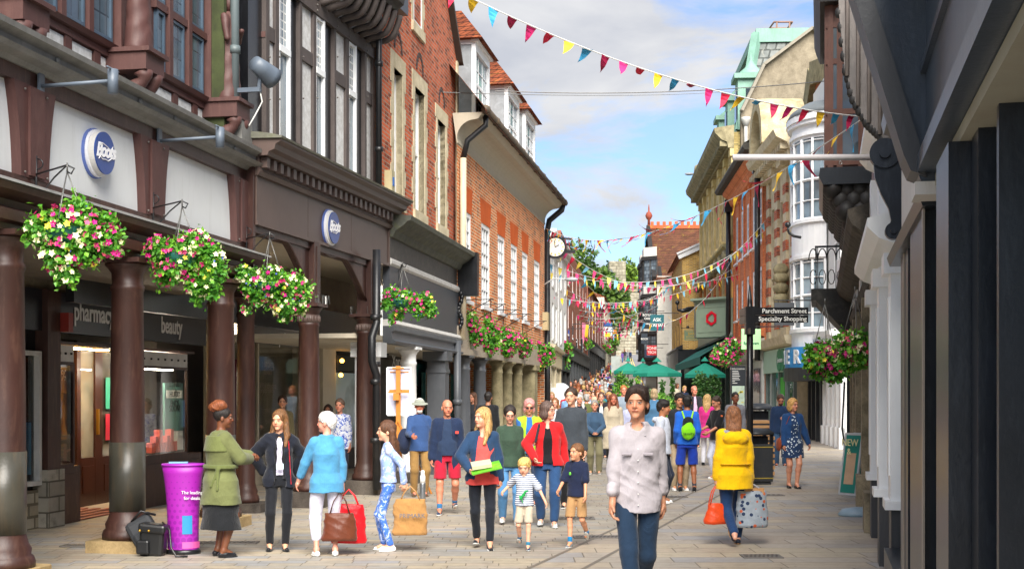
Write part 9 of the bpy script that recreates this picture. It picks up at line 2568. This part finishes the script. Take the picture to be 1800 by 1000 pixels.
# yellow coat
p=person('woman in a bright yellow raincoat and blue jeans walking away with two bags',1290,958,716,184,'#cf9c84',('back','#8a5a3a'),'f',1.12,h=HI,head=(-10,0),lh=(.3,.0,.8),rh=(-.27,.0,.8),curl=1.0,tops=[dict(col='#f4c000',hem=.72,g=.055,fl=.08,name='raincoat',fold=.009,ff=.9)],bottom=('#1f3c66',.97,1.0),shoes=('#1b2233',),sole='#b98a5a',rf=(-.08,-.12,0),lf=(.06,.28,.09),toe=(-50,5))
part(p['t'],'hood','#f4c000',lambda g:(g.el((0,.1,1.36),(.17,.1,.09)),g.el((0,.1,1.4),(.13,.07,.06)),g.fold(.007,2,1.6)));part(p['t'],'hood_lining','#9a9ca3',lambda g:(g.rc((.03,.09,1.44),(.13,.05,1.44),.035,.03),g.fold(.004)))
part(p['t'],'back_seam','#e0ae00',lambda g:(g.loft([(1.03,0,0,.233,.187),(1.042,0,0,.233,.187)]),));YW=p
# denim jacket woman
p=person('blonde woman in a denim jacket and navy floral dress walking along the shops',1393,858,701,8,'#c98f74',('bob','#c99a5a'),'f',1.08,h=.0085,head=(25,4),lh=(.34,-.05,.84),rh=(-.26,-.06,.85),tops=[dict(col='#223a5e',hem=.6,slv=0,g=.03,fl=.08,name='floral_dress',mat=cloth_mat('floral','spots',args=(22,'#c9d4dc',.34))),dict(col='#1f4474',hem=.98,g=.042,op=.12,name='denim_jacket',collar=0)],shoes=('#15161a',),sole='#15161a',lf=(.05,-.1,0),rf=(-.06,.05,0))
part(p['t'],'shoulder_bag','#8a3f24',lambda g:(g.el((-.28,0,.86),(.05,.11,.13)),g.rc((-.27,.0,.95),(-.1,-.12,1.42),.008)))
person('man in a navy jacket looking down at his phone behind the denim jacket',1372,820,694,-4,'#b97a5e',('short','#4a3020','beard'),'m',1.12,h=.0105,head=(0,22),glasses='y',lh=(.02,-.3,1.18),rh=(-.28,0,.85),tops=[dict(col='#1f3556',hem=.82,g=.045,name='jacket',collar=1)],bottom=('#3a5878',1,1.15),shoes='#5a3428')
# people by the columns and half hidden
person('woman with sunglasses on her head in a blue and white leaf print blouse',598,862,702,-10,'#bb8068',('short','#5a4436'),'f',1.1,h=.011,tops=[dict(col='#dfe3ee',hem=.8,g=.035,slv=.8,name='blouse',mat=cloth_mat('leaf print','dye',args=(16,'#2f55b8')))],bottom=('#22283a',))
person('woman in dark navy half hidden behind the brown column',577,850,712,0,'#b98468',('long','#3a2820'),'f',1.0,h=.012,tops=[dict(col='#20283c',hem=.85,g=.03,name='jumper')],bottom=('#22283a',))
person('woman in an olive turtleneck standing inside by the maroon poster',497,0,688,5,'#c08e72',('pony','#3a2820'),'f',1.0,h=.012,Yd=24.5,Hm=1.7,tops=[dict(col='#6f664a',hem=.85,g=.03,name='jumper',collar=1)],bottom=('#22283a',))
person('man in black seen from behind in the walkway between grey columns',858,0,0,170,'#9a6a50',('crop','#1a1412'),'m',1.15,h=.012,Yd=29.5,Hm=1.78,tops=[dict(col='#15161a',hem=.82,g=.04,name='jacket')],bottom=('#22283a',))
person('man in a pale grey t-shirt with sandy hair behind the cream trench coat',1096,797,678,4,'#cf8f74',('short','#b0703a'),'m',1.12,h=.012,tops=[dict(col='#8a98a6',hem=.82,slv=.5,g=.03,name='t_shirt')],bottom=('#4a4f5a',))
person('man in a pale lilac shirt just behind the young man in linen',1109,822,700,6,'#b97358',('short','#8a5a34'),'m',1.05,h=.012,tops=[dict(col='#b3b8d8',hem=.85,g=.03,name='shirt',collar=1)],bottom=('#22283a',))
person('woman with fair bobbed hair in a blue denim coat seen from behind',1150,805,684,176,'#cf9c84',('bob','#b39a76'),'f',1.2,h=.012,tops=[dict(col='#4f7ba0',hem=.75,g=.04,name='coat')],bottom=('#2a3448',))
person('smiling woman with long silver hair in a black floral top',1018,812,694,8,'#c98f74',('long','#c9c5c0'),'f',1.0,h=.012,tops=[dict(col='#22222a',hem=.82,g=.03,name='top',mat=cloth_mat('dark floral','spots',args=(14,'#b05a6a',.25)))],bottom=('#22283a',))
person('young woman in a white top and dark cardigan with tied back hair',1057,806,690,-4,'#cf9c84',('pony','#5a4030'),'f',1.0,h=.012,tops=[dict(col='#dfdfe0',hem=.85,g=.02,name='top',slv=0,nv=.08),dict(col='#20222a',hem=.8,g=.035,op=.09,name='cardigan')],bottom=('#22283a',))
person('young woman with auburn hair in a white top beside the charcoal jumper',976,818,700,-10,'#cf9c84',('long','#8a5a34'),'f',1.0,h=.012,tops=[dict(col='#d9dbe0',hem=.82,g=.03,name='top')],bottom=('#3d5f8a',))
person('woman with tied up brown hair in a dark top behind the charcoal jumper',1034,790,690,4,'#cf9c84',('pony','#9a6a40'),'f',1.0,h=.012,tops=[dict(col='#c9c9d0',hem=.82,g=.03,name='top')],bottom=('#3d5f8a',))
person('woman in a cream jacket holding a phone to her ear beyond the walkway',970,0,0,0,'#cf9c84',('long','#a8865a'),'f',1.0,h=.013,Yd=45.5,Hm=1.7,rh=(-.12,-.1,1.55),tops=[dict(col='#dcd8d0',hem=.8,g=.04,name='jacket')],bottom=('#6f9ac0',))
person('person in a brown jacket walking beside the parked van',961,0,0,0,'#a8745a',('short','#2a1c16'),'m',1.0,h=.013,Yd=49,Hm=1.75,tops=[dict(col='#6f5a4a',hem=.8,g=.04,name='jacket')],bottom=('#2a2c33',))
# ---- bags
def handles(m,c,w,z,top,r=.007):
 for y in(-.03,.03):m.tube([(-w,y,z),(-w*.6,y,z+(top-z)*.6),(0,y*.5,top),(w*.6,y,z+(top-z)*.6),(w,y,z)],r,6)
def bag(name,label,hand,w,d,hh,col,drop=.16,rz=0,mat=None,hcol=None,flare=.8,fold=.006,cat='bag'):
 t=thing(name,label,cat,hand+Vector((0,0,-.09)),rz);z1=-drop;z0=z1-hh
 part(t,'body',col,lambda g:(g.loft([(z0,0,0,w*.5,d*.5),(z0+.03,0,0,w*.54,d*.58),(z1-.05,0,0,w*.5*flare,d*.4),(z1,0,0,w*.47*flare,d*.3)],.01),g.fold(fold,2,1.4)),mat,.008)
 m=MB(1);handles(m,None,w*.3,z1-.02,.02);m.build('handles',flat('handle '+(hcol or col),hcol or col,.5),t);return t
bag('handbag','orange leather handbag hanging from the hand of the woman in yellow',YW['lh'],.3,.16,.24,'#d8481a',.2,.2,M_SHINY,flare=.75)
b_=bag('shopping_bag','grey shopping bag with an orange and navy pattern carried by the woman in yellow',YW['rh']+Vector((.03,0,0)),.36,.2,.42,'#9aa3ac',.06,.1,cloth_mat('bag print','spots',args=(16,'#c9603a',.33,'#2a3a58')),'#a9adb5',.95)
m=MB(1);m.obox(Vector((.02,0,-.14)),.22,.1,.22);m.build('cardboard_box',paint('cardboard','#b98a5a',.8),b_)
bag('handbag','brown leather handbag with studs held by the older woman in blue',OL['rh']+Vector((-.02,-.08,0)),.36,.16,.3,'#5f2f1c',.2,.1,M_SHINY,'#4a2416',.9)
bag('carrier_bag','shiny red carrier bag behind the brown handbag',OL['rh']+Vector((.06,.06,.02)),.36,.16,.42,'#c8101c',.14,.0,M_SHINY,flare=.95)
b_=bag('paper_bag','brown paper shopping bag held by the girl in tie dye',GIRL['lh']+Vector((.07,.05,.03)),.36,.14,.4,'#a87c48',.12,.1,None,flare=1.0)
letters_at('PRIMARK',(.02,-.112,-.3),0,.07,flat('print blue grey','#4a5a6a',.6),b_)
# ---- the crowd up the street: a few figures built once, then copied with their own colours
SK=['#cf9c84','#b97f62','#c98f74','#8a5a42'];protos=[]
for i,(sx,hr,yw,bt,wk)in enumerate((('m','short',0,1.0,WALKL),('f','long',0,1.0,WALKR),('m','crop',180,1.0,WALKR),('f','back',180,1.0,WALKL),('f','bob',0,.95,{}),('m','short',180,.5,{}))):
 pr=person('crowd',1000,0,0,yw,hair=(hr,'#3a271c'),sex=sx,w=1.05,h=.021,Yd=50+i,Hm=1.72,tops=[dict(col='#888888',hem=.82,g=.035,name='top',slv=1 if i%2==0 else .6)],bottom=('#333333',bt,1.1),sole=None,**wk)['t'];protos.append(pr)
TOPS={'cream':'#d8cfb8','brown':'#5a4030','olive':'#5c6238','charcoal':'#33363c','sky blue':'#8fc3e0','white':'#dfe0e2','navy':'#1d2c4a','black':'#18191d','red':'#b8202a','light blue':'#7fa8d8','green':'#2f9a3a','grey':'#80858c','maroon':'#5a1f2c','beige':'#b8a58a','pink':'#d07a9a','orange':'#d8662a','teal':'#1f6f78','mustard':'#c9982a','purple':'#5a3f80','denim blue':'#46709a'}
BOTS={'black':'#17181c','blue':'#33527c','beige':'#a5937a','grey':'#5a5d63'};HRS={'dark':'#1f1613','brown':'#5a3a26','blond':'#b8935a','grey':'#a5a19c','ginger':'#8a4a26'}
rnd=random.Random(42);used=set();spots=[]
def sp(px,py_head,Y):spots.append((px,Y))
for Y,a,b,n in((40,1008,1075,4),(44,990,1085,5),(49,985,1090,7),(55,983,1085,9),(61,985,1080,10),(67,988,1078,11),(75,992,1074,12),(84,996,1072,12),(94,1002,1072,12),(106,1008,1072,12),(118,1016,1074,11),(132,1026,1077,10),(148,1040,1080,8)):
 for i in range(n):spots.append((a+(b-a)*(i+rnd.uniform(.2,.8))/n,Y+rnd.uniform(-2,2)))
spots+=[(1098,205),(1103,206),(1108,204),(1127,230),(1094,195),(1203,58),(1190,66),(832,33),(868,38),(890,41),(903,42)]
WHERE=[(48,'near edge of the crowd'),(60,'crowd beside the parasols'),(78,'middle of the crowd'),(100,'rear of the crowd'),(150,'farthest part of the crowd'),(999,'small near the stone gate')]
for i,(px,Y)in enumerate(spots):
 for _ in range(400):
  k=rnd.randrange(6);c,b,hr=rnd.choice(list(TOPS)),rnd.choice(list(BOTS)),rnd.choice(list(HRS));wh=next(s for y,s in WHERE if Y<y)
  if(c,hr,wh)not in used:used.add((c,hr,wh));break
 pr=protos[k];o=pr if(i<6 and False)else copy_tree(pr)
 if px<910:wh='behind the pale columns'
 elif px>1180:wh='beside the cafe'
 o.location=(WX(px,Y),Y,GZ(Y));o.rotation_euler.z=math.radians((180 if k in(2,3,5)else 0)+rnd.uniform(-35,35));s=rnd.uniform(.92,1.04);o.scale=(s,s,s)
 tag(o,'%s haired person in %s top and %s %s, %s'%(hr,c,b,'shorts' if k==5 else 'trousers',wh),'person','people in the distant crowd')
 for ch in o.children:
  nm=ch.name.split('.')[0];col={'top':TOPS[c],'trousers':BOTS[b],'shorts':BOTS[b],'hair':HRS[hr],'body':SK[i%4]}.get(nm)
  if col:ch.color=(*C(col),1)
for pr in protos:
 for ch in list(pr.children):bpy.data.objects.remove(ch)
 bpy.data.objects.remove(pr)
# carved figures standing on the corbels of the timber framed shop
for px,top,lab in((244,100,0),(403,185,1),(30,10,0)):
 w_=-.38;u=L1.u(px,w_+.3);z=L1.z(top,u,w_+.35)+.05;c=V3(0,0,0)
 o_=part(L1.root,'carved_figure','#5b3833',lambda g:(g.loft([(0,0,0,.2,.16),(.3,0,0,.17,.14),(.75,0,0,.15,.12),(.95,0,0,.17,.12),(1.12,0,0,.16,.1),(1.2,0,0,.08,.07)]),g.el((0,0,1.32),(.085,.09,.12)),g.rc((.17,0,1.1),(.2,.05,.85),.055,.045),g.rc((.2,.05,.85),(.04,.16,.95),.045,.035),g.rc((-.17,0,1.1),(-.2,.05,.8),.055,.04),g.fold(.007,1,1.5),g.el((0,0,1.44),(.1,.1,.04))),M_TIMBER,.02)
 o_.location=(u,-(w_+.3),z);o_.scale=(1,-1,1)
# give every separate board, panel or lamp of these names its own object
for o in[o for o in bpy.data.objects if o.type=='MESH' and o.name.split('.')[0]in('infill_panel','dentils','stall_riser','bow_wall','ceiling_lamp','batten','mullion','brick_band','flute','bolts','vent_strip','hanging_lamp','shop_window','edge_highlight','display_boxes','foot','text_lines','metal_bars','window_mullion','lead_cheek','crossbar','cornice','buttons','chimney_pot','map_blocks','render_panel')]:
 me=o.data;par=list(range(len(me.vertices)))
 def fd(a):
  while par[a]!=a:par[a]=par[par[a]];a=par[a]
  return a
 for p_ in me.polygons:
  vs=list(p_.vertices)
  for v in vs[1:]:par[fd(v)]=fd(vs[0])
 grp={}
 for p_ in me.polygons:grp.setdefault(fd(p_.vertices[0]),[]).append(p_)
 if not 1<len(grp)<=60:continue
 nm={'bolts':'bolt','dentils':'dentil','display_boxes':'display_box','text_lines':'text_line','metal_bars':'metal_bar','buttons':'button','map_blocks':'map_block'}.get(o.name.split('.')[0],o.name.split('.')[0])
 kids=list(o.children);first=None
 for fs in grp.values():
  mp={};F2=[]
  for p_ in fs:F2.append([mp.setdefault(v,len(mp))for v in p_.vertices])
  m2=bpy.data.meshes.new(nm);m2.from_pydata([me.vertices[v].co for v in mp],[],F2)
  for mt in me.materials:m2.materials.append(mt)
  m2.polygons.foreach_set('use_smooth',[p_.use_smooth for p_ in fs]);m2.polygons.foreach_set('material_index',[p_.material_index for p_ in fs]);q=bpy.data.objects.new(nm,m2);COL.objects.link(q);q.parent=o.parent;q.location=o.location;first=first or q
 for k in kids:k.parent=first
 bpy.data.objects.remove(o)
